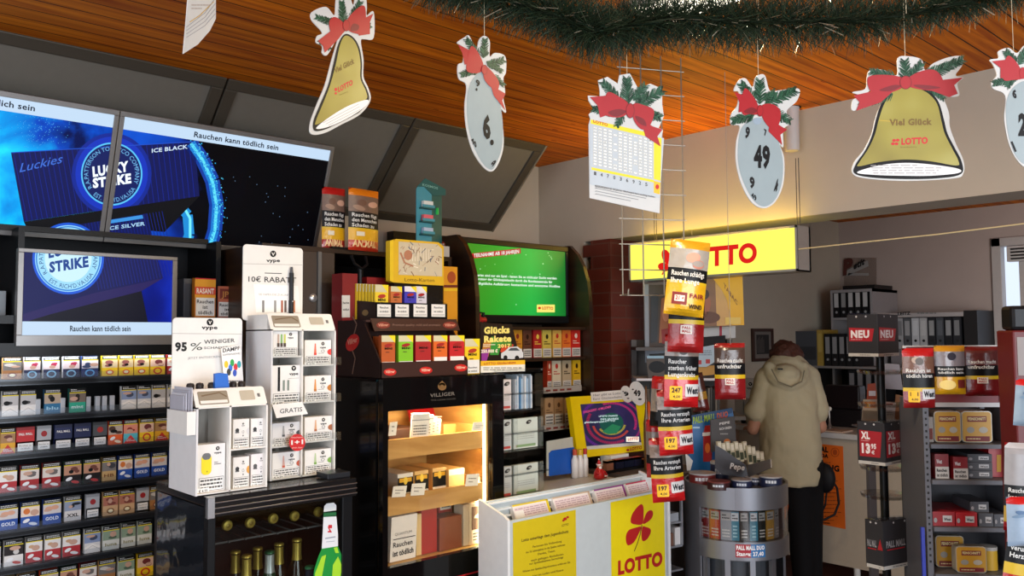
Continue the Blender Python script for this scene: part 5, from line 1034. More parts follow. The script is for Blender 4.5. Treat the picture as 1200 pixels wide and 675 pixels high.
WE = E('#e6f6ea'); d.poly([(553, 297), (610, 291), (610, 297), (553, 303)], E('#b8202a'), 1); d.text('TEILNAHME AB 18 JAHREN', (555, 301.5), (608, 296.5), 4, WE, 2, .02)
d.text('Lotterien sind nur ein Spiel - lassen Sie es nicht zur Sucht werden', (553, 323.5), (652, 327.5), 2.8, WE, 2, .03); d.text('Beratung der Glücksspielsucht durch die Bundeszentrale für', (557, 328), (647, 332), 2.8, WE, 2, .03); d.text('gesundheitliche Aufklärung: kostenlose und anonyme Hotline', (550, 333), (656, 337), 2.8, WE, 2, .03)
d.rect(629, 357, 650, 366, E('#f0e470'), 1); d.text('LOTTO', (635, 362.5), (648, 363), 3.2, E('#d03018'), 2, .04); d.ell(632, 361, 1.8, 1.6, E('#d03018'), 2, 8)
rr = random.Random(9)
for k in range(16): x, y = rr.uniform(552, 656), rr.uniform(296, 362); s = rr.uniform(.4, .9); d.ell(x, y, s, s, E('#a8ecb8'), 1.5, 6)
m.build('display', t)
# packs right of the card
KB = [('#c98a1c', 'amber', '#7a1c10'), ('#5e3622', 'brown', '#2a1408'), ('#a81c1c', 'red', '#e8c84a'), ('#cdb84e', 'pale yellow', '#2a2210'), ('#e0b050', 'golden', '#b8281c'), ('#e07428', 'orange', '#b01c14'), ('#c8281c', 'bright red', '#e8d0c0')]
def shelfbox(px0, px1, pyt, z, Y, c, em, lab, grp, wh=.32):
    fr = FY(Y); a = fr.px(px0, 400)[0]; b = fr.px(px1, 400)[0]; h = fr.px((px0 + px1) / 2, pyt)[1] - z; w = b - a
    m = MB(); m.box((a, Y, z), (b, Y + .03, z + h), mat(c, .45)); d = D(m, Fr((a, Y, z), (1, 0, 0), (0, 0, 1)), px=False); d.rect(.02 * w, .02 * h, .98 * w, wh * h, '#cfccc4', 1); d.lines(.12 * w, .06 * h, .88 * w, (wh - .04) * h, 3, '#444', 2)
    d.ell(.5 * w, .74 * h, .16 * w, .09 * h, em, 1, 12); d.lines(.15 * w, .45 * h, .85 * w, .6 * h, 2, em, 1)
    m.build('cigarillo_pack', label=lab, cat='cigarillo pack', group=grp)
for k, (a, b, ti) in enumerate(((601, 612, 385), (613, 623, 386), (625, 635, 386), (636, 646, 386), (648, 658, 385), (659, 669, 385), (670, 680, 385))):
    shelfbox(a, b, ti, zsh[1], 3.0 + (k % 3) * .004, KB[k][0], KB[k][2], f'{KB[k][1]} cigarillo pack on the upper shelf below the green screen, {ON[k]} from the left', 'packs on the upper shelf of the curved unit')
for k, (a, b, c, e_, n) in enumerate(((641, 646, '#b03a20', '#e8d8c0', 'narrow rusty'), (647, 657, '#d8cdb0', '#b8281c', 'cream and red'), (659, 669, '#b9a888', '#2a1a10', 'tan'), (671, 680, '#dcb01c', '#2a1408', 'bright yellow'))):
    shelfbox(a, b, 420, zsh[2] + .0, 3.0, c, e_, f'{n} cigarillo pack on the middle shelf of the curved unit', 'packs on the middle shelf of the curved unit', .25)
for k, (a, b) in enumerate(((638, 648), (649, 659), (661, 671))):
    shelfbox(a, b, 466, zsh[3] + .0, 3.0, '#b08c64', '#5a3a20', f'light brown pack on the lowest visible shelf of the curved unit, {ON[k]} from the left', 'packs on the lowest shelf of the curved unit', .42)
m = MB(); f = FY(2.965); a = f.px(637, 452)[0]; b = f.px(681, 452)[0]
for z in (zsh[2], zsh[3]): 
    m = MB(); m.box((a, 2.962, z - .018), (b, 2.968, z + .012), '#a8a49c'); d = D(m, Fr((a, 2.962, z - .018), (1, 0, 0), (0, 0, 1)), px=False)
    for k in range(4): d.rect(.012 + k * .05, .008, .045 + k * .05, .018, '#7a2c20', 1)
    m.build('price_rail', bpy.data.objects['curved_shelf_unit'])
# small red locomotive ornament in front of the green screen
p = at(563, 381, Y=2.985); t = thing('toy_train', 'tiny red toy locomotive in front of the green screen corner', 'ornament', (p.x, 2.985, zsh[0]))
z0 = zsh[0]; RT = mat('#a01c1c', .4)
m = MB(); m.box((p.x - .035, 2.975, z0 + .012), (p.x - .005, 3.0, z0 + .06), RT); m.box((p.x - .038, 2.972, z0 + .06), (p.x - .002, 3.003, z0 + .068), BLK); m.cyl((p.x - .005, 2.9875, z0 + .03), (p.x + .03, 2.9875, z0 + .03), .014, RT); m.build('body', t)
m = MB(); m.cyl((p.x + .02, 2.9875, z0 + .04), (p.x + .02, 2.9875, z0 + .066), .005, BLK, .009, 10); m.build('chimney', t)
for dx in (-.028, -.008, .016): MB().cyl((p.x + dx, 2.972, z0 + .011), (p.x + dx, 3.003, z0 + .011), .011, mat('#201818', .5), seg=14).build('wheel', t)
# ================================================================ clear rack and lottery card on the counter
CZ = .94   # counter top
YR = 2.56; fr_ = FY(YR); rx0 = fr_.px(590, 520)[0]; rx1 = fr_.px(637, 520)[0]; rx0 = max(rx0, hx1 + .006); rz1 = fr_.px(610, 433)[1]
t = TR = thing('card_rack', 'clear acrylic rack of phone cards between humidor and yellow terminal', 'rack', ((rx0 + rx1) / 2, YR + .05, CZ))
mdx = fr_.px(606, 500)[0]
lv = [fr_.px(612, y)[1] for y in (583, 528, 481)]
for x in (rx0, mdx, rx1 - .003): MB().box((x, YR, CZ), (x + .003, YR + .12, rz1), M_ACR).build('upright', t)
for z in lv + [rz1]: MB().box((rx0, YR - .004, max(z - .002, CZ + .001)), (rx1, YR + .12, max(z - .002, CZ + .001) + .004), M_ACR).build('acrylic_shelf', t)
m = MB(); m.box((rx0, YR + .12, CZ), (rx1, YR + .124, rz1), clear('smoke', (.75, .77, .8), .15)); m.build('back_panel', t)
for y in (461, 507, 555): p = fr_.px(612, y)[1]; MB().box((rx0, YR - .012, p - .003), (rx1 + .02, YR - .006, p + .004), clear('lip', (.8, .84, .86), .5, .1)).build('front_lip', t)
for k, (lev_, x0, x1, c, n) in enumerate(((2, rx0, mdx, '#cfc6c2', 'upper left'), (1, rx0, mdx, '#b9bdb8', 'middle left'), (0, rx0, mdx, '#b4b4ae', 'lower left'), (1, mdx, rx1, '#c2cabf', 'middle right'), (0, mdx, rx1, '#c0c6bc', 'lower right'))):
    z = lv[lev_] + .004; hh = .125; w = x1 - x0 - .012; x = x0 + .007
    m = MB(); m.box((x, YR + .03, max(z, CZ + .006)), (x + w, YR + .05, z + hh), c); d = D(m, Fr((x, YR + .03, z), (1, 0, 0), (0, 0, 1)), px=False, base=.0005); cx = w * .62
    d.ell(cx, hh * .86, .016, .008, '#2e2c2a', 1, 16, rot=15); d.ell(cx + .004, hh * .86, .008, .004, '#8a8880', 2, 12)
    d.lines(w * .15, hh * .3, w * .85, hh * .5, 3, '#8f8c84', 1, .25); d.rect(w * .1, .006, w * .9, hh * .13, '#b04038' if x0 == rx0 else '#7c9a6c', 1)
    m.build('card_pack', label=f'pale phone card pack in the {n} pocket of the clear rack', cat='card pack', group='phone cards in the clear rack')
for k in range(11):
    x = mdx + .010 + k * .0095; z = lv[2] + .004; m = MB(); m.box((x, YR + .02 + .004 * (k % 3), z), (x + .006, YR + .09, z + .125 + .006 * ((k * 7) % 4)), ['#aebcc8', '#8fa2b4', '#d4d8da', '#5f8bb0'][k % 4])
    m.build('card_pack', label=f'bluish card standing edge-on in the upper right rack pocket, {ON[k]} from the left', cat='card pack', group='bluish cards in the upper right rack pocket')
# Gluecksrakete card
fk = Fyaw(at(590, 436, Y=YR + .06), 0, 6); m = MB(); P = [fk.px(*p) for p in ((563, 378), (600, 380), (606, 406), (614, 414), (615, 435), (563, 437))]
m.prism(fk, P, -.004, 0, mat('#241a14', .4)); d = D(m, fk)
for k, (pts, c) in enumerate((([(566, 402), (578, 396), (572, 418), (564, 420)], '#b8781c'), ([(576, 394), (588, 400), (584, 416), (574, 416)], '#2c8a2c'), ([(590, 400), (602, 404), (596, 418), (586, 412)], '#c03a1c'), ([(564, 410), (574, 408), (570, 424), (564, 424)], '#8a2a8a'), ([(586, 396), (598, 398), (600, 406), (588, 404)], '#3a7a1c'))): d.poly(pts, c, 1 + k * .2)
YT = mat('#f0dc78', .4); d.text('Glücks', (567, 391), (597, 390), 7.5, YT, 3, .05); d.text('Rakete', (567, 401), (599, 400), 7, YT, 3, .05); d.text('2017', (583, 407.5), (598, 407), 4, YT, 3, .04); d.text('250.000 €', (563.5, 413.5), (583, 413), 3.6, '#f0e8d0', 3, .04)
d.lines(566, 403, 580, 407, 2, '#e8e0c8', 3)
d.poly([(587, 420), (587, 414), (592, 411), (596, 407), (606, 406), (611, 410), (613, 414), (613, 419), (600, 421)], '#c9ccce', 3); d.poly([(595, 411), (598, 408), (605, 407.5), (609, 411)], '#3a4248', 4); d.ell(592, 419, 2.4, 2.6, '#1a1a1a', 4, 12); d.ell(605.5, 419.5, 2.6, 2.8, '#1a1a1a', 4, 12)
d.poly([(563, 423), (615, 422), (615, 427), (563, 429)], '#e8b41c', 3); d.text('LOTTO Glücksrakete', (567, 427.5), (604, 426), 2.6, '#a8281c', 4, .02); d.poly([(563, 429), (615, 427), (615, 435), (563, 437)], '#e8e6da', 3); d.lines(566, 430, 611, 434.5, 2, '#8a887c', 4)
m.build('lottery_card', label='dark Glücksrakete lottery card with a white car above the clear rack', cat='card')
# ================================================================ lotto slip counter
YL = 2.3; fl_ = FY(YL); lx0 = fl_.px(597, 640)[0]; lx1 = fl_.px(781, 640)[0]; lz = (fl_.px(598, 610)[1] + fl_.px(778, 574)[1]) / 2
M_LW = mat('#bcc6c8', .5); M_YE = mat('#e2cf0e', .45); YLB = YL + .14; lzb = at(680, 568, Y=YLB).z
t = TL = thing('lotto_slip_counter', 'white lottery slip holder with yellow front panels on the sales counter', 'counter display', ((lx0 + lx1) / 2, YL + .1, 0))
m = MB(); m.box((lx0, YL, .35), (lx1, YL + .012, lz), M_LW); fp = m.build('front_panel', t)
for x in (lx0 - .0005, lx1 + .013):
    f = Fr((x - (.012 if x < lx1 else 0) + (.012 if x < lx1 else 0), 0, 0), (0, -1, 0), (0, 0, 1)); m = MB(); m.prism(f, [(-YL + .004, .35), (-(YLB + .02), .35), (-(YLB + .02), lzb + .01), (-(YL + .02), lz + .018), (-YL + .004, lz + .005)], 0 if x < lx1 else -.012, .012 if x < lx1 else 0, mat('#dfe2e2', .5)); m.build('side_panel', t)
m = MB(); m.box((lx0, YLB, .35), (lx1, YLB + .012, lzb), M_LW)
for k in range(3): m.box((lx0, YLB - .012 + 0 * k, lzb - .012 - k * .028), (lx1, YLB, lzb - .006 - k * .028), mat('#e4e8ea', .4))
m.build('back_panel', t)
m = MB(); m.box((lx0, YL + .012, lz - .14), (lx1, YLB, lz - .13), M_LW); m.build('tray_floor', t)
m = MB(); d = D(m, fl_, base=.0008)
xs0 = fl_.px(601, 640)[0]; xs1 = fl_.px(675, 640)[0]; e = D(m, fl_, px=False, base=.0006); e.rect(xs0, .4, xs1, lz - .008, mat('#cdb812', .5), 0)
TXT = '#4a3e0c'
def pl(s, x0, y0, x1, h, b=.01): d.text(s, (x0, y0), (x1, y0 - (x1 - x0) * .2), h, TXT, 1, b)
pl("Lotto unterliegt dem Jugendschutz", 611, 635, 666, 3.4, .02); pl('Personen bis Vollendung', 624, 642, 658, 2.5); pl('des 18. Lebensjahres ist das Spielen verboten', 616, 648.5, 662, 2.5); pl('Danke, Team', 630, 650.5, 650, 2.5); pl('nach gültigen Richtlinien', 622, 658, 660, 2.5); pl('zur Spielteilnahme berechtigt', 620, 662, 660, 2.5); pl('Wissen zur Spielsuchtprävention erfahren Sie', 612, 671, 668, 2.5); pl('hier im Laden und Kasse', 624, 676, 660, 2.5)
RL = mat('#b01c1c', .45)
for (cx, cy, r_) in ((662, 608, 2.2), (665, 606, 1.6), (660, 610, 1.5)): d.ell(cx, cy, r_, r_ * .8, RL, 1, 10)
pl('LOTTO', 658, 617, 666, 2.4)
m.build('notice_panel', fp)
m = MB(); d = D(m, fl_, base=.0008); e = D(m, fl_, px=False, base=.0006); xs0 = fl_.px(716, 640)[0]; xs1 = fl_.px(779, 640)[0]; e.rect(xs0, .4, xs1, lz - .008, M_YE, 0)
# four-leaf clover
def leaf(pts, lv=1): d.poly(pts, RL, lv)
def lp(pts): 
    n = len(pts); P = []
    for i in range(n):      # Catmull-Rom smoothing
        p0, p1, p2, p3 = pts[i - 1], pts[i], pts[(i + 1) % n], pts[(i + 2) % n]
        for k in range(5):
            u = k / 5; P.append(tuple(.5 * ((2 * p1[j]) + (-p0[j] + p2[j]) * u + (2 * p0[j] - 5 * p1[j] + 4 * p2[j] - p3[j]) * u * u + (-p0[j] + 3 * p1[j] - 3 * p2[j] + p3[j]) * u ** 3) for j in (0, 1)))
    return P
leaf(lp([(752.5, 614), (744, 614.5), (739, 612), (740, 604), (745, 596), (750.5, 591), (753.5, 593), (754, 602)])); leaf(lp([(753.5, 614), (756, 604), (760, 598.5), (764, 598.5), (765, 603), (762, 609)]))
leaf(lp([(751, 617.5), (744, 618.5), (737, 621), (733.5, 627), (733.5, 635), (736, 639), (742, 636), (747, 628)])); leaf(lp([(752.5, 617.5), (757, 617.5), (762, 620), (762, 625), (758, 632), (753, 634), (751.5, 628)]))
d.line([(752, 615), (750, 626), (747, 636), (743, 646)], .9, '#5a2a14', 1); d.rect(772, 581, 774, 584, '#222', 1)
d.text('LOTTO', (724, 673), (776, 661.5), 15, RL, 1, .055)
m.build('clover_panel', fp)
# lottery slips in the trays
for k, (a, b, c, n) in enumerate(((602, 646, '#e0c820', 'yellow-edged'), (652, 698, '#c8b098', 'beige-edged'), (704, 741, '#8c3a8c', 'violet-edged'), (744, 779, '#c02a50', 'crimson-edged'))):
    f = Fyaw((0, YL + .055, lz - .128), 0, 24); P = [f.px(a, 600)[0], f.px(b, 600)[0]]; m = MB(); hs = .165
    m.fbox(f, P[0], P[1], 0, hs, -.02, 0, '#e9e4e0'); d = D(m, f, px=False); w = P[1] - P[0]
    d.rect(P[0], hs - .006, P[1], hs, c, 1); d.rect(P[1] - .012, 0, P[1], hs, c, 1); d.rect(P[0] + .006, hs - .05, P[1] - .016, hs - .012, '#e6d6d8', 1); d.lines(P[0] + .008, hs - .048, P[1] - .02, hs - .014, 4, '#b9a0a8', 2)
    if k == 0: d.rect(P[0] + .004, hs - .06, P[0] + .05, hs - .025, '#f2f2ee', 3)
    if k == 3: d.rect(P[1] - .06, hs - .045, P[1] - .02, hs - .01, '#c02a3c', 3)
    m.build('lottery_slips', label=f'{n} stack of lottery slips in the white holder', cat='lottery slips', group='lottery slips in the holder')
# counter behind
m = MB(); m.box((hx1 + .004, YLB + .035, .9), (lx1 + .01, 2.93, CZ - .001), mat('#b9bab6', .4)); m.box((hx1 + .004, YLB + .05, 0), (lx1, 2.9, .9), mat('#8b8d8e', .5))
m.build('sales_counter', label='grey sales counter carrying the clear rack and the yellow terminal', cat='counter', bevel=.003)
m = MB(); f = FY(YLB + .045); a = f.px(592, 578)[0]; b = f.px(648, 576)[0]; m.box((max(a, hx1 + .006), YLB + .045, CZ), (b, YLB + .05, CZ + .022), mat('#e0c814', .4)); d = D(m, FY(YLB + .045)); m.build('yellow_strip', label='yellow edge strip at the foot of the clear rack', cat='strip')
# terminal
yk = 2.82; c_ = at(718, 500, Y=yk); ftm = Fyaw(c_, 0, 14, 0); Q = [ftm.px(*p) for p in ((668, 465), (754, 461), (763, 527), (677, 537))]
t = thing('lotto_terminal', 'bright yellow framed customer screen standing on the sales counter', 'terminal', (c_.x, yk, CZ))
M_TY = mat('#f0d400', .4)
m = MB(); m.prism(ftm, Q, -.03, 0, M_TY); m.build('frame', t, bevel=.004)
Qs = [ftm.px(*p) for p in ((680, 474), (744, 470), (751, 518), (687, 523))]
def term_fn(nt, b, N, L):
    tc = N('ShaderNodeTexCoord'); n = N('ShaderNodeTexNoise'); n.inputs['Scale'].default_value = 6; L(tc.outputs['Object'], n.inputs['Vector']); r = ramp(N, [(.35, '#0c1430'), (.7, '#2a1a4a')]); L(n.outputs['Fac'], r.inputs[0]); L(r.outputs[0], b.inputs['Emission Color']); b.inputs['Emission Strength'].default_value = 1; b.inputs['Base Color'].default_value = (.01, .01, .01, 1)
m = MB(); m.prism(ftm, Qs, .0, .003, nodemat('terminal_picture', term_fn)); d = D(m, ftm, base=.0036, step=.0004, clip=Qs[::-1] if sum(Qs[i][0] * Qs[(i + 1) % 4][1] - Qs[(i + 1) % 4][0] * Qs[i][1] for i in range(4)) < 0 else Qs)
for R_, c, a0, a1, hh in ((38, '#6a1f8c', 100, 250, .90), (30, '#b0204c', 60, 210, .88), (30, '#c8286a', 250, 380, .9), (23, '#d84a2a', 30, 170, .88), (17, '#c8b42c', 10, 150, .85), (36, '#a82a6a', 270, 400, .93)):
    for k in range(0, 40): 
        aa = a0 + (a1 - a0) * k / 40; d.ell(716, 496, R_, R_ * .82, E(c, .8), 1, 1, aa, aa + (a1 - a0) / 40 * .55, hole=hh)
d.ell(716, 496, 14, 12, E('#10463c'), 1, 24); d.poly([(705, 506), (717, 497), (727, 500), (722, 508), (712, 509)], E('#2a8a5c', .6), 2)
d.text('EUROJACKPOT - 43 MILLIONEN', (683, 484.5), (715, 478), 2.6, E('#d8487c'), 3, .02)
for k, (y, a, b, s) in enumerate(((489, 701, 723, 'LETZTE CHANCE'), (492.5, 703, 724, 'DES JAHRES'), (496, 684, 706, 'glücksspirale'), (494.8, 706, 720, 'LOTTO'))): d.text(s, (a, y), (b, y - .8), 1.9, E('#cfe4e4'), 3, .02)
d.rect(733, 512, 748, 518, E('#f2ead8'), 3); d.text('LOTTO', (735, 516.5), (747, 515.5), 3, E('#c8281c'), 4, .04)
m.build('display', t)
m = MB(); d = D(m, ftm, base=.0008); d.poly([(687, 523), (751, 518), (752, 521.5), (688, 527)], '#dcdcd4', 1); d.text('LOTTO', (738, 528), (752, 526), 3.2, RL, 2, .04); d.ell(735.5, 527.5, 1.6, 1.5, RL, 2, 10); m.build('lower_strip', t)
zb_ = min(ftm.w(*q).z for q in Q)
m = MB(); bx = ftm.w((Q[0][0] + Q[1][0]) / 2, min(q[1] for q in Q), -.03)
m.box((bx.x - .13, yk - .045, CZ), (bx.x + .13, 2.90, CZ + .012), M_DK); m.box((bx.x - .05, yk - .02, CZ + .012), (bx.x + .05, yk + .02, zb_ + .05), M_DK); m.build('stand', t)
# things on top of the terminal
fc_ = Fr(ftm.w(0, 0, .003), ftm.u, ftm.v); m = MB(); m.prism(fc_, [fc_.px(*p) for p in ((692, 460), (742, 456), (742, 467), (693, 471))], 0, .001, WHITE); d = D(m, Fr(fc_.w(0, 0, .001), fc_.u, fc_.v)); d.text('Hier gibt es Lotto', (695, 464.5), (728, 461.8), 2.6, '#555', 1); d.text('Euro Glücksscheine', (695, 469), (729, 466), 2.6, '#555', 1)
m.build('note_card', label='handwritten white note on the top edge of the yellow terminal', cat='note')
for k, (x, y, r_, s, l) in enumerate(((734, 462, 6.5, '9', 'smaller paper lottery ball on the terminal top'), (747, 461, 9.2, '49', 'larger paper lottery ball with numbers on the terminal corner'))):
    f = Fr(ftm.w(0, 0, .005 + .003 * k), ftm.u, ftm.v); cx, cy = f.px(x, y); rr_ = f.px(x + r_, y)[0] - cx; m = MB(); m.prism(f, [(cx + rr_ * math.cos(a), cy + rr_ * math.sin(a)) for a in [2 * math.pi * i / 28 for i in range(28)]], 0, .002, '#e4e4e0'); d = D(m, Fr(f.w(0, 0, .002), f.u, f.v))
    d.text(s, (x - r_ * .5, y + r_ * .2), (x + r_ * .4, y + r_ * .4), r_ * .7, '#1c1c1c', 1, .05); d.ell(x + r_ * .3, y + r_ * .75, r_ * .25, r_ * .12, '#333', 1, 8); d.ell(x - r_ * .6, y - r_ * .5, r_ * .14, r_ * .1, '#333', 1, 8)
    m.build('paper_lottery_ball', label=l, cat='paper ball')
# blue folder in a stand
f = Fyaw(at(657, 548, Y=2.74), 0, 8); m = MB(); m.prism(f, [f.px(*p) for p in ((641, 517), (671, 512), (674, 553), (641, 558))], -.006, 0, '#b8bcb4'); m.prism(f, [f.px(*p) for p in ((643, 531), (646, 528), (672, 524), (675, 554), (643, 558))], .0005, .004, mat('#1c58b8', .35)); m.build('blue_folder', label='blue folder against a pale board left of the yellow terminal', cat='folder')
# small things in front of the terminal
yb = 2.70
def fl2(px_, py_): return at(px_, py_, Y=yb)
def small(name, px0, px1, pyt, c, lab, cat, shape='box', cap=None, Y=yb, z=CZ, grp=None, extra=None):
    f = FY(Y); a = f.px(px0, 545)[0]; b = f.px(px1, 545)[0]; h = f.px((px0 + px1) / 2, pyt)[1] - z; w = b - a; m = MB()
    if shape == 'box': m.box((a, Y, z), (b, Y + w * .5, z + h), c)
    else: m.lathe(((a + b) / 2, Y + w / 2, z), [(w * .42, 0), (w * .5, .004), (w * .5, h * .62), (w * .3, h * .75), (w * .3, h * .8)], c, 14)
    if cap: m.lathe(((a + b) / 2, Y + w / 2, z), [(w * .32, h * .8), (w * .32, h), (.0004, h)], cap, 12) if shape != 'box' else m.box((a, Y, z + h * .75), (b, Y + w * .5, z + h + .0005), cap)
    if extra: extra(D(m, FY(Y), base=.0006))
    return m.build(name, label=lab, cat=cat, group=grp, smooth=(shape != 'box'))
for k, (a, b, ti, cp) in enumerate(((674, 680, 527, '#b8482c'), (680, 686, 527, '#d8b030'), (686, 691, 526, '#b02424'))): small('perfume_bottle', a, b, ti, '#dcdcdc', f'slim white bottle in front of the terminal, {ON[k]} from the left', 'bottle', 'b', cp, grp='slim bottles before the terminal')
for k, (a, b) in enumerate(((711, 719), (722, 731), (732, 743), (744, 752))): small('liquor_miniature', a, b, 540 - k * 1.5, mat(['#8a5a44', '#161a2c', '#14182a', '#191a30'][k], .3), f'small dark carton with a coloured top in the black tray, {ON[k]} from the left', 'carton', 'box', ['#c8a080', '#b8442c', '#8a3450', '#b02c24'][k], z=CZ + .012, grp='small cartons in the black tray')
small('miniature_carton', 754, 762, 538, mat('#201414', .3), 'rightmost small carton with a red band below the terminal', 'carton', 'box', '#b02420', z=CZ + .012)
m = MB(); a = at(708, 555, Y=yb - .01).x; b = at(765, 553, Y=yb - .01).x; m.box((a, yb - .012, CZ), (b, yb + .05, CZ + .011), BLK); m.build('black_tray', label='flat black tray holding small cartons below the yellow terminal', cat='tray')
small('white_price_card', 716, 737, 533, WHITE, 'small white card standing behind the cartons before the terminal', 'card', Y=yb + .055)
# santa figurine
p = at(702, 556, Y=2.62); t = thing('santa_figurine', 'small red and white santa figurine in front of the terminal', 'figurine', (p.x, 2.62, CZ)); RS_ = mat('#b81818', .35); x, y, z = p.x, 2.62, CZ
m = MB(); m.lathe((x, y, z), [(.02, 0), (.026, .01), (.024, .03), (.014, .048), (.010, .052)], RS_, 16); m.tube([(x + .012, y - .004, z + .04), (x + .028, y - .014, z + .028)], [.007, .006], RS_, 8); m.tube([(x - .012, y - .004, z + .04), (x - .024, y - .014, z + .026)], [.007, .006], RS_, 8); m.build('body', t, smooth='all')
m = MB(); m.ball((x, y - .002, z + .060), .011, '#d8a080', 12); m.build('head', t, smooth='all')
m = MB(); m.lathe((x, y, z + .066), [(.012, -.002), (.0125, .003)], WHITE, 14); m.lathe((x, y, z + .068), [(.011, 0), (.006, .014), (.001, .022)], RS_, 12); m.ball((x, y, z + .091), .004, WHITE, 8); m.build('hat', t, smooth='all')
m = MB(); m.ball((x, y - .009, z + .052), .009, '#efece6', 10, (1, .6, 1.1)); m.build('beard', t, smooth='all')
m = MB(); m.lathe((x + .04, 2.63, z), [(.016, 0), (.022, .01), (.018, .022), (.004, .03)], RS_, 14); m.lathe((x + .04, 2.63, z), [(.0225, .008), (.0225, .013)], WHITE, 14); m.build('santa_hat', smooth='all', label='small red santa hat right of the santa figurine', cat='ornament')
# ================================================================ back office
XO = 7.0
fo_ = FX(XO); M_BK = '#151416'; M_SP = '#b9b8b8'
def binder(fr, x0, x1, y0, y1, c, lab, grp, dp=.28, spine='#a9a8a8', hole=True):
    m = MB(); m.fbox(fr, x0, x1, y0, y1, -dp, 0, c); d = D(m, fr, px=False, base=.001, step=.0008); w = x1 - x0; h = y1 - y0
    d.rect(x0 + w * .16, y0 + h * .38, x1 - w * .16, y0 + h * .9, spine, 0)
    if hole: d.ell((x0 + x1) / 2, y0 + h * .2, w * .2, w * .2, '#8d8d8f' if c in (M_BK, '#1d1c1e') else '#222', 0, 12)
    return m.build('ring_binder', label=lab, cat='binder', group=grp)
# tall cupboard in the corner
a = fo_.px(973, 345)[0]; b = fo_.px(1022, 345)[0]; zt = fo_.px(1000, 339)[1]; zb = fo_.px(1000, 430)[1]
t = thing('office_cupboard', 'tall grey open cupboard holding a row of binders in the far corner', 'cupboard', (XO + .2, -(a + b) / 2, 0)); M_GW = mat('#8e898a', .6)
for x in (a, b - .02): MB().fbox(fo_, x, x + .02, 0, zt, -.5, 0, M_GW).build('side_panel', t)
MB().fbox(fo_, a, b, zt - .025, zt, -.5, .001, M_GW).build('top_board', t)
z1 = fo_.px(1000, 372)[1]
for z in (z1, z1 - .36, z1 - .72, .08): MB().fbox(fo_, a + .02, b - .02, z - .02, z, -.48, 0, M_GW).build('shelf', t)
MB().fbox(fo_, a + .02, b - .02, .0, zt - .025, -.5, -.485, '#4a4648').build('back_panel', t)
w = (b - a - .05) / 5
for k in range(5): binder(fo_, a + .025 + k * w, a + .025 + (k + 1) * w - .008, z1, z1 + .235, M_BK, f'black binder with pale spine label in the corner cupboard, {ON[k]} from the left', 'binders in the corner cupboard', spine='#b4b2b2' if k != 1 else '#8d8c8c')
MB().fbox(fo_, a + .09, b + .0, zt + .001, zt + .035, -.4, -.05, mat('#1a1718', .5)).build('flat_black_box', label='flat black box lying on top of the corner cupboard', cat='box')
# petit sign on the far wall
ff = FX(XF - .02); P = [ff.px(*p) for p in ((989, 302), (1027, 302), (1027, 337), (989, 339))]
t = thing('acrylic_sign', 'clear wall sign with dark script lettering above the corner cupboard', 'sign', ff.w(P[2][0], P[2][1], 0))
m = MB(); m.prism(ff, P, -.008, -.004, clear('sign_glass', (.9, .88, .87), .1)); m.build('pane', t)
m = MB(); d = D(m, ff, base=0, step=.002); d.poly([(990, 318), (1006, 310), (1017, 305), (1018, 312), (1006, 317), (992, 324)], '#8d8a88', 0); d.text('P', (988, 322), (999, 319), 17, '#4a1a14', 1, .06, up=(1, -17)); d.text('etit', (1000, 316), (1013, 309.5), 7, '#1c1a1a', 1, .05, up=(1, -8)); d.rect(994, 320, 1018, 323, '#8d8a88', 0); m.build('lettering', t)
# picture
fpic = FY(YW - .012); P = [fpic.px(*p) for p in ((881, 385), (905, 386), (905, 422), (881, 424))]
t = thing('framed_picture', 'small dark picture with a wooden frame on the grey wall behind the customer', 'picture', fpic.w(P[0][0], P[3][1], 0))
u0, u1, v0, v1 = P[0][0], P[1][0], P[3][1], P[0][1]
m = MB()
for q in ((u0, u1, v0, v0 + .025), (u0, u1, v1 - .025, v1), (u0, u0 + .025, v0 + .025, v1 - .025), (u1 - .025, u1, v0 + .025, v1 - .025)): m.fbox(fpic, q[0], q[1], q[2], q[3], -.01, .012, mat('#3a2018', .4))
m.build('frame', t)
m = MB(); m.fbox(fpic, u0 + .025, u1 - .025, v0 + .025, v1 - .025, -.01, .002, '#6f6862'); d = D(m, fpic, px=False, base=.003); d.rect(u0 + .06, v0 + .06, u1 - .06, v1 - .05, '#2e2c2c', 0)
for k in range(7): d.rect(u0 + .07 + k * .016, v0 + .07, u0 + .08 + k * .016, v1 - .09 + (k % 3) * .012, '#4a4440', 1)
m.build('print', t)
# desk shelf with binders (left) and black return
XD = 6.75; fd_ = FX(XD); zs = fd_.px(980, 429)[1]
a = fd_.px(930, 430)[0]; b = fd_.px(1004, 426)[0]
t = thing('wall_shelf_unit', 'dark office shelf behind the customer with a tall yellow edge', 'shelf', (XD + .15, -(a + b) / 2, 0))
MB().fbox(fd_, a, b + .5, zs - .02, zs, -.4, .0, '#7c7674').build('shelf_board', t)
MB().fbox(fd_, a, b + .5, 0, zs - .02, -.4, -.38, M_BK).build('back_panel', t)
x0 = fd_.px(926, 400)[0]; x1 = fd_.px(957, 400)[0]; x2 = fd_.px(964, 400)[0]; zt2 = fd_.px(950, 388)[1]
for z in (zs - .28, zs - .6): MB().fbox(fd_, a, b + .5, z - .02, z, -.38, 0, '#2a2728').build('shelf_board', t)
for x in (a, b + .48): MB().fbox(fd_, x, x + .02, 0, zs - .021, -.38, 0, '#2a2728').build('side_panel', t)
m = MB(); m.fbox(fd_, x0, x1, zs, zt2, -.25, 0, '#43464c'); D(m, fd_, px=False, base=.001).rect(x0 + .01, zs + .05, x1 - .01, zs + .16, '#2c2e33'); m.build('archive_box', label='dark grey archive box on the office shelf above the customer head', cat='box')
binder(fd_, x1 + .002, x2, zs, zt2 + .01, '#a3863a', 'yellow binder beside the dark archive box on the office shelf', None, spine='#b49a50', hole=False)
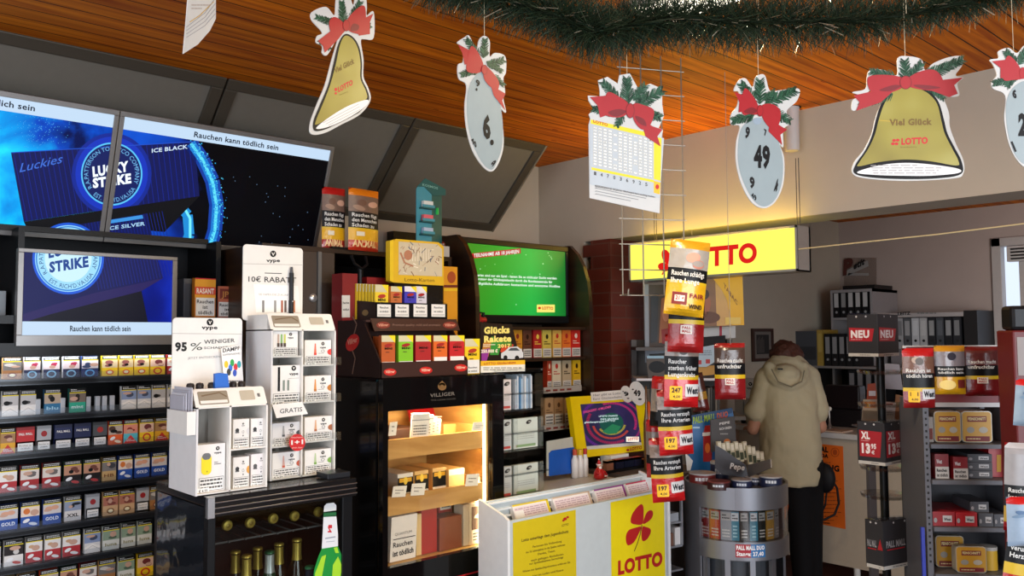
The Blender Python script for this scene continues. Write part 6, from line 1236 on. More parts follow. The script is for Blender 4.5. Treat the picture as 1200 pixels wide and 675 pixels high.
for k in range(5):
    xx = x2 + .015 + k * .062; binder(fd_, xx, xx + .055, zs, zs + .27, '#1d1c1e', f'black binder right of the yellow binder, {ON[k]} from the left', 'black binders on the office shelf', spine='#8d8b8c')
for k in range(4):
    xx = fd_.px(994, 440)[0] + k * .07; binder(fd_, xx, xx + .058, zs - .28, zs - .28 + .25, '#1d1c1e', f'black binder on the lower office board, {ON[k]} from the left', 'black binders on the lower office board', spine='#777476')
# binder row on the right
XR_ = 7.2; fr2_ = FX(XR_); a = fr2_.px(1050, 400)[0]; b = fr2_.px(1127, 400)[0]; z0 = fr2_.px(1090, 406)[1]; z1 = fr2_.px(1090, 372)[1]
t = thing('binder_shelf', 'wide low shelf holding a row of grey and black binders on the far wall', 'shelf', (XR_ + .15, -(a + b) / 2, z0))
M_SB = mat('#a39d9c', .6)
m = MB(); m.fbox(fr2_, a - .05, b + .12, z0 - .02, z0, -.38, .0, M_SB); m.build('bottom_board', t); m = MB(); m.fbox(fr2_, a - .05, b + .02, z1 + .005, z1 + .04, -.38, .0, M_SB); D(m, fr2_, base=.001).text('LEITZ', (1052, 369.5), (1067, 368.5), 3.4, '#222', 1, .04); D(m, fr2_, base=.001).lines(1075, 365, 1110, 369, 1, '#777', 1); m.build('top_board', t)
MB().fbox(fr2_, b + .02, b + .12, z0, z1 + .05, -.38, 0, '#232122').build('side_panel', t)
MB().fbox(fr2_, a - .05, a - .03, z0, z1 + .005, -.38, 0, M_SB).build('side_panel', t)
cs = ['#9a9a9c', '#4e5054', '#b4b6ba', '#a7a7a8', '#27282c', '#3c4046', '#1f2024', '#2b2c30']; wv = (b - a) / 8
for k in range(8):
    cc = cs[k]; mm_ = ['striped grey', 'dark grey', 'silver', 'pale grey', 'black', 'slate', 'glossy black', 'charcoal'][k]
    binder(fr2_, a + k * wv + .003, a + (k + 1) * wv - .004, z0, z1 - .002, cc, f'{mm_} binder on the far wall shelf, {ON[k]} from the left', 'binders on the far wall shelf', spine=['#77777a', '#9a9a9c', '#c4c6ca', '#b8b8b8', '#8f9091', '#565a60', '#8c8d8f', '#77787a'][k], dp=.27)
t = thing('storage_cabinet', 'low grey cabinet under the binder shelf on the far wall', 'cabinet', (XR_ + .2, -(a + b) / 2, 0))
MB().fbox(fr2_, a - .05, b + .12, 0, z0 - .022, -.38, -.02, '#6e686a').build('body', t)
for k in range(3):
    w_ = (b - a + .17) / 3; dd = MB().fbox(fr2_, a - .05 + k * w_ + .004, a - .05 + (k + 1) * w_ - .004, .06, z0 - .05, -.02, 0, '#777173').build('door', t, bevel=.002); MB().fbox(fr2_, a - .05 + k * w_ + .03, a - .05 + k * w_ + .045, .6, .75, 0, .02, M_STEEL).build('handle', dd)
# white service counter
XC = 5.3; fcn = FX(XC); zc_t = fcn.px(1000, 508)[1]; a = fcn.px(868, 600)[0]; sm = fcn.px(1066, 600)[0]
t = thing('service_counter', 'white office counter the customer leans on, with an orange poster', 'counter', (XC + .3, -(a + sm) / 2, 0))
M_CW = mat('#b5a48f', .5)
m = MB(); m.fbox(fcn, a, sm, .11, zc_t - .035, -.03, 0, M_CW); fp = m.build('front_panel', t)
MB().fbox(fcn, a - .03, sm + .9, zc_t - .035, zc_t, -.62, .06, mat('#c2bcb6', .35)).build('worktop', t, bevel=.004)
MB().fbox(fcn, sm + .005, sm + .88, .11, zc_t - .035, -.03, 0, M_CW).build('front_panel', t)
for x in (a, sm - .02, sm + .85): MB().fbox(fcn, x, x + .03, .0, zc_t - .036, -.6, -.03, M_CW).build('side_panel', t)
for px_ in (1003, 945): p = fcn.px(px_, 650)[0]; MB().cyl(fcn.w(p, 0, -.01), fcn.w(p, .112, -.01), .02, mat('#c8c4be', .4), seg=14).build('foot', t)
m = MB(); P = [fcn.px(*p) for p in ((951, 519), (988, 523), (991, 620), (951, 612))]; m.prism(fcn, P, .001, .003, mat('#d9600c', .6)); d = D(m, fcn, base=.004, step=.0008)
d.text('CARNEVAL', (934, 527), (971, 530), 6, BLK, 1, .05); d.text('IN THALDA', (940, 534), (971, 536.5), 4.4, BLK, 1, .05); d.ell(979, 530, 5, 5.5, '#a8420a', 1, 20, hole=.85); d.ell(979, 530, 2.6, 3.4, '#a8420a', 1, 12)
d.text('UMZUG', (952, 549), (984, 552.5), 6.5, BLK, 1, .05); d.lines(954, 541, 985, 543, 1, '#7a3008', 1)
for k in range(12): y = 558 + k * 4.6; d.lines(954, y, 986 - (k % 3) * 4, y + 2, 1, '#8c3a0a', 1, .5, seed=k)
d.text('20.45  Pettersen', (955, 612), (973, 614), 2.4, '#3a1a08', 1, .02)
m.build('poster', fp)
# things on the counter
ct = zc_t
def cbx(name, px0, px1, pyt, X, c, lab, cat, dp=.08, z=None, draw=None):
    f = FX(X); a = f.px(px0, 480)[0]; b = f.px(px1, 480)[0]; z = ct if z is None else z; h = f.px((px0 + px1) / 2, pyt)[1] - z; m = MB(); m.fbox(f, a, b, z, z + h, -dp, 0, c); d = D(m, f, base=.001, step=.0006)
    if draw: draw(d)
    return m.build(name, label=lab, cat=cat, bevel=.002)
def dv(d): vype(d, 879.5, 450, 2.2); d.rect(880.5, 459, 881.8, 470, BLK, 1)
cbx('display_card', 872, 884, 443, 5.45, '#cfcac5', 'white upright card with a black logo left of the customer', 'card', .02, draw=dv)
cbx('white_carton', 861, 871, 468, 5.42, '#bdb8b2', 'small white carton stacked on the office counter left of the customer', 'carton')
cbx('white_carton', 872, 879, 468, 5.36, '#a9a6a2', 'narrow grey-white carton beside the upright logo card', 'carton')
m = MB(); m.box((5.36, at(884, 490, X=5.36).y, ct), (5.6, at(868, 490, X=5.36).y, ct + .035), mat('#1d1a1b', .5)); m.build('black_device', label='flat black device on the office counter left of the customer', cat='device', bevel=.004)
# cash register / dark monitor behind
f = FX(5.62); p0 = f.px(963, 503)[0]; p1 = f.px(1010, 503)[0]; zt3 = f.px(985, 452)[1]
t = thing('cash_register', 'dark cash register behind the customer right arm', 'cash register', f.w((p0 + p1) / 2, ct, -.1))
MB().fbox(f, p0, p1, ct, ct + .12, -.28, 0, mat('#171213', .5)).build('drawer_box', t, bevel=.005)
MB().fbox(f, p0 + .02, p1 - .02, ct + .12, zt3, -.12, -.02, mat('#1c1415', .3)).build('screen', t, bevel=.01)
m = MB(); m.ball(at(972, 479, X=5.5), .016, mat('#e8dcc8', .1), 10); m.lathe((at(972, 490, X=5.5).x, at(972, 490, X=5.5).y, ct), [(.02, 0), (.018, .01), (.008, .03), (.006, at(972, 479, X=5.5).z - ct - .01)], mat('#8a8078', .2, .6), 12); m.build('glass_ornament', smooth=True, label='small shiny ornament on the office counter beside the dark register', cat='ornament')
m = MB(); m.box((5.27, at(990, 520, X=5.3).y, ct), (5.42, at(968, 520, X=5.3).y, ct + .008), '#c4a58c'); m.build('paper_sheets', label='pale sheets of paper under the customer right hand', cat='paper')
# ================================================================ the customer
def capsules(segs, name, parent, material, vox=.012, smooth_it=6, label=None):
    m = MB()
    for p0, p1, r0, r1 in segs:
        m.cyl(p0, p1, r0, material, r1, 14); m.ball(p0, r0, material, 14); m.ball(p1, r1, material, 14)
    o = m.build(name, parent, smooth='all', label=label); r = o.modifiers.new('r', 'REMESH'); r.mode = 'VOXEL'; r.voxel_size = vox; r.use_smooth_shade = True
    s = o.modifiers.new('s', 'SMOOTH'); s.iterations = smooth_it; s.factor = .5; return o
PD = 5.12; pc = at(926, 560, D=PD); fpn = Fyaw((pc.x, pc.y, 0), 44)   # she faces the counter, back to the camera
def H(x, y, z=0): return fpn.w(x, y, z)     # x right, y up, z towards the viewer
t = thing('customer_person', 'person in a beige hooded parka seen from behind, leaning on the office counter', 'person', (pc.x, pc.y, 0))
SK = mat('#b07c62', .6); PK_ = mat('#b8ab8c', .75, noise=.08, scale=12, bump=.35); TR = mat('#0e0d10', .8)
sx = lambda px_: fpn.px(px_, 480)[0]; sy = lambda py_: fpn.px(926, py_)[1]
hx = sx(932); hy = sy(419)
body = [(H(sx(931), 1.30, -.12), H(hx, hy - .03, -.17), .055, .05), (H(hx, hy - .01, -.18), H(hx, hy + .02, -.18), .088, .084), (H(hx, hy - .05, -.21), H(hx, hy - .06, -.22), .055, .05),
  (H(sx(922), .88, 0), H(sx(928), 1.28, -.07), .13, .12), (H(sx(906), 1.24, -.05), H(sx(948), 1.25, -.07), .075, .075),
  (H(sx(928), .86, 0), H(sx(934), .48, .0), .10, .065), (H(sx(934), .48, .0), H(sx(934), .09, .05), .06, .042), (H(sx(934), .06, .05), H(sx(936), .04, -.08), .04, .034),
  (H(sx(944), .86, -.02), H(sx(948), .48, -.03), .10, .065), (H(sx(948), .48, -.03), H(sx(946), .09, .0), .06, .042), (H(sx(946), .06, .0), H(sx(948), .04, -.13), .04, .034),
  (H(sx(900), 1.24, -.05), H(sx(884), 1.02, -.05), .05, .04), (H(sx(884), 1.02, -.05), H(sx(893), 1.02, -.24), .04, .03),
  (H(sx(953), 1.25, -.07), H(sx(965), 1.03, -.06), .05, .04), (H(sx(965), 1.03, -.06), H(sx(963), 1.0, -.24), .04, .03)]
capsules(body, 'body', t, SK, .012)
for sgn, hx_, hy_, hz_ in ((1, sx(963), 1.0, -.25), (-1, sx(893), 1.015, -.25)):     # hands resting on the counter, part of the body skin
    seg = [(H(hx_, hy_, hz_ + .02), H(hx_ - sgn * .01, hy_ - .012, hz_ - .06), .026, .028)]
    for k in range(4): x = hx_ - sgn * (.028 - k * .018); seg.append((H(x, hy_ - .012, hz_ - .06), H(x - sgn * .004, hy_ - .016 - .006, hz_ - .105 - (.012 if k in (1, 2) else 0)), .0095, .008)); seg.append((H(x - sgn * .004, hy_ - .022, hz_ - .105 - (.012 if k in (1, 2) else 0)), H(x - sgn * .006, hy_ - .034, hz_ - .13 - (.012 if k in (1, 2) else 0)), .008, .007))
    seg.append((H(hx_ - sgn * .02, hy_ - .008, hz_ - .01), H(hx_ - sgn * .052, hy_ - .016, hz_ - .05), .011, .008))
    capsules(seg, 'hand', t, SK, .005, 2)
# face (turned away): nose, ears
m = MB(); 
for sgn in (1, -1): m.ball(H(hx + sgn * .086, hy - .005, -.185), .019, SK, 10, (.7, .7, 1.3))
m.build('ear', t, smooth='all'); m = MB(); m.ball(H(hx, hy - .01, -.275), .015, SK, 10); m.build('nose', t, smooth='all')
m = MB(); m.tube([H(hx - .02, hy - .05, -.262), H(hx, hy - .053, -.27), H(hx + .02, hy - .05, -.262)], .005, '#8c4a40', 6); m.build('mouth', t)
for sgn in (1, -1): MB().ball(H(hx + sgn * .03, hy + .008, -.258), .009, '#2a1c16', 8).build('eye', t, smooth='all')
# hair
HR = mat('#4a2416', .7, noise=.3, scale=60, bump=.6)
hs = [(H(hx, hy + .0, -.155), H(hx, hy + .012, -.17), .104, .096), (H(hx - .035, hy - .02, -.13), H(hx - .03, hy - .075, -.11), .065, .04), (H(hx + .04, hy - .02, -.13), H(hx + .05, hy - .07, -.12), .06, .045), (H(hx, hy - .03, -.11), H(hx, hy - .08, -.10), .07, .045), (H(hx + .07, hy - .0, -.17), H(hx + .075, hy - .055, -.18), .04, .03)]
ho = capsules(hs, 'hair', t, HR, .009, 2); th_ = bpy.data.textures.new('locks', 'CLOUDS'); th_.noise_scale = .035; hm = ho.modifiers.new('d', 'DISPLACE'); hm.texture = th_; hm.strength = .03; hm.mid_level = .5
# trousers and shoes
tr = [(H(sx(936), .80, .0), H(sx(938), .74, .0), .135, .13), (H(sx(929), .80, .01), H(sx(933), .46, .02), .115, .082), (H(sx(933), .46, .02), H(sx(934), .1, .05), .08, .062), (H(sx(943), .80, -.02), H(sx(947), .46, -.03), .115, .082), (H(sx(947), .46, -.03), H(sx(946), .1, .0), .08, .062)]
capsules(tr, 'trousers', t, TR, .014)
for x, z in ((sx(934), .05), (sx(946), .0)): capsules([(H(x, .045, z + .03), H(x + .005, .04, z - .12), .045, .04)], 'shoe', t, mat('#141214', .5), .01, 2)
# parka: one loft for the trunk, sleeves and hood joined by remeshing
m = MB(); rings = []
prof = [(566, 889, 961, .17), (552, 888, 962, .172), (535, 890, 962, .170), (515, 892, 961, .162), (495, 892, 960, .155), (475, 892, 960, .150), (455, 893, 961, .145), (440, 896, 961, .135), (430, 901, 958, .115), (422, 909, 951, .09), (417, 914, 947, .07)]
for py, xa, xb, dz in prof:
    y = sy(py); a, b = sx(xa), sx(xb); cx = (a + b) / 2; rx = (b - a) / 2; zc_ = -.02 - max(0, y - 1.0) * .22; R = []
    for k in range(28):
        an = 2 * math.pi * k / 28; w_ = 1 + .022 * math.sin(an * 5 + y * 9); R.append(H(cx + rx * math.copysign(abs(math.cos(an)) ** .8, math.cos(an)) * w_, y, zc_ + dz * math.sin(an) * w_))
    rings.append(R)
m.rings(rings, PK_)
def sl(p0, p1, r0, r1): m.cyl(p0, p1, r0, PK_, r1, 16); m.ball(p0, r0, PK_, 14); m.ball(p1, r1, PK_, 14)
sl(H(sx(902), sy(444), -.07), H(sx(889), sy(482), -.05), .072, .064); sl(H(sx(888), sy(482), -.05), H(sx(890), sy(494), -.1), .072, .062); sl(H(sx(890), sy(494), -.1), H(sx(894), sy(492), -.23), .062, .05)
sl(H(sx(953), sy(443), -.08), H(sx(961), sy(480), -.05), .072, .063); sl(H(sx(961), sy(480), -.05), H(sx(961), sy(494), -.10), .07, .062); sl(H(sx(961), sy(494), -.1), H(sx(962), sy(494), -.24), .062, .05)
# hood lying on the back
for k in range(13):
    an = math.pi * k / 12; m.ball(H(sx(924) + math.cos(an) * .105, sy(431) - .10 * math.sin(an) ** .8, -.03 + .085 * math.sin(an)), .038, PK_, 12)
m.ball(H(sx(923), sy(439), .0), .085, PK_, 16, (1.1, 1, .8))
o = m.build('parka', t, smooth='all'); r = o.modifiers.new('r', 'REMESH'); r.mode = 'VOXEL'; r.voxel_size = .0095; r.use_smooth_shade = True
s_ = o.modifiers.new('s', 'SMOOTH'); s_.iterations = 5; s_.factor = .5
tx = bpy.data.textures.new('folds', 'CLOUDS'); tx.noise_scale = .11; dm = o.modifiers.new('d', 'DISPLACE'); dm.texture = tx; dm.strength = .022; dm.mid_level = .5
# seams and hood opening edge
m = MB(); m.tube([H(sx(902) + .0, sy(432), .06), H(sx(907), sy(446), .10), H(sx(921), sy(452), .125), H(sx(934), sy(446), .105), H(sx(940), sy(434), .06)], .004, mat('#7d755f', .8), 6); m.build('hood_seam', t)
m = MB(); m.fbox(fpn, sx(908), sx(914), sy(432.5), sy(431.0), .075, .082, BLK); m.build('hood_tab', t)
# orange bag in the left hand and black shoulder bag strap
m = MB(); p = at(911, 588, D=PD - .12); ob = mat('#d2641c', .5); m.ball((p.x, p.y, p.z), .085, ob, 18, (.75, .75, 1.55)); m.tube([(p.x, p.y, p.z + .12), at(906, 562, D=PD - .12)], [.02, .008], ob, 8)
m.build('orange_bag', smooth='all', label='orange bag hanging beside the customer left leg', cat='bag')
m = MB(); B = at(966, 560, D=PD - .02); m.ball((B.x, B.y, B.z), .07, mat('#121013', .6), 16, (.6, 1, 1.3))
m.tube([at(x, y, D=PD + .0) for x, y in ((962, 552), (972, 558), (981, 572), (983, 590), (978, 603), (966, 609), (955, 610))], .007, mat('#121013', .6), 8)
m.tube([at(x, y, D=PD + .02) for x, y in ((966, 556), (969, 575), (967, 592), (960, 607))], .006, mat('#121013', .6), 8)
m.build('shoulder_bag', smooth='all', label='black shoulder bag with looping straps at the customer right hip', cat='bag')
# ================================================================ silver round tobacco display
bc = at(862, 600, D=3.9); bxc, byc = bc.x, bc.y; BRd = .235
def rimz(py): return at(862, py, D=3.9 - BRd).z
def brushed(nt, b, N, L):
    tc = N('ShaderNodeTexCoord'); mp = N('ShaderNodeMapping'); mp.inputs['Scale'].default_value = (300, 300, 4); n = N('ShaderNodeTexNoise'); n.inputs['Scale'].default_value = 1; L(tc.outputs['Object'], mp.inputs[0]); L(mp.outputs[0], n.inputs[0]); mr = N('ShaderNodeMapRange'); mr.inputs['To Min'].default_value = .3; mr.inputs['To Max'].default_value = .45; L(n.outputs['Fac'], mr.inputs['Value']); L(mr.outputs[0], b.inputs['Roughness']); b.inputs['Metallic'].default_value = .75; b.inputs['Base Color'].default_value = lin('#8c8d93')
M_SV = nodemat('brushed_silver', brushed)
t = TB = thing('round_tobacco_display', 'silver barrel-shaped tobacco display standing in the passage', 'display stand', (bxc, byc, 0))
va = math.atan2(EYE.y - byc, EYE.x - bxc)        # direction towards the photographer
def wall_arc(m, a0, a1, z0, z1, mt, r=BRd, th=.012, n=28):
    R = []
    for i in range(n + 1):
        a = va + math.radians(a0 + (a1 - a0) * i / n); c, s = math.cos(a), math.sin(a)
        R.append([V((bxc + c * r, byc + s * r, z0)), V((bxc + c * (r - th), byc + s * (r - th), z0)), V((bxc + c * (r - th), byc + s * (r - th), z1)), V((bxc + c * r, byc + s * r, z1))])
    m.rings(R, mt)
zA, zB, zC, zD = rimz(573), rimz(599), rimz(636), rimz(657)
m = MB(); wall_arc(m, 0, 359.9, zB, zA, M_SV, n=64); m.build('upper_band', t, smooth=True)
m = MB(); wall_arc(m, 0, 359.9, zD, zC, M_SV, n=64); m.build('lower_band', t, smooth=True)
m = MB(); wall_arc(m, -110, -42, 0, zB, M_SV, n=20) ; m.build('side_shell', t, smooth=True)
m = MB(); wall_arc(m, -250, -111, 0, zA, M_SV, n=30); m.build('back_shell', t, smooth=True)
m = MB(); wall_arc(m, -42, 100, zC, zB, clear('barrel_clear', (.93, .94, .95), .2), r=BRd - .004, th=.002, n=30); m.build('clear_window', t, smooth=True)
for z in (zA - .013, zC + .0, zD): m = MB(); m.cyl((bxc, byc, z - .008), (bxc, byc, z), BRd - .014, mat('#4b4c50', .4, .3), seg=48); m.build('shelf_disc', t)
m = MB(); m.cyl((bxc, byc, zC + .001), (bxc, byc, zB + .05), BRd - .10, mat('#1a1a1c', .5), seg=32); m.build('core', t)
for k in range(4):
    a = va + math.radians(-38 + k * 28); m = MB(); c, s = math.cos(a), math.sin(a); f = Fr((bxc + c * (BRd - .02), byc + s * (BRd - .02), 0), (-s, c, 0), (0, 0, 1)); m.fbox(f, -.012, .012, .02, zD - .001, -.012, .006, M_SV); m.build('upright', t)
m = MB(); m.cyl((bxc, byc, 0), (bxc, byc, .03), BRd - .01, mat('#3a3b40', .4, .4), seg=48); m.build('base', t)
m = MB(); m.cyl((bxc, byc, .03), (bxc, byc, zD - .01), BRd - .06, mat('#3d4248', .5), seg=32); m.build('inner_column', t)
m = MB(); r_ = BRd + .0015
def onb(px_, py_):
    a = math.asin(max(-1, min(1, (px_ - 862) / 984 * 3.72 / BRd))); return a
x0, x1 = onb(861, 0), onb(894, 0); n = 10
for k in range(n):
    for (za, zb2, c) in ((rimz(653), rimz(638), '#a01c2c' if k < 5 else '#1f6aa8'),):
        q = [va + x0 + (x1 - x0) * (k + i) / n for i in (0, 1)]; m.add([(bxc + math.cos(a_) * r_, byc + math.sin(a_) * r_, z_) for a_, z_ in ((q[0], za), (q[1], za), (q[1], zb2), (q[0], zb2))], [(0, 1, 2, 3)], c)
def barrel_text(s, px0, px1, za, h, c, bold=.03):
    vs, fs = glyphs(s, bold); w = max(v[0] for v in vs); a0, a1 = onb(px0, 0), onb(px1, 0); rr = BRd + .003
    m.add([(bxc + math.cos(va + a0 + (a1 - a0) * x / w) * rr, byc + math.sin(va + a0 + (a1 - a0) * x / w) * rr, za + y / .7 * h) for x, y in vs], fs, c)
barrel_text('PALL MALL DUO', 862, 893, rimz(644), .017, '#e8e8ea', .05); barrel_text('Stange: 27,40', 862, 892, rimz(651), .017, '#e8e8ea', .04); m.build('price_sticker', t)
# packs inside the ring window and cans on the top
pk = [(-40, '#8c1c1c', 'dark red'), (-26, '#b8281c', 'red'), (-12, '#8d8f92', 'pale grey'), (-1, '#2c7c90', 'teal'), (10, '#2a2c26', 'black'), (22, '#2c7c90', 'second teal'), (33, '#23241f', 'dark olive'), (46, '#b48838', 'ochre'), (60, '#8e8a86', 'grey')]
for k, (a, c, n_) in enumerate(pk):
    an = va + math.radians(a); f = Fr((bxc + math.cos(an) * (BRd - .03), byc + math.sin(an) * (BRd - .03), zC + .001), (-math.sin(an), math.cos(an), 0), (0, 0, 1)); w = .024 if n_.endswith('red') or k in (2, 7) else .018
    m = MB(); m.fbox(f, -w, w, 0, .125, -.025, 0, mat(c, .35)); d = D(m, f, px=False, base=.0006); d.rect(-w * .85, .085, w * .85, .12, '#d0d2d0' if k in (3, 5) else '#a8a49c', 0); d.lines(-w * .7, .09, w * .7, .115, 2, '#222', 1)
    if k in (3, 5): d.lines(-w * .5, .01, w * .5, .07, 4, '#9fd0d8', 1)
    else: d.lines(-w * .7, .01, w * .7, .05, 3, '#cfcac0', 1)
    m.build('tobacco_can', label=f'{n_} tobacco pack behind the clear band of the silver barrel, {ON[k]} from the left', cat='tobacco pack', group='packs behind the clear band')
ztop_ = zA - .012
def can(px_, py_top, dist, r, c, lid, lab, base_z=None):
    p = at(px_, py_top, D=dist); z = base_z if base_z is not None else ztop_; h = p.z - z; m = MB(); m.lathe((p.x, p.y, z), [(r, 0), (r, h * .86)], c, 24); m.lathe((p.x, p.y, z), [(r * 1.02, h * .86), (r * 1.02, h * .97), (r * .9, h), (.0005, h)], lid, 24)
    rr = r * 1.01; a0 = va - .5; 
    for j in range(4):
        q = [a0 + j * .25, a0 + j * .25 + .2]; m.add([(p.x + math.cos(a_) * rr, p.y + math.sin(a_) * rr, z + h * z_) for a_, z_ in ((q[0], .4), (q[1], .4), (q[1], .66), (q[0], .66))], [(0, 1, 2, 3)], '#cfd4dc')
    return m.build('tobacco_tin', smooth=True, label=lab, cat='tin', group='tins on the silver barrel')
NB = mat('#232a48', .4); LD = mat('#a8a8aa', .4)
can(823, 553, 3.86, .060, mat('#6e2220', .4), LD, 'reddish round tin at the left rim of the silver barrel')
can(842, 563, 3.74, .050, mat('#3c1a1c', .4), mat('#7a3430', .4), 'low dark red tin at the front rim of the silver barrel', None) 
can(869, 561, 3.75, .045, NB, LD, 'dark blue tin at the front middle of the silver barrel')
can(884, 558, 3.86, .042, NB, LD, 'dark blue tin behind the front ones, below the cigarillo tray')
can(903, 557, 3.80, .050, NB, LD, 'dark blue tin with white print at the right rim of the silver barrel')
can(843, 540, 3.95, .042, NB, LD, 'tall blue tin with price print beside the grey cigarillo tray')
# grey cigarillo tray with script on the barrel
f = Fyaw(at(870, 558, D=3.86), 38); zt0 = ztop_
P0 = lambda x, y: f.px(x, y)
t = thing('grey_cigarillo_tray', 'dark grey cigarillo tray with white script standing on the silver barrel', 'tray', (f.o.x, f.o.y, zt0))
M_GR = mat('#37363c', .45); a = f.px(846, 550)[0]; b = f.px(872, 550)[0]; 
m = MB(); m.prism(f, [P0(838, 521), P0(850, 528), P0(874, 545), P0(877, 560), P0(846, 556), P0(838, 548)], -.004, 0, M_GR); d = D(m, f, base=.0008); d.text('Pepe', (855, 549), (872, 551), 6, '#dcdcdc', 1, .03, up=(1.5, -6.5)); m.build('side_panel', t)
f2 = Fyaw(f.w(*P0(877, 560)), -35); 
m = MB(); m.prism(f2, [f2.px(877, 545), f2.px(904, 538), f2.px(905, 548), f2.px(878, 559)], -.004, 0, M_GR); d = D(m, f2, base=.0008); d.poly([(880, 550), (903, 543), (903, 546), (880, 554)], '#6d6d72', 1); m.build('front_panel', t)
pb = f.w(*P0(846, 556)); m = MB(); m.box((pb.x - .02, pb.y - .08, zt0 - .0), (pb.x + .17, pb.y + .02, zt0 + .012), M_GR); m.build('base', t)
ft_ = Fyaw(at(848, 520, D=4.05), 30, 0); m = MB(); m.prism(ft_, [ft_.px(*p) for p in ((833, 492), (861, 488), (863, 522), (834, 530))], -.01, 0, mat('#4b4a4c', .5)); d = D(m, ft_, base=.001); d.text('PEPE', (843, 498), (855, 496), 2.6, '#cfcfcf', 1, .03); d.text('RICH GREEN', (843, 504), (857, 502), 2.6, '#cfcfcf', 1, .03); d.lines(844, 507, 858, 510, 1, '#9a9a9a', 1); d.ell(852, 518, 4, 4, '#b8682c', 1, 14); m.build('header_card', t)
for k in range(11):
    px_ = 845 + k * 5.0; py_ = 517 + (k % 2) * 2 + max(0, k - 6) * 3; ff3 = Fyaw(at(px_, py_ + 22, D=3.93 + .012 * k - .03 * (k > 6)), 20, 8)
    w = .022; m = MB(); y1 = ff3.px(px_, py_)[1]; m.fbox(ff3, -w * .5, w * .5, 0, y1, -.012, 0, '#b9b39c'); d = D(m, ff3, px=False); d.rect(-w * .45, .01, w * .45, y1 * .5, '#3c4434', 1); d.rect(-w * .4, y1 * .6, w * .4, y1 * .92, '#d8d4c4', 1)
    m.build('cigarillo_pack', label=f'olive and cream cigarillo pack standing in the grey tray, {ON[k]} from the left', cat='cigarillo pack', group='cigarillo packs in the grey tray')
# blue pall mall board
fb_ = Fyaw(at(830, 560, D=4.12), 42); m = MB(); m.prism(fb_, [fb_.px(*p) for p in ((810, 487), (858, 478), (862, 500), (850, 560), (806, 562), (807, 520))], -.008, 0, mat('#155a96', .4)); d = D(m, fb_, base=.001)
d.poly([(811, 487), (858, 478), (858, 484), (811, 494)], '#143e6a', 1); d.text('PALL MALL', (812, 496.5), (838, 492), 7.5, '#8fb02c', 2, .04); d.text('DUO', (840, 491.5), (853, 488.5), 7, '#b8502c', 2, .04); d.rect(812, 500, 820, 502, '#a8c8e0', 2)
d.poly([(824, 508), (826, 499), (832, 498), (835, 507), (834, 541), (824, 541)], mat('#a02020', .4), 2); d.poly([(823, 507), (835, 506), (835, 510), (823, 511)], '#d8d8d8', 3); d.ell(829, 525, 3, 6, '#d8702c', 3, 12)
d.poly([(803, 530), (812, 540), (806, 562)], '#d8dde0', 1)
m.build('advertising_board', label='blue upright board with green capitals behind the silver barrel', cat='sign board')
MB().cyl((fb_.w(*fb_.px(828, 560)).x, fb_.w(*fb_.px(828, 560)).y + .02, ztop_ - .3), (fb_.w(*fb_.px(828, 560)).x, fb_.w(*fb_.px(828, 560)).y + .02, ztop_ + .1), .008, M_STEEL).build('support', bpy.data.objects['advertising_board'])
# ================================================================ wire grid hanging from the ceiling with pouches
GD = at(765, 200, D=3.12); fgr = Fyaw((GD.x, GD.y, 0), 28); gm = mat('#8f8a80', .35, .6)
g0 = fgr.px(728, 200)[0]; g1 = fgr.px(800, 200)[0]; gz0 = fgr.px(731, 346)[1]; zz_ = 2.648
t = thing('wire_grid', 'white wire grid panel hanging from the ceiling left of the lit sign', 'grid', (GD.x, GD.y, gz0))
m = MB()
for k in range(4): x = g0 + (g1 - g0) * k / 3; m.tube([fgr.w(x, gz0), fgr.w(x, zz_)], .0028, gm, 6)
z = gz0 + .0
while z < zz_: m.tube([fgr.w(g0 - .012, z), fgr.w(g1 + .012, z)], .002, gm, 6); z += .094
m.build('wires', t); m = MB(); 
for x in (g0, g1): m.tube([fgr.w(x, gz0, -.0), fgr.w(x, gz0, .05), fgr.w(x, gz0 + .02, .055)], .003, gm, 6)
m.build('hook', t)
def d_gold(d, w, h): art_blob(d, w, h, .62, .86, ['#c98e7c', '#b07464', '#8f8784'], 5); wtxt(d, w, h, .52, ['Rauchen schädigt', 'Ihre Lunge'], .065); d.rect(.14 * w, .14 * h, .50 * w, .30 * h, '#7a1c14', 1); d.rect(.2 * w, .18 * h, .44 * w, .26 * h, '#e6e0d0', 2); d.text('FAIR', (.56 * w, .24 * h), (.95 * w, .24 * h), .055 * h, '#7a1c14', 2, .04); d.text('WIND', (.56 * w, .10 * h), (.92 * w, .10 * h), .055 * h, '#2a2018', 2, .04); d.text('21 g', (.22 * w, .2 * h), (.42 * w, .2 * h), .05 * h, '#a01c14', 3, .04)
def d_red(d, w, h): wtxt(d, w, h, .66, ['Rauchen macht', 'unfruchtbar'], .07); d.rect(.3 * w, .26 * h, .62 * w, .38 * h, '#d9d2c8', 1); d.text('PALL', (.34 * w, .33 * h), (.58 * w, .33 * h), .035 * h, '#a01c1c', 2, .04); d.text('MALL', (.34 * w, .28 * h), (.58 * w, .28 * h), .035 * h, '#a01c1c', 2, .04)
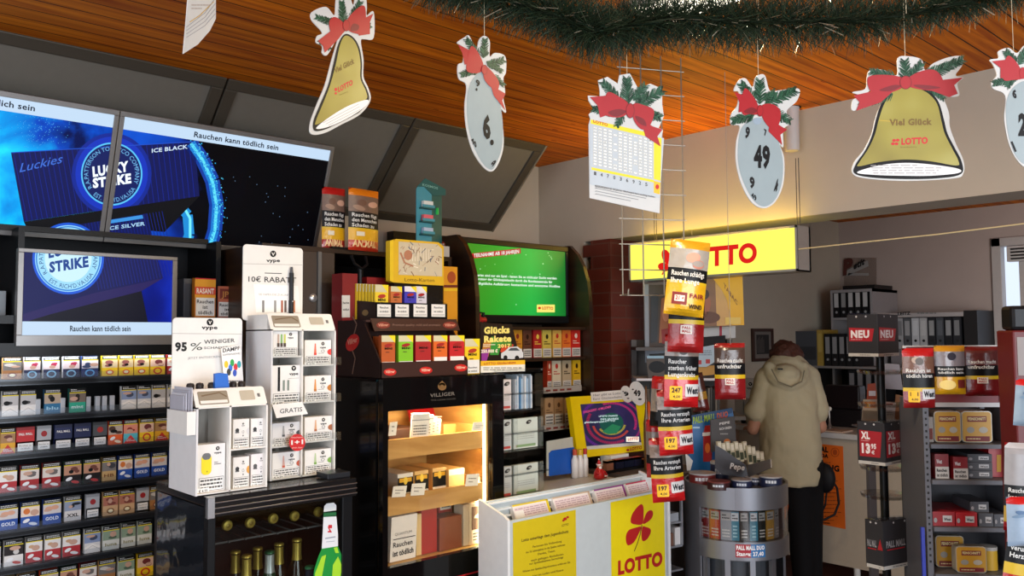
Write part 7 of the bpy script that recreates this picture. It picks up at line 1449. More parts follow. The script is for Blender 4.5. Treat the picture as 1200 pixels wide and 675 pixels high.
def d_we(price, t2, p2='4,00'):
    def fn(d, w, h):
        art_blob(d, w, h, .70, .86, ['#8a8480', '#b09888', '#5a5450'], 8); wtxt(d, w, h, .60, t2, .06)
        d.poly(round_poly(.12 * w, .10 * h, .46 * w, .29 * h, .03 * w, 4), '#e8b81c', 1); d.text(price, (.17 * w, .205 * h), (.41 * w, .205 * h), .06 * h, '#3a1a10', 2, .05); d.text(p2, (.2 * w, .13 * h), (.4 * w, .13 * h), .035 * h, '#3a1a10', 2, .02)
        d.poly(round_poly(.54 * w, .15 * h, .99 * w, .32 * h, .03 * w, 4), '#c8cacc', 1); d.text('West', (.58 * w, .19 * h), (.97 * w, .19 * h), .09 * h, '#1c2028', 2, .05)
    return fn
wb = [(0, RED), (.38, YLN), (.44, BKF), (.70, foil('#8a7a70')), (.90, RED)]
gp = 'pouches hanging in the strand under the wire grid'
pou('tobacco_pouch', 777, 824, 281, 370, D_=3.00, yaw=38, roll=-7, T=.05, bands=[(0, foil('#cf9f18')), (.42, YLN), (.455, BKF), (.62, foil('#98938e')), (.88, foil('#b5841c'))], draw=d_gold, lab='gold-edged yellow pouch, topmost of the hanging strand, overlapping the lit sign', grp=gp)
pou('tobacco_pouch', 782, 824, 330, 413, D_=3.06, yaw=40, roll=-3, T=.05, bands=[(0, foil('#8c1618')), (.40, YLN), (.46, BKF), (.74, foil('#5a5654'))], draw=d_red, lab='dark red pouch directly below the gold-edged pouch', grp=gp)
pou('tobacco_pouch', 778, 818, 392, 477, D_=3.12, yaw=34, roll=-2, T=.05, bands=wb, draw=d_we('247', ['Raucher', 'sterben früher', 'Lungenkrebs']), lab='red and white pouch priced 24,7 in the middle of the strand', grp=gp)
pou('tobacco_pouch', 773, 813, 456, 533, D_=3.18, yaw=34, roll=2, T=.05, bands=wb, draw=d_we('197', ['Rauchen verstopft', 'Ihre Arterien']), lab='red and white pouch second from the bottom of the strand', grp=gp)
pou('tobacco_pouch', 765, 803, 512, 588, D_=3.24, yaw=36, roll=3, T=.05, bands=wb, draw=d_we('197', ['Rauchen verstopft', 'Ihre Arterien']), lab='lowest red and white pouch, beside the right end of the lottery counter', grp=gp)
def d_side(d, w, h): art_blob(d, w, h, .35, .7, ['#a88c78', '#77706a', '#c4b4a4'], 12)
pou('tobacco_pouch', 761, 784, 441, 500, D_=3.22, yaw=62, roll=-4, T=.04, bands=[(0, BKF), (.3, foil('#8c8278')), (.75, RED)], draw=d_side, lab='red-topped pouch turned edge-on behind the middle pouch', grp='edge-on pouches behind the strand')
pou('tobacco_pouch', 758, 777, 492, 560, D_=3.36, yaw=62, T=.04, bands=[(0, RED), (.25, BKF), (.4, foil('#8c8278')), (.8, RED)], draw=d_side, lab='red-topped pouch turned edge-on between the terminal and the lower strand', grp='edge-on pouches behind the strand')
pou('tobacco_pouch', 812, 832, 436, 482, D_=3.26, yaw=60, roll=10, T=.04, bands=[(0, foil('#4a1410')), (.3, foil('#8a6420')), (.5, foil('#3a1a12'))], draw=None, lab='brown and gold pouch edge-on right of the middle pouch', grp='edge-on pouches behind the strand')
c0 = fgr.w(fgr.px(800, 340)[0], gz0 + .0, .05)
m = MB(); m.tube([c0, at(800, 300, D=3.17), at(801, 420, D=3.19), at(797, 500, D=3.27), at(787, 570, D=3.32)], .003, gm, 6); m.build('pouch_chain', label='thin cord carrying the strand of hanging pouches', cat='string')
pou('tobacco_pouch', 838, 874, 402, 468, D_=3.3, yaw=45, T=.045, bands=[(0, foil('#7c1216')), (.37, YLN), (.44, BKF), (.64, foil('#4a3830')), (.92, foil('#8c1a1c'))], draw=d_red, lab='single dark red pouch hanging alone left of the customer', grp=None)
m = MB(); p = at(856, 404, D=3.305); m.tube([p - V((0, 0, .02)), (p.x, p.y, 2.654)], .0012, '#8a8680', 5); m.build('nylon_thread', label='thin thread from the ceiling down to the lone dark red pouch', cat='thread')
# yellow poster bag under the sign
fy_ = Fyaw(at(838, 380, D=4.35), 45); m = MB(); m.prism(fy_, [fy_.px(*p) for p in ((804, 330), (870, 324), (872, 381), (806, 383))], -.004, 0, mat('#b8861c', .4)); d = D(m, fy_, base=.001)
d.poly([(804, 330), (838, 327), (840, 382), (806, 383)], '#7e5a40', 1); d.poly([(836, 327), (870, 324), (872, 381), (858, 381), (852, 352), (846, 340)], '#d8a41c', 1.4); d.ell(822, 360, 10, 16, '#96583a', 2, 16, rot=20); d.ell(830, 372, 14, 7, '#5c3826', 2, 14); d.ell(826, 345, 5, 6, '#3c241a', 2.4, 12)
d.text('TABAC', (848, 336), (864, 358), 5, '#8a5a14', 2, .04); d.rect(850, 372, 868, 380, '#d8b85c', 2)
m.build('yellow_poster', label='yellow and brown advertising poster hanging below the lit sign', cat='poster')
m = MB()
for x in (812, 866): q = fy_.px(x, 330); m.tube([fy_.w(q[0], q[1], -.002), fy_.w(q[0], 2.60 - fy_.o.z, -.002)], .001, '#8a8680', 5)
m.build('cord', bpy.data.objects['yellow_poster'])
# poster stand / glass frame beside the pillar
fq = Fyaw(at(775, 400, D=4.7), 46); m = MB(); m.prism(fq, [fq.px(*p) for p in ((755, 333), (760, 333), (761, 425), (756, 425))], -.02, 0, '#8f96a0'); m.prism(fq, [fq.px(*p) for p in ((757, 411), (812, 408), (812, 412), (757, 415))], -.02, .002, '#8f96a0'); m.prism(fq, [fq.px(*p) for p in ((761, 334), (812, 333), (812, 409), (761, 412))], -.012, -.006, '#4a3f3a'); d = D(m, fq, base=.0)
d.poly([(775, 350), (785, 346), (786, 400), (772, 402)], '#a0603c', 1); d.ell(780, 368, 4, 9, '#c08060', 2, 12); d.poly([(775, 386), (786, 384), (784, 402), (776, 403)], '#8a1c1c', 2); d.poly([(763, 345), (772, 344), (770, 400), (762, 402)], '#2b3038', 1)
m.build('poster_frame', label='grey framed poster with a figure just right of the brick pillar', cat='poster')
# magazines and cards on a rack under the sign
frk = Fyaw(at(810, 460, D=4.5), 46)
def card(pts, c, z, name, lab, cat, fn=None, grp=None, th=.004):
    f = frk.moved(0, 0, z); m = MB(); m.prism(f, [f.px(*p) for p in pts], -th, 0, c)
    if fn: fn(D(m, f, base=.0008))
    return m.build(name, label=lab, cat=cat, group=grp)
card([(757, 418), (780, 416), (782, 440), (760, 446)], '#4a4038', .02, 'magazine', 'dark magazine with a car right beside the brick pillar', 'magazine', lambda d: (d.ell(770, 430, 10, 7, '#22262a', 1, 16), d.rect(758, 417, 778, 420, '#8fb4c8', 1)))
card([(815, 408), (838, 404), (838, 424), (828, 430), (815, 430)], '#a9bccb', .05, 'leaflet', 'pale blue leaflet with small print between the red pouches', 'leaflet', lambda d: (d.lines(818, 410, 834, 417, 3, '#6d7c88', 1), d.rect(818, 422, 822, 427, '#b02c2c', 1), d.rect(827, 421, 832, 426, '#b02c2c', 1)))
card([(816, 430), (838, 428), (838, 439), (816, 441)], '#b8893a', .04, 'leaflet', 'golden leaflet strip below the pale blue leaflet', 'leaflet')
card([(822, 385), (862, 382), (862, 396), (822, 398)], '#c8c5c2', .0, 'white_gift_box', 'white box with a red ribbon below the yellow poster', 'box', lambda d: d.rect(843, 382, 846, 398, '#b01c34', 1), th=.12)
card([(812, 396), (850, 393), (850, 403), (812, 406)], '#141213', .02, 'black_printer', 'flat black device below the white ribboned box', 'device', th=.2)
for k in range(9): card([(818 + k * 2.9, 456 - (k % 3)), (820.2 + k * 2.9, 455.7 - (k % 3)), (820.2 + k * 2.9, 486), (818 + k * 2.9, 486)], ['#2a2826', '#6d665c', '#3c3a38'][k % 3], .02, 'folder', f'dark folder standing edge-on above the blue board, {ON[k]} from the left', 'folder', grp='dark folders above the blue board', th=.15)
m = MB(); f = frk; p0, p1 = f.px(812, 488), f.px(872, 486)
zsf = f.px(840, 487)[1]; m.fbox(f, p0[0] - .3, p1[0], zsf - .02, zsf - .001, -.3, .04, '#6d6a68'); m.fbox(f, p0[0] - .3, p1[0], f.px(840, 443)[1] - .012, f.px(840, 443)[1], -.3, .03, '#d8d8dc'); m.fbox(f, p1[0] - .03, p1[0], 0, f.px(840, 398)[1], -.3, -.27, '#55514f'); m.fbox(f, p0[0] - .3, p0[0] - .27, 0, f.px(840, 398)[1], -.3, -.27, '#55514f'); m.fbox(f, p0[0] - .3, p1[0], f.px(840, 406)[1] - .02, f.px(840, 406)[1] - .002, -.3, .03, '#4a4644'); m.fbox(f, p0[0] - .3, p1[0] - .03, 0, f.px(840, 398)[1], -.31, -.3, '#3a3532')
m.build('magazine_rack', label='dark magazine rack in the passage behind the hanging pouches', cat='rack')
# liquor bottles seen left of the strand
for k, (a, b, ti, c, n) in enumerate(((755, 761, 452, '#5a3a1c', 'brown'), (761, 766, 448, '#1c1c1e', 'black'), (757, 765, 470, '#b04a1c', 'orange'))):
    p = at((a + b) / 2, 522, D=4.15); h = at((a + b) / 2, ti, D=4.15).z; r = (b - a) / 984 * 4.15 * .6; m = MB(); m.lathe((p.x, p.y, CZ), [(r, 0), (r, (h - CZ) * .55), (r * .4, (h - CZ) * .72), (r * .4, (h - CZ) * .97), (.001, h - CZ)], mat(c, .2), 14)
    m.build('liquor_bottle', smooth=True, label=f'{n} liquor bottle between the terminal and the hanging pouches', cat='bottle')
m = MB(); p = at(760, 500, D=4.15); m.box((3.12, 2.45, CZ - .03), (3.60, 2.93, CZ - .001), '#5a5350'); m.box((3.14, 2.5, 0), (3.58, 2.9, CZ - .03), '#3a3432'); m.build('side_table', label='dark side counter between lottery counter and brick pillar', cat='counter')
# chrome shelf right of the lotto counter
t = thing('chrome_shelf', 'low chrome wire shelf with goods between lottery counter and silver barrel', 'shelf', (3.2, 2.35, 0)); fx_ = Fyaw(at(792, 640, D=3.75), 10)
for y in (585, 612, 640, 668): q = fx_.px(790, y)[1]; MB().fbox(fx_, fx_.px(783, 640)[0], fx_.px(800, 640)[0], q - .008, q, -.2, 0, mat('#9a9da2', .3, .6)).build('shelf_board', t)
for x in (783, 799): q = fx_.px(x, 640)[0]; MB().fbox(fx_, q, q + .008, 0, fx_.px(790, 582)[1], -.01, .002, mat('#9a9da2', .3, .6)).build('upright', t)
MB().fbox(fx_, fx_.px(783, 640)[0], fx_.px(800, 640)[0], 0, fx_.px(790, 582)[1], -.21, -.2, '#5c5f64').build('back_panel', t)
for (x0, x1, y0, y1, c, n) in ((785, 791, 625, 640, '#6b4a3a', 'brown'), (793, 799, 618, 640, '#c8c6c4', 'white cone-like'), (786, 797, 601, 612, '#8d9298', 'grey')):
    q0 = fx_.px(x0, y1); q1 = fx_.px(x1, y0); MB().fbox(fx_, q0[0], q1[0], fx_.px(790, y1)[1] + .0005, q1[1], -.12, -.01, c).build('small_carton', label=f'{n} small carton on the chrome shelf', cat='carton')
# white string across the office opening
m = MB(); m.tube([at(936, 292, X=3.45), at(1010, 284, X=3.45), at(1100, 274.5, X=3.45), at(1290, 251, X=3.45), (3.45, -2.64, at(1290, 251, X=3.45).z + .11)], .003, '#c9b98c', 6); m.build('pale_string', label='pale string stretched from the lit sign to the right edge', cat='string')
# ================================================================ rotating stand with three-sided boxes
PS = at(1034, 500, D=3.35); px0_, py0_ = PS.x, PS.y; M_DG = mat('#2c2b2e', .5); M_RD = mat('#9c1420', .45)
t = thing('floor_stand', 'black pole floor stand carrying dark three sided price boxes', 'stand', (px0_, py0_, 0))
zt = at(1034, 372, D=3.35).z
MB().cyl((px0_, py0_, .012), (px0_, py0_, zt), .016, M_BLK, seg=16).build('pole', t, smooth=True)
MB().lathe((px0_, py0_, 0), [(.2, 0), (.2, .008), (.03, .02), (.018, .05)], mat('#2a2a2c', .4, .5), 32).build('base', t, smooth=True)
def sidebox(pl, pc, pr, yt, yb, D_, lab, art, name):
    C = at(pc, (yt[1] + yb[1]) / 2, D=D_ - .08); zt_c, zb_c = at(pc, yt[1], D=D_ - .08).z, at(pc, yb[1], D=D_ - .08).z
    Lp = at(pl, 400, D=D_ + .02); Rp = at(pr, 400, D=D_ + .06)
    tb = thing(name, lab, 'price box', (C.x, C.y, zb_c), 'dark price boxes on the black pole')
    for k, (A_, B_, xa, xb) in enumerate(((Lp, C, pl, pc), (C, Rp, pc, pr))):
        fr = Fr((A_.x, A_.y, 0), (B_.x - A_.x, B_.y - A_.y, 0), (0, 0, 1)); w = math.hypot(B_.x - A_.x, B_.y - A_.y)
        m = MB(); m.fbox(fr, 0, w, zb_c, zt_c, -.004, 0, M_DG); d = D(m, Fr(fr.w(0, zb_c), fr.u, fr.v), px=False); h = zt_c - zb_c; d.rect(0, 0, w, .075 * h, '#b4b1ab', 1); d.lines(.05, .02 * h, w - .01, .055 * h, 1, '#555', 2)
        for x in (.3, .62): d.ell(w * x, h * .95, .004, .004, '#b0aeb0', 2, 8)
        art(d, w, h); m.build('printed_side', tb)
    fr = Fr((Rp.x, Rp.y, 0), (Lp.x - Rp.x, Lp.y - Rp.y, 0), (0, 0, 1)); w = math.hypot(Lp.x - Rp.x, Lp.y - Rp.y); m = MB(); m.fbox(fr, 0, w, zb_c, zt_c, 0, .004, M_DG); m.build('back_side', tb)
    P = [Lp, C, Rp]; m = MB(); m.add([(p.x, p.y, zt_c + .001) for p in P] + [(p.x, p.y, zt_c + .006) for p in P], [(0, 1, 2), (3, 5, 4), (0, 3, 4, 1), (1, 4, 5, 2), (2, 5, 3, 0)], M_ACR); m.build('acrylic_top', tb)
def a_neu(d, w, h): d.poly([(.04 * w, .36 * h), (.80 * w, .36 * h), (.88 * w, .66 * h), (.04 * w, .69 * h)], M_RD, 1); d.text('NEU', (.1 * w, .45 * h), (.72 * w, .45 * h), .17 * h, '#d8cfcf', 2, .05); d.lines(.1 * w, .39 * h, .7 * w, .42 * h, 1, '#c8a0a0', 2)
def a_xl(d, w, h):
    d.poly([(.06 * w, .18 * h), (.82 * w, .18 * h), (.9 * w, .78 * h), (.06 * w, .8 * h)], M_RD, 1); d.text('XL', (.12 * w, .60 * h), (.46 * w, .60 * h), .16 * h, '#e0d8d8', 2, .05); d.lines(.12 * w, .54 * h, .6 * w, .565 * h, 1, '#d8b0b0', 2)
    d.text('13', (.14 * w, .27 * h), (.46 * w, .27 * h), .21 * h, '#e0d8d8', 2, .06); d.text('95', (.49 * w, .38 * h), (.68 * w, .38 * h), .11 * h, '#e0d8d8', 2, .05); d.text('€', (.5 * w, .25 * h), (.62 * w, .25 * h), .08 * h, '#e0d8d8', 2, .03)
def a_pm(d, w, h): d.text('PALL MALL', (.08 * w, .45 * h), (.62 * w, .45 * h), .13 * h, '#8d8c90', 2, .04); d.poly([(.68 * w, .40 * h), (.98 * w, .40 * h), (.9 * w, .52 * h), (.84 * w, .63 * h), (.76 * w, .52 * h)], M_RD, 2); d.line([(.1 * w, .4 * h), (.6 * w, .4 * h)], .004, M_RD, 2)
sidebox(994, 1029, 1053, (370, 368), (414, 418), 3.35, 'topmost dark box with a red price flag reading neu', a_neu, 'price_box')
sidebox(1002, 1037, 1059, (497, 496), (541, 546), 3.28, 'middle dark box with a large red 13.95 price', a_xl, 'price_box')
sidebox(1008, 1035, 1068, (607, 612), (660, 668), 3.22, 'lowest dark box with grey capitals and a red flame', a_pm, 'price_box')
for y in (440, 551, 583, 478): z = at(1034, y, D=3.35).z; m = MB(); m.lathe((px0_, py0_, z), [(.018, 0), (.085, .006), (.09, .02), (.088, .02), (.083, .009), (.018, .004)], clear('tray_clear', (.92, .92, .9), .2), 24); m.build('clear_tray', t, smooth=True)
# leaflets in a holder behind the pole
fh3 = Fyaw(at(1040, 470, D=3.55), 44)
def leaf_(pts, c, z, lab, fn=None):
    f = fh3.moved(0, 0, z); m = MB(); m.prism(f, [f.px(*p) for p in pts], -.004, 0, c)
    if fn: fn(D(m, f, base=.0008))
    m.build('brochure', label=lab, cat='brochure', group='brochures behind the pole stand')
leaf_([(1027, 425), (1054, 427), (1058, 457), (1029, 455)], '#8e878a', -.06, 'blank grey-violet sheet behind the pole', None)
leaf_([(1017, 450), (1026, 449), (1028, 470), (1016, 470)], '#9a4630', .0, 'red and white brochure left of the pole', lambda d: d.rect(1018, 458, 1026, 464, '#c8c4c8', 1))
leaf_([(1028, 449), (1038, 450), (1036, 468), (1027, 468)], '#8d5a30', .0, 'orange-brown brochure right of the pole', lambda d: d.lines(1029, 453, 1036, 462, 3, '#d8c8b0', 1))
leaf_([(1012, 468), (1030, 468), (1030, 493), (1010, 493)], '#a79a8c', .02, 'beige brochure low left of the pole', lambda d: d.rect(1013, 471, 1026, 478, '#b8743c', 1))
leaf_([(1031, 470), (1050, 472), (1048, 494), (1031, 494)], '#b9b2ac', .02, 'whitish brochure with a dark red bar right of the pole', lambda d: (d.rect(1034, 473, 1046, 475, '#7c1c24', 1), d.lines(1034, 480, 1046, 487, 3, '#8a8480', 1)))
leaf_([(1050, 462), (1062, 465), (1060, 494), (1047, 494)], '#9c6a40', .01, 'brown and amber brochure at the right end of the holder', None)
m = MB(); q = [fh3.px(*p) for p in ((1008, 480), (1064, 482), (1062, 502), (1006, 500))]; m.prism(fh3.moved(0, 0, .03), q, -.003, 0, clear('holder', (.85, .84, .83), .2)); zz = q[3][1]; m.fbox(fh3, q[0][0], q[1][0], zz - .006, zz, -.1, .03, '#57545a'); m.fbox(fh3, q[0][0] + .04, q[0][0] + .07, -fh3.o.z + .0, zz - .006, -.06, -.03, '#57545a'); m.fbox(fh3, q[0][0] - .02, q[0][0] + .16, -fh3.o.z, -fh3.o.z + .02, -.15, .06, '#57545a'); m.build('brochure_holder', label='clear brochure holder on a grey post behind the pole stand', cat='holder')
# ================================================================ metal goods rack at the right
M_MR = mat('#5a5a60', .5, .2); M_MD = mat('#3c3b40', .6); fR = Fyaw(at(1130, 600, D=3.0), 48); RZ = -fR.o.z
def rx(px_, py_=560): return fR.px(px_, py_)[0]
def rz(py_): return fR.px(1130, py_)[1]
L0, L1 = rx(1084), rx(1196)
t = thing('metal_shelf_rack', 'grey perforated metal shelf rack with tobacco goods at the right', 'rack', fR.w((L0 + L1) / 2, RZ, -.1))
MB().fbox(fR, L0, L1, RZ, rz(478), -.235, -.225, M_MD).build('back_panel', t)
for x in (L0, L1 - .02):
    m = MB(); m.fbox(fR, x, x + .02, RZ, rz(470), -.225, .0, M_MR); d = D(m, fR, px=False, base=.0006)
    z = rz(660)
    while z < rz(482): d.rect(x + .006, z, x + .013, z + .008, '#222', 0); z += .022
    m.build('upright', t)
shelf = [rz(y) for y in (520, 562, 617, 672)]
for z in shelf: m = MB(); m.fbox(fR, L0 + .021, L1 - .021, z - .016, z - .001, -.22, .012, M_MR); m.build('shelf', t)
m = MB(); m.fbox(fR, rx(1079, 640), rx(1083, 640), RZ, rz(618), .0, .01, mat('#1c2fa0', .4)); m.build('blue_bar', label='narrow blue upright bar at the left foot of the metal rack', cat='bar')
# header board
HB = fR.moved(0, 0, -.03); c = [HB.px(*p) for p in ((1056, 405), (1173, 405), (1173, 477), (1060, 478))]
t = thing('header_board', 'white framed red header board on top of the metal rack behind three pouches', 'sign board', HB.w(c[3][0], c[3][1], 0))
u0, u1, v0, v1 = c[0][0] + .005, c[1][0], c[2][1], c[0][1]
MB().fbox(HB, u0, u1, v0, v1, -.012, -.004, mat('#6a1016', .5)).build('panel', t)
m = MB(); fw = .012
for q in ((u0, u1, v0, v0 + fw * 1.3), (u0, u1, v1 - fw * .4, v1), (u0, u0 + fw, v0 + fw * 1.3, v1 - fw * .4), (u1 - fw, u1, v0 + fw * 1.3, v1 - fw * .4)): m.fbox(HB, q[0], q[1], q[2], q[3], -.012, 0, mat('#aeaaa8', .4))
m.build('frame', t); m = MB(); m.fbox(HB, u0 + .06, u0 + .075, rz(480) - 0, v0, -.03, -.012, M_MR); m.fbox(HB, u1 - .075, u1 - .06, rz(480), v0, -.03, -.012, M_MR); m.build('bracket', t)
def rp(px0, px1, pyt, pyb, D_, yaw, bands, dr, lab, grp=None, roll=0, T=.035): pou('tobacco_pouch', px0, px1, pyt, pyb, D_=D_, yaw=yaw, roll=roll, T=T, bands=bands, draw=dr, lab=lab, grp=grp)
dk = lambda c: foil(c)
g4 = 'pouches in front of the header board'
rp(1059, 1096, 408, 478, 2.93, 46, [(0, dk('#7c1214')), (.28, YLN), (.34, BKF), (.58, dk('#6e4c3c')), (.86, dk('#a81418'))], d_we('1', ['Rauchen ist', 'tödlich hören']), 'left red pouch with a white speech bubble before the header board', g4)
def d_y(d, w, h): wtxt(d, w, h, .50, ['Rauchen kann', 'tödlich sein'], .05); d.ell(.35 * w, .2 * h, .26 * w, .1 * h, '#e8cf7a', 1, 20); d.rect(.68 * w, .13 * h, .96 * w, .3 * h, '#6a1c14', 1); d.ell(.5 * w, .78 * h, .14 * w, .08 * h, '#2a2430', 1, 14)
rp(1096, 1132, 405, 462, 2.95, 46, [(0, dk('#c89414')), (.36, BKF), (.58, dk('#7c7478')), (.88, dk('#b8801c'))], d_y, 'middle golden pouch before the header board', g4)
rp(1131, 1171, 406, 464, 2.97, 46, [(0, dk('#6c0e12')), (.34, YLN), (.41, BKF), (.62, dk('#5c2c2c')), (.92, dk('#6c1418'))], d_red, 'right dark red pouch before the header board', g4)
# goods
def tin(px0, px1, pyt, z, zf, lab, grp, c='#b4861c', depth=.06):
    a, b = rx(px0), rx(px1); h = fR.px((px0 + px1) / 2, pyt)[1] - z; f = Fr(fR.w(a, z, zf), fR.u, fR.v); w = b - a; m = MB()
    m.prism(f, round_poly(0, 0, w, h, .012, 5), -depth, 0, mat('#a39c8c', .35, .2)); m.prism(f, round_poly(.003, .003, w - .003, h - .003, .011, 5), 0, .002, mat(c, .45)); d = D(m, f, px=False, base=.0026)
    d.rect(.18 * w, .66 * h, .82 * w, .84 * h, '#6c1418', 0); d.text('FEINSCHNITT', (.21 * w, .71 * h), (.79 * w, .71 * h), .09 * h, '#d8c890', 1, .03); d.ell(.28 * w, .4 * h, .13 * w, .1 * h, '#8d8a80', 0, 12); d.ell(.7 * w, .4 * h, .15 * w, .1 * h, '#a8a294', 0, 12); d.rect(.1 * w, .04 * h, .9 * w, .2 * h, '#6c1418', 0); d.lines(.16 * w, .08 * h, .84 * w, .16 * h, 1, '#c8b080', 1)
    m.build('tobacco_tin', label=lab, cat='tin', group=grp)
ga = 'yellow tins on the top shelf of the rack'; gb = 'yellow tins on the bottom shelf of the rack'
tin(1102, 1134, 483, shelf[0], -.04, 'left yellow oblong tin on the top shelf of the metal rack', ga); tin(1135, 1171, 483, shelf[0], -.04, 'right yellow oblong tin on the top shelf of the metal rack', ga)
m = MB(); a, b = rx(1092), rx(1101); m.fbox(fR, a, b, shelf[0], rz(490), -.1, -.04, '#a8a49c'); d = D(m, fR.moved(0, 0, -.04), px=False); d.rect(a + .003, shelf[0] + .01, b - .003, shelf[0] + .05, '#7c2c20', 1); m.build('tobacco_box', label='narrow pale box left of the yellow tins on the top shelf', cat='tobacco box')
def rbox(px0, px1, pyt, z, zf, c, lab, grp, fn, dp=.04, name='cigarette_carton', cat='carton'):
    a, b = rx(px0), rx(px1); y1 = fR.px((px0 + px1) / 2, pyt)[1]; m = MB(); m.fbox(fR, a, b, z, y1, zf - dp, zf, c); d = D(m, Fr(fR.w(a, z, zf), fR.u, fR.v), px=False); fn(d, b - a, y1 - z); m.build(name, label=lab, cat=cat, group=grp)
def f_west(d, w, h): d.rect(0, 0, w, .48 * h, '#b8b5b0', 1); d.text('Rauchen', (.1 * w, .28 * h), (.85 * w, .28 * h), .12 * h, '#222', 2, .04); d.text('ist tödlich', (.1 * w, .08 * h), (.9 * w, .08 * h), .12 * h, '#222', 2, .04); d.text('West', (.1 * w, .62 * h), (.5 * w, .62 * h), .16 * h, '#c8c0c0', 2, .04)
rbox(1099, 1115, 533, shelf[1], -.02, mat('#7c141a', .4), 'left red pack with white warning on the second shelf of the rack', 'red packs on the second rack shelf', f_west); rbox(1119, 1136, 536, shelf[1], -.01, mat('#7c141a', .4), 'right red pack with white warning on the second shelf of the rack', 'red packs on the second rack shelf', f_west)
rbox(1091, 1098, 534, shelf[1], -.05, '#a09c98', 'narrow white and red pack at the left end of the second rack shelf', None, lambda d, w, h: d.rect(0, 0, w, .4 * h, '#7c3020', 1))
def f_lab(c='#b4b2b2'):
    def fn(d, w, h): d.rect(.45 * w, .28 * h, .86 * w, .74 * h, c, 1); d.text('West', (.5 * w, .38 * h), (.82 * w, .38 * h), .2 * h, '#222', 2, .03); d.ell(.12 * w, .4 * h, .08 * w, .18 * h, '#8d8a8c', 1, 10)
    return fn
dz = (rz(532) - shelf[1]) / 3
for k in range(3):
    z = shelf[1] + k * (dz * .96); a, b = rx(1139), rx(1168); m = MB(); m.fbox(fR, a, b, z + .0006, z + dz * .93, -.2, -.03, '#3f3e42'); d = D(m, Fr(fR.w(a, z, -.03), fR.u, fR.v), px=False); f_lab()(d, b - a, dz * .93); m.build('cigarette_carton', label=f'dark grey flat carton in the stack on the second rack shelf, {["lowest", "middle", "topmost"][k]}', cat='carton', group='grey cartons on the second rack shelf')
m = MB(); a, b = rx(1167.5), rx(1190); m.fbox(fR, a + .004, b, shelf[1], rz(524), -.2, -.06, mat('#9c1018', .4)); d = D(m, fR.moved(0, 0, -.06), base=.0008); d.rect(1168, 533, 1173, 553, '#b8861c', 1); d.rect(1176, 534, 1180, 544, '#b8b4b0', 1); m.build('cigarette_carton', label='tall bright red carton at the right end of the second rack shelf', cat='carton')
for k, (a, b, c, n) in enumerate(((1092, 1118, '#8c1018', 'left red'), (1119, 1144, '#9c1018', 'right red'), (1146, 1163, '#38373c', 'grey'), (1164, 1180, '#34333a', 'rightmost grey'))): rbox(a, b, 600 + k, shelf[2], -.005, mat(c, .4), f'{n} long carton on the third shelf of the rack', 'long cartons on the third rack shelf', f_lab(), .19)
rbox(1140, 1162, 590, shelf[2] + (rz(603) - shelf[2]) * 1.06, -.03, '#414045', 'dark grey carton lying on the long cartons of the third shelf', None, f_lab(), .15)
for k, (a, b, ti, zf) in enumerate(((1094, 1112, 634, -.12), (1104, 1138, 634, -.08), (1118, 1154, 641, -.01))): tin(a, b, ti, shelf[3], zf, f'yellow tin in the overlapping row on the bottom rack shelf, {["back left", "middle", "front right"][k]}', gb, depth=.035)
m = MB(); p = fR.w(rx(1165), shelf[3], -.07); m.lathe(tuple(p), [(.03, 0), (.03, .07)], mat('#c49a2c', .4), 20); m.lathe(tuple(p), [(.031, .07), (.031, .082), (.0005, .085)], mat('#a8a49c', .4), 20); m.build('tobacco_tin', smooth=True, label='round yellow tin at the right of the bottom rack shelf', cat='tin')
# pouches at the right edge
def d_bp(d, w, h): art_blob(d, w, h, .50, .80, ['#4c6c90', '#8d989e', '#6a86a0'], 21)
e5 = 'pouches hanging at the right picture edge'
rp(1176, 1216, 519, 622, 2.45, 42, [(0, dk('#a81418')), (.10, YLN), (.28, BKF), (.52, mat('#8d8a8a', .35, noise=.2)), (.94, dk('#b0acac'))], lambda d, w, h: (wtxt(d, w, h, .44, ['Rauchen', 'kann zu'], .05), art_blob(d, w, h, .55, .85, ['#6c5048', '#3c2a28'], 2)), 'pouch with a white photo and black text at the right edge, upper of two', e5, roll=-3)
rp(1172, 1214, 604, 700, 2.40, 42, [(0, dk('#a81418')), (.28, YLN), (.42, BKF), (.66, dk('#8c1418')), (.8, mat('#8d9aa4', .3))], lambda d, w, h: wtxt(d, w, h, .58, ['verursacht', 'Herzinfarkt'], .06), 'tilted pouch with a yellow band at the bottom right corner', e5, roll=-9)
rp(1181, 1226, 582, 640, 2.36, 42, [(0, mat('#8fa4b8', .3, noise=.25)), (.86, RED)], d_bp, 'bluish pouch with a red top fold at the right edge', e5)
rp(1187, 1224, 445, 500, 2.42, 42, [(0, mat('#7c90a0', .3, noise=.25)), (.86, RED)], d_bp, 'bluish pouch with a red rim beside the extinguisher-like red box', e5, roll=-6)
# red dispenser with black cap at the edge
fE = Fyaw(at(1196, 440, D=2.7), 45); t = thing('red_dispenser', 'red upright dispenser with a black top at the right picture edge', 'dispenser', fE.w(0, -fE.o.z, 0)); a, b = fE.px(1187, 400)[0], fE.px(1240, 400)[0]; zt1 = fE.px(1195, 387)[1]
MB().fbox(fE, a, b, -fE.o.z, zt1, -.1, 0, mat('#5c0a10', .45)).build('body', t, bevel=.006); m = MB(); m.fbox(fE, a + .012, b - .01, fE.px(1195, 440)[1], fE.px(1195, 395)[1], 0, .002, '#8d8684'); m.build('front_label', t)
m = MB(); m.fbox(fE, a + .004, b, zt1, fE.px(1195, 358)[1], -.08, -.01, M_BLK); m.build('cap', t, bevel=.012)
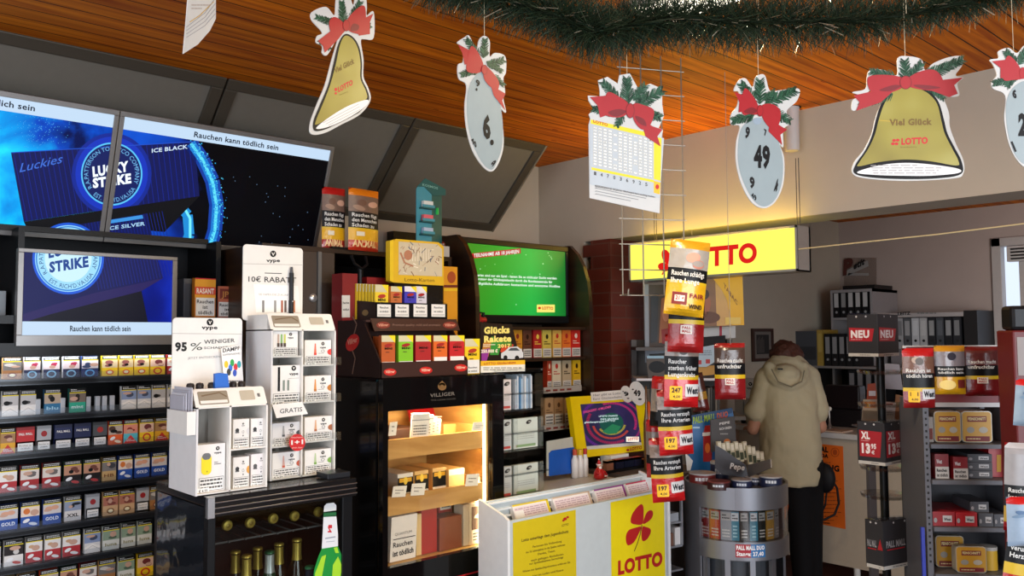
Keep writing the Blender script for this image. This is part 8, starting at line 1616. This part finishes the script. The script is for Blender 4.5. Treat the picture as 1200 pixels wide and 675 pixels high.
# ================================================================ hanging cardboard ornaments
GN = ['#0d3020', '#15442c', '#1f5539']; RB = mat('#a4161f', .5); RB2 = mat('#76101a', .5); EDGE = mat('#c6c6c0', .6)
def twig(d, p0, p1, wd_, lv=2, seed=0):
    r = random.Random(seed + int(p0[0] * 7 + p1[1])); dx, dy = p1[0] - p0[0], p1[1] - p0[1]; l = math.hypot(dx, dy); ux_, uy_ = dx / l, dy / l; wd_ *= 1.25; n = int(l / .85)
    d.line([p0, p1], .9, '#0c2a1c', lv)
    for k in range(n):
        f = k / n; x, y = p0[0] + dx * f, p0[1] + dy * f; tp = wd_ * (1 - .45 * f)
        for s in (-1, 1):
            a = math.radians(r.uniform(38, 55)) * s; c, q = math.cos(a), math.sin(a); vx, vy = ux_ * c - uy_ * q, ux_ * q + uy_ * c; ln = tp * r.uniform(.8, 1.1)
            d.line([(x, y), (x + vx * ln, y + vy * ln)], .75, GN[r.randrange(3)], lv + .4 + .3 * r.random())
def ornament(name, lab, D_, yaw, cx, cy, outline, draw, tilt=0, string=None, roll=0):
    f = Fyaw(at(cx, cy, D=D_), yaw, tilt); m = MB(); P = [f.px(*p) for p in (outline if 'slip' in name or 'leaflet' in name else lp(outline))]; t = thing(name, lab, 'cardboard ornament', f.w(0, min(p[1] for p in P)), 'cardboard lottery ornaments hanging from the ceiling')
    m.prism(f, P, -.0025, 0, EDGE); d = D(m, f, base=.0004, step=.0003); draw(d); m.build('printed_card', t)
    if string:
        q = f.px(*string); a = f.w(q[0], q[1], -.001); m = MB(); m.tube([a, (a.x, a.y, 2.652)], .0007, '#b9ab8c', 5); m.build('string', t)
    return f
def lp2(pts): return lp(pts)
def ball_nums(d, L):
    for s, a, b, h, up in L: d.text(s, a, b, h, '#181818', 3, .05, up=up)
def slogan(d, a, b, h, c='#5e4610'): d.text('Viel Glück', a, b, h, c, 3, .05)
def lotto_mini(d, x0, y0, x1, y1, h): d.text('LOTTO', (x0 + (x1 - x0) * .28, y0 + (y1 - y0) * .28), (x1, y1), h, '#c01a1c', 3, .05); [d.ell(x0 + (x1 - x0) * a, y0 - h * b, h * .32, h * .25, '#c01a1c', 3, 10) for a, b in ((.05, .2), (.15, .2), (.08, .75), (.18, .8))]
BELL = nodemat('bell_gold', lambda nt, b, N, L: (lambda tc, n, r: (L(tc.outputs['Object'], n.inputs['Vector']), L(n.outputs['Fac'], r.inputs[0]), L(r.outputs[0], b.inputs['Base Color'])))(N('ShaderNodeTexCoord'), N('ShaderNodeTexNoise'), ramp(N, [(.3, '#75681a'), (.5, '#958a30'), (.75, '#b2ac60')])))
# big bell, face on
def bell(d):
    d.poly(lp2([(1062, 99), (1076, 101), (1090, 108), (1100, 120), (1106, 140), (1110, 156), (1118, 172), (1127, 190), (1126, 204), (1100, 209), (1060, 210), (1020, 208), (1001, 203), (1003, 192), (1014, 176), (1022, 158), (1027, 138), (1034, 118), (1046, 104)]), '#141414', 1)
    d.poly(lp2([(1062, 102), (1076, 104), (1088, 110), (1098, 122), (1103, 142), (1107, 157), (1115, 173), (1123, 189), (1120, 194), (1090, 189), (1060, 187), (1030, 190), (1006, 195), (1007, 190), (1017, 175), (1025, 158), (1030, 139), (1037, 120), (1048, 106)]), BELL, 2)
    d.poly(lp2([(1004, 202), (1030, 194), (1060, 191), (1092, 193), (1123, 198), (1122, 203), (1090, 206), (1060, 206), (1025, 205)]), '#e8e6e2', 2)
    slogan(d, (1042, 147), (1092, 146), 7, '#6e5412'); d.line([(1030, 141), (1060, 144)], 1, '#b89a30', 2.5); lotto_mini(d, 1044, 170, 1087, 168, 7); d.text('Brandenburg', (1055, 173.5), (1074, 173), 1.8, '#7a6420', 3)
    for k in range(4): d.lines(1020 + k, 193 + k * 3, 1106 - k * 3, 195 + k * 3, 1, '#8d8a86', 3, .5, seed=k)
    for a, b, w in (((1062, 96), (1060, 71), 9), ((1080, 92), (1128, 70), 9), ((1050, 92), (1020, 84), 8), ((1046, 110), (1008, 124), 7), ((1086, 100), (1106, 116), 6), ((1066, 94), (1080, 74), 8)): twig(d, a, b, w)
    d.poly(lp2([(1058, 92), (1040, 88), (1018, 90), (1018, 104), (1028, 113), (1046, 108), (1058, 102)]), RB, 4); d.poly(lp2([(1064, 92), (1078, 84), (1094, 82), (1104, 92), (1104, 106), (1086, 106), (1066, 102)]), RB, 4)
    d.poly([(1028, 106), (1000, 112), (1007, 120), (1003, 130), (1032, 120), (1050, 104)], RB, 3.5); d.poly([(1086, 96), (1128, 91), (1118, 100), (1122, 110), (1112, 114), (1090, 106)], RB, 3.5)
    d.poly(lp2([(1030, 106), (1046, 100), (1056, 101), (1044, 107)]), RB2, 5); d.poly(lp2([(1070, 100), (1086, 100), (1102, 103), (1084, 105)]), RB2, 5); d.ell(1061, 97, 7, 8, RB, 6, 20); d.ell(1061, 97, 7, 8, RB2, 6.4, 20, hole=.9)
ornament('paper_bell', 'large golden bell ornament facing the viewer, right of the number 49 ball', 1.95, 46, 1064, 140, [(1047, 103), (1018, 107), (1022, 118), (1000, 130), (999, 118), (1007, 112), (999, 108), (1014, 104), (1016, 90), (1020, 82), (1036, 82), (1051, 88), (1052, 68), (1066, 66), (1080, 70), (1084, 82), (1094, 74), (1112, 67), (1127, 66), (1128, 76), (1120, 88), (1129, 91), (1122, 98), (1124, 112), (1110, 113), (1104, 110), (1112, 132), (1113, 148), (1120, 168), (1129, 188), (1129, 203), (1118, 209), (1062, 212), (1014, 209), (999, 203), (1001, 190), (1012, 176), (1021, 158), (1026, 138), (1035, 117)], bell, string=(1061, 68))
# left bell, twisted
def bell2(d):
    d.poly(lp2([(404, 40), (414, 44), (421, 56), (424, 74), (424, 92), (430, 105), (432, 118), (420, 132), (400, 143), (380, 152), (368, 153), (367, 142), (374, 124), (384, 100), (390, 76), (396, 52)]), '#141414', 1)
    d.poly(lp2([(404, 42), (413, 46), (419, 57), (422, 74), (422, 92), (428, 106), (429, 116), (414, 122), (392, 134), (371, 146), (370, 141), (377, 124), (386, 101), (393, 76), (398, 53)]), BELL, 2)
    d.poly(lp2([(370, 150), (386, 137), (408, 124), (429, 117), (430, 122), (418, 132), (398, 143), (380, 150)]), '#e6e4e0', 2.6)
    d.text('Viel Glück', (392, 86), (415, 74), 6, '#6e5412', 3, .04, up=(-1, -6)); d.text('LOTTO', (396, 108), (413, 99), 5.4, '#c01a1c', 3, .05, up=(-.6, -5.6)); d.ell(393, 105, 1.8, 2.2, '#c01a1c', 3, 10); d.ell(393, 109.5, 1.6, 1.4, '#c01a1c', 3, 10); d.text('Brandenburg', (397, 112), (407, 108), 1.4, '#7a6420', 3)
    for k in range(4): d.line([(378 + k * 3, 144 + k * 1.6), (420 + k, 122 + k * 3)], .5, '#9a9894', 3)
    for a, b, w in (((398, 30), (370, 20), 6), ((402, 26), (400, 2), 6), ((412, 22), (422, 2), 6), ((396, 38), (374, 50), 5), ((424, 34), (434, 30), 5), ((382, 48), (386, 58), 4)): twig(d, a, b, w)
    d.poly(lp2([(403, 28), (392, 20), (385, 26), (388, 40), (396, 42), (404, 36)]), RB, 4); d.poly(lp2([(406, 24), (418, 10), (427, 8), (428, 30), (424, 40), (408, 36)]), RB, 4); d.poly([(390, 34), (372, 48), (378, 54), (380, 62), (396, 46), (402, 38)], RB, 3.5); d.poly([(418, 26), (437, 16), (433, 26), (433, 40), (420, 42)], RB, 3.5)
    d.poly(lp2([(410, 36), (413, 28), (420, 30), (418, 36)]), RB2, 5); d.ell(405, 30, 4, 7, RB, 6, 18); d.ell(405, 30, 4, 7, RB2, 6.4, 18, hole=.88)
ornament('paper_bell', 'narrow golden bell ornament turned sideways above the big screens', 1.85, -18, 402, 90, [(396, 44), (384, 64), (378, 62), (378, 54), (371, 50), (372, 42), (378, 38), (366, 24), (366, 14), (382, 8), (392, 18), (394, 2), (396, -8), (408, -8), (414, 6), (418, -6), (428, -4), (430, 8), (430, 18), (438, 14), (438, 44), (428, 46), (423, 48), (426, 70), (426, 90), (432, 104), (434, 118), (422, 134), (400, 146), (380, 156), (365, 157), (364, 144), (371, 124), (381, 100), (388, 74)], bell2, string=(402, -8))
# ball 6
def ball6(d):
    d.poly(lp2([(566, 84), (577, 96), (585, 118), (589, 146), (588, 172), (582, 190), (576, 199), (566, 192), (556, 174), (549, 150), (547, 124), (549, 104), (556, 90)]), mat('#909e9f', .5), 1)
    d.text('6', (565.5, 159), (574.5, 163), 25, '#161616', 3, .05); d.ell(576, 167, 2.2, 3.4, '#161616', 3, 12); d.text('9', (557, 100), (562, 102), 7, '#222', 3, .05); d.ell(558, 105, 1.2, 1.8, '#222', 3, 8); d.text('40', (552, 166), (558, 174), 6, '#222', 3, .05); d.text('9', (575, 196), (581, 192), 5, '#222', 3, .05)
    for a, b, w in (((560, 66), (546, 46), 6), ((566, 68), (568, 46), 6), ((572, 78), (590, 70), 7), ((562, 80), (540, 88), 6), ((576, 88), (590, 100), 5), ((570, 72), (588, 84), 5)): twig(d, a, b, w)
    d.poly(lp2([(566, 76), (560, 62), (552, 54), (548, 66), (546, 82), (554, 86), (564, 84)]), RB, 4); d.poly([(556, 62), (536, 52), (541, 62), (544, 76), (556, 74)], RB, 3.5); d.poly(lp2([(568, 78), (576, 84), (584, 96), (582, 106), (572, 100), (566, 90)]), RB, 4); d.poly([(574, 98), (582, 104), (592, 110), (588, 118), (592, 130), (578, 112)], RB, 3.5); d.ell(567, 82, 3.5, 6, RB, 6, 14); d.ell(567, 82, 3.5, 6, RB2, 6.3, 14, hole=.88)
ornament('paper_ball', 'white oval lottery ball ornament with the number 6', 1.9, -8, 566, 120, [(543, 56), (536, 50), (544, 44), (550, 42), (558, 58), (562, 46), (568, 42), (574, 48), (574, 66), (580, 62), (592, 66), (593, 84), (590, 92), (592, 108), (590, 116), (593, 132), (584, 126), (589, 146), (590, 172), (584, 192), (576, 201), (566, 195), (554, 176), (547, 150), (545, 124), (547, 100), (538, 92), (537, 76), (543, 72)], ball6, string=(568, 43))
# slip ornament
def slip(d):
    d.poly([(691, 140), (778, 162), (773, 232), (691, 216)], mat('#b4bcbe', .5), .6)
    d.poly([(692, 140), (762, 156), (762, 161), (692, 145)], '#e0cf20', 1); d.text('LOTTO', (695, 143.5), (712, 148), 3, '#c0481c', 2, .04)
    d.poly([(766, 160), (775, 162), (774, 212), (766, 210)], '#e0cf20', 1.1); d.poly([(693, 196), (766, 211), (766, 214), (693, 199)], '#e0cf20', 1); d.poly([(766, 212), (774, 214), (773, 228), (766, 226)], '#e8b41c', 1.3); d.ell(770, 219, 2.2, 3, '#c01a1c', 2, 10)
    r = random.Random(3)
    for i in range(12):
        for j in range(13):
            if i in (4, 8) and r.random() < .3: continue
            x = 695 + i * 5.9; y = 148 + j * 3.55 + i * 1.3; d.poly([(x, y), (x + 4.4, y + 1), (x + 4.4, y + 3.4), (x, y + 2.4)], '#b9b29c', 1.2); d.poly([(x + .5, y + .5), (x + 3.9, y + 1.3), (x + 3.9, y + 2.9), (x + .5, y + 2.1)], '#e8ecea', 1.6)
            if r.random() < .3: d.text(str(r.randint(1, 49)), (x + 1, y + 2.3), (x + 3, y + 2.7), 1.3, '#55534c', 2)
    for k in range(9): x = 696 + k * 7.5; d.text(str((k * 3 + 1) % 10), (x, 205 + k * 1.6), (x + 2.5, 205.6 + k * 1.6), 4, '#444', 2, .02)
    for k in range(4): y = 218 + k * 3.4 - 1; d.lines(697, y, 700, y + 1, 1, '#555', 2); d.line([(698, y), (766 - k * 9, y + 14 - k * 1.9)], .8, '#8a8a88', 2)
    d.text('Spielteilnahme ab 18 Jahren. Glücksspiel kann süchtig machen.', (697, 219), (768, 232), 2.2, '#3a3a3a', 2.4)
    for a, b, w in (((736, 122), (734, 92), 9), ((728, 122), (706, 96), 8), ((744, 124), (776, 106), 10), ((724, 132), (694, 128), 7), ((750, 130), (774, 138), 8), ((730, 134), (722, 148), 6), ((742, 118), (756, 100), 8)): twig(d, a, b, w)
    d.poly(lp2([(736, 122), (726, 114), (712, 108), (708, 122), (708, 134), (722, 138), (734, 134)]), RB, 4); d.poly([(712, 112), (691, 114), (700, 124), (703, 138), (714, 134)], RB, 3.5); d.poly(lp2([(742, 122), (756, 124), (766, 130), (762, 146), (752, 152), (742, 140)]), RB, 4); d.poly([(750, 138), (764, 148), (776, 152), (770, 160), (774, 172), (756, 160)], RB, 3.5)
    d.poly(lp2([(712, 132), (724, 128), (734, 131), (722, 137)]), RB2, 5); d.poly(lp2([(744, 136), (754, 140), (757, 148), (748, 144)]), RB2, 5); d.ell(738, 130, 5, 9, RB, 6, 18); d.ell(738, 130, 5, 9, RB2, 6.4, 18, hole=.88)
ornament('paper_lottery_slip', 'white lottery slip ornament with a red bow in front of the wire grid', 1.95, 20, 733, 160, [(692, 139), (690, 134), (696, 128), (690, 118), (689, 112), (703, 113), (703, 106), (701, 94), (712, 90), (724, 98), (726, 88), (738, 86), (748, 104), (762, 98), (776, 104), (776, 122), (778, 136), (772, 150), (777, 152), (773, 176), (776, 178), (773, 250), (691, 232), (690, 146)], slip, string=(735, 87))
# ball 49
def ball49(d):
    d.poly(lp2([(886, 138), (900, 142), (910, 160), (917, 186), (916, 214), (908, 234), (896, 242), (884, 236), (872, 216), (865, 192), (865, 166), (870, 148)]), mat('#909e9f', .5), 1)
    d.text('49', (883, 195), (902, 196), 24, '#141414', 3, .05); d.text('9', (872, 160), (877, 163), 12, '#222', 3, .05, up=(2, -12)); d.text('9', (878, 219), (884, 221), 12, '#222', 3, .05); d.text('4', (906, 228), (911, 221), 11, '#222', 3, .05, up=(1, -12)); d.text('7', (895, 158), (898, 160), 7, '#222', 3, .05); d.text('49', (880, 231), (886, 236), 6, '#222', 3, .04); d.ell(887, 142, 5, 4, '#8fa0ac', 2.6, 12)
    for a, b, w in (((890, 122), (890, 94), 9), ((884, 120), (868, 98), 8), ((896, 122), (932, 106), 9), ((884, 134), (858, 142), 8), ((902, 130), (926, 142), 8), ((896, 118), (908, 108), 7)): twig(d, a, b, w)
    d.poly(lp2([(888, 124), (880, 110), (872, 104), (868, 120), (870, 134), (878, 134), (888, 134)]), RB, 4); d.poly([(872, 112), (860, 108), (866, 120), (865, 132), (876, 130)], RB, 3.5); d.poly(lp2([(892, 124), (904, 122), (914, 130), (912, 146), (902, 150), (893, 138)]), RB, 4); d.poly([(902, 140), (918, 150), (922, 152), (914, 158), (916, 170), (900, 154)], RB, 3.5)
    d.poly(lp2([(871, 131), (880, 126), (887, 130), (880, 134)]), RB2, 5); d.ell(890, 130, 3.6, 7, RB, 6, 14); d.ell(890, 130, 3.6, 7, RB2, 6.4, 14, hole=.88)
ornament('paper_ball', 'white oval lottery ball ornament with the number 49', 1.95, 14, 892, 165, [(866, 108), (860, 106), (866, 94), (874, 92), (882, 102), (886, 90), (896, 88), (902, 106), (912, 106), (936, 104), (934, 118), (922, 130), (926, 144), (918, 152), (918, 172), (914, 170), (919, 186), (918, 215), (909, 236), (896, 244), (882, 238), (870, 218), (863, 192), (863, 166), (867, 148), (857, 146), (857, 134), (864, 124)], ball49, string=(889, 89))
# right edge ball
def ballr(d):
    d.poly(lp2([(1190, 100), (1206, 96), (1220, 120), (1222, 160), (1206, 190), (1194, 188), (1184, 168), (1179, 140), (1180, 116)]), mat('#909e9f', .5), 1)
    d.text('2', (1193, 158), (1203, 158), 24, '#141414', 3, .05); d.text('6', (1186, 113), (1191, 116), 9, '#222', 3, .05); d.line([(1185, 166), (1190, 178)], 2.4, '#222', 3)
    for a, b, w in (((1190, 76), (1178, 60), 7), ((1194, 76), (1204, 56), 7), ((1190, 92), (1164, 98), 7), ((1192, 84), (1180, 102), 6)): twig(d, a, b, w)
    d.poly(lp2([(1196, 82), (1188, 70), (1180, 66), (1174, 82), (1176, 94), (1186, 94), (1198, 92)]), RB, 4); d.poly([(1180, 70), (1162, 72), (1172, 80), (1172, 92), (1184, 90)], RB, 3.5); d.ell(1198, 86, 4, 7, RB, 6, 14)
ornament('paper_ball', 'white lottery ball ornament cut off by the right picture edge', 1.85, 40, 1195, 120, [(1164, 76), (1160, 70), (1170, 68), (1170, 60), (1182, 56), (1192, 62), (1204, 52), (1224, 70), (1226, 110), (1224, 162), (1206, 194), (1194, 190), (1183, 170), (1177, 140), (1178, 112), (1164, 104), (1162, 96), (1168, 88)], ballr, string=(1188, 60))
# leaflet at the top left
def lef(d): d.line([(222, 26), (234, 18), (250, 2)], .8, '#c49a1c', 2); [d.line([(218, 44 - k * 4), (240, 30 - k * 5), (252, 16 - k * 6)], .6, '#8a8a90', 2) for k in range(4)]; d.lines(224, 4, 246, 12, 2, '#b0a8a0', 2)
ornament('paper_leaflet', 'pale curved paper hanging from the ceiling at the top left', 1.8, -30, 234, 25, [(222, -20), (253, -20), (253, 22), (246, 36), (232, 52), (215, 63), (218, 30)], lef, string=(236, -18))
# ================================================================ fir garland along the ceiling
GP = [(500, -22, 1.95), (540, -14, 1.95), (580, -6, 1.93), (625, 8, 1.92), (670, 26, 1.92), (700, 38, 1.92), (745, 28, 1.93), (790, 20, 1.95), (840, 24, 1.96), (890, 26, 1.97), (950, 24, 1.98), (1010, 24, 1.98), (1070, 16, 1.98), (1130, 2, 1.98), (1190, -12, 1.98), (1260, -28, 1.98)]
C_ = [at(x, y, D=d_) for x, y, d_ in GP]; path = []
for i in range(len(C_) - 1):
    for k in range(8): path.append(C_[i].lerp(C_[i + 1], k / 8))
t = thing('fir_garland', 'thick green artificial fir garland strung under the wooden ceiling', 'garland', path[len(path) // 2])
MB().tube(path, .008, mat('#1a2214', .8), 6).build('wire_core', t)
GM = [mat(c, .6) for c in ('#161f10', '#1c2a16', '#26361e', '#10261a', '#343f26')]
r = random.Random(12); m = MB()
for i in range(11500):
    k = r.uniform(0, len(path) - 1.01); j = int(k); p = path[j].lerp(path[j + 1], k - j); dr = (path[j + 1] - path[j]).normalized()
    f = k / len(path); lens = .074 * (1.0 if f < .15 else 1.1 if f < .75 else .82) * r.uniform(.7, 1.12); a = dr.orthogonal().normalized(); b = dr.cross(a); th_ = r.uniform(0, 2 * math.pi)
    nd = (a * math.cos(th_) + b * math.sin(th_) + dr * r.uniform(-.9, .9)).normalized(); s = nd.cross(V((r.random(), r.random(), r.random()))).normalized() * r.uniform(.0006, .0012)
    q = p + nd * lens * .25 if r.random() < .5 else p; e = p + nd * lens; m.add([q - s, q + s, e + s * .4, e - s * .4], [(0, 1, 2, 3)], GM[min(4, int(r.random() * 4.6))])
m.build('fir_needles', t, kind='stuff')
m = MB()
for i in range(420):
    k = r.uniform(0, len(path) - 1.01); j = int(k); p = path[j].lerp(path[j + 1], k - j); nd = V((r.gauss(0, 1), r.gauss(0, 1), r.gauss(0, .8))).normalized(); e = p + nd * .078 * r.uniform(.8, 1.15); s = nd.orthogonal().normalized() * .0011; m.add([p + nd * .04 - s, p + nd * .04 + s, e + s, e - s], [(0, 1, 2, 3)], mat('#d8d2b8', .2, .6))
m.build('glint_tips', t, kind='stuff')  # pale shiny tips stand in for backlit glints on the needles
for k, (x, y) in enumerate(((565, -6), (738, 24), (889, 24), (1062, 16), (1186, -12), (660, 20))): 
    p = at(x, y, D=1.95); m = MB(); m.tube([p, (p.x, p.y, 2.653)], .001, '#b9ab8c', 5); m.build('hanging_wire', t)
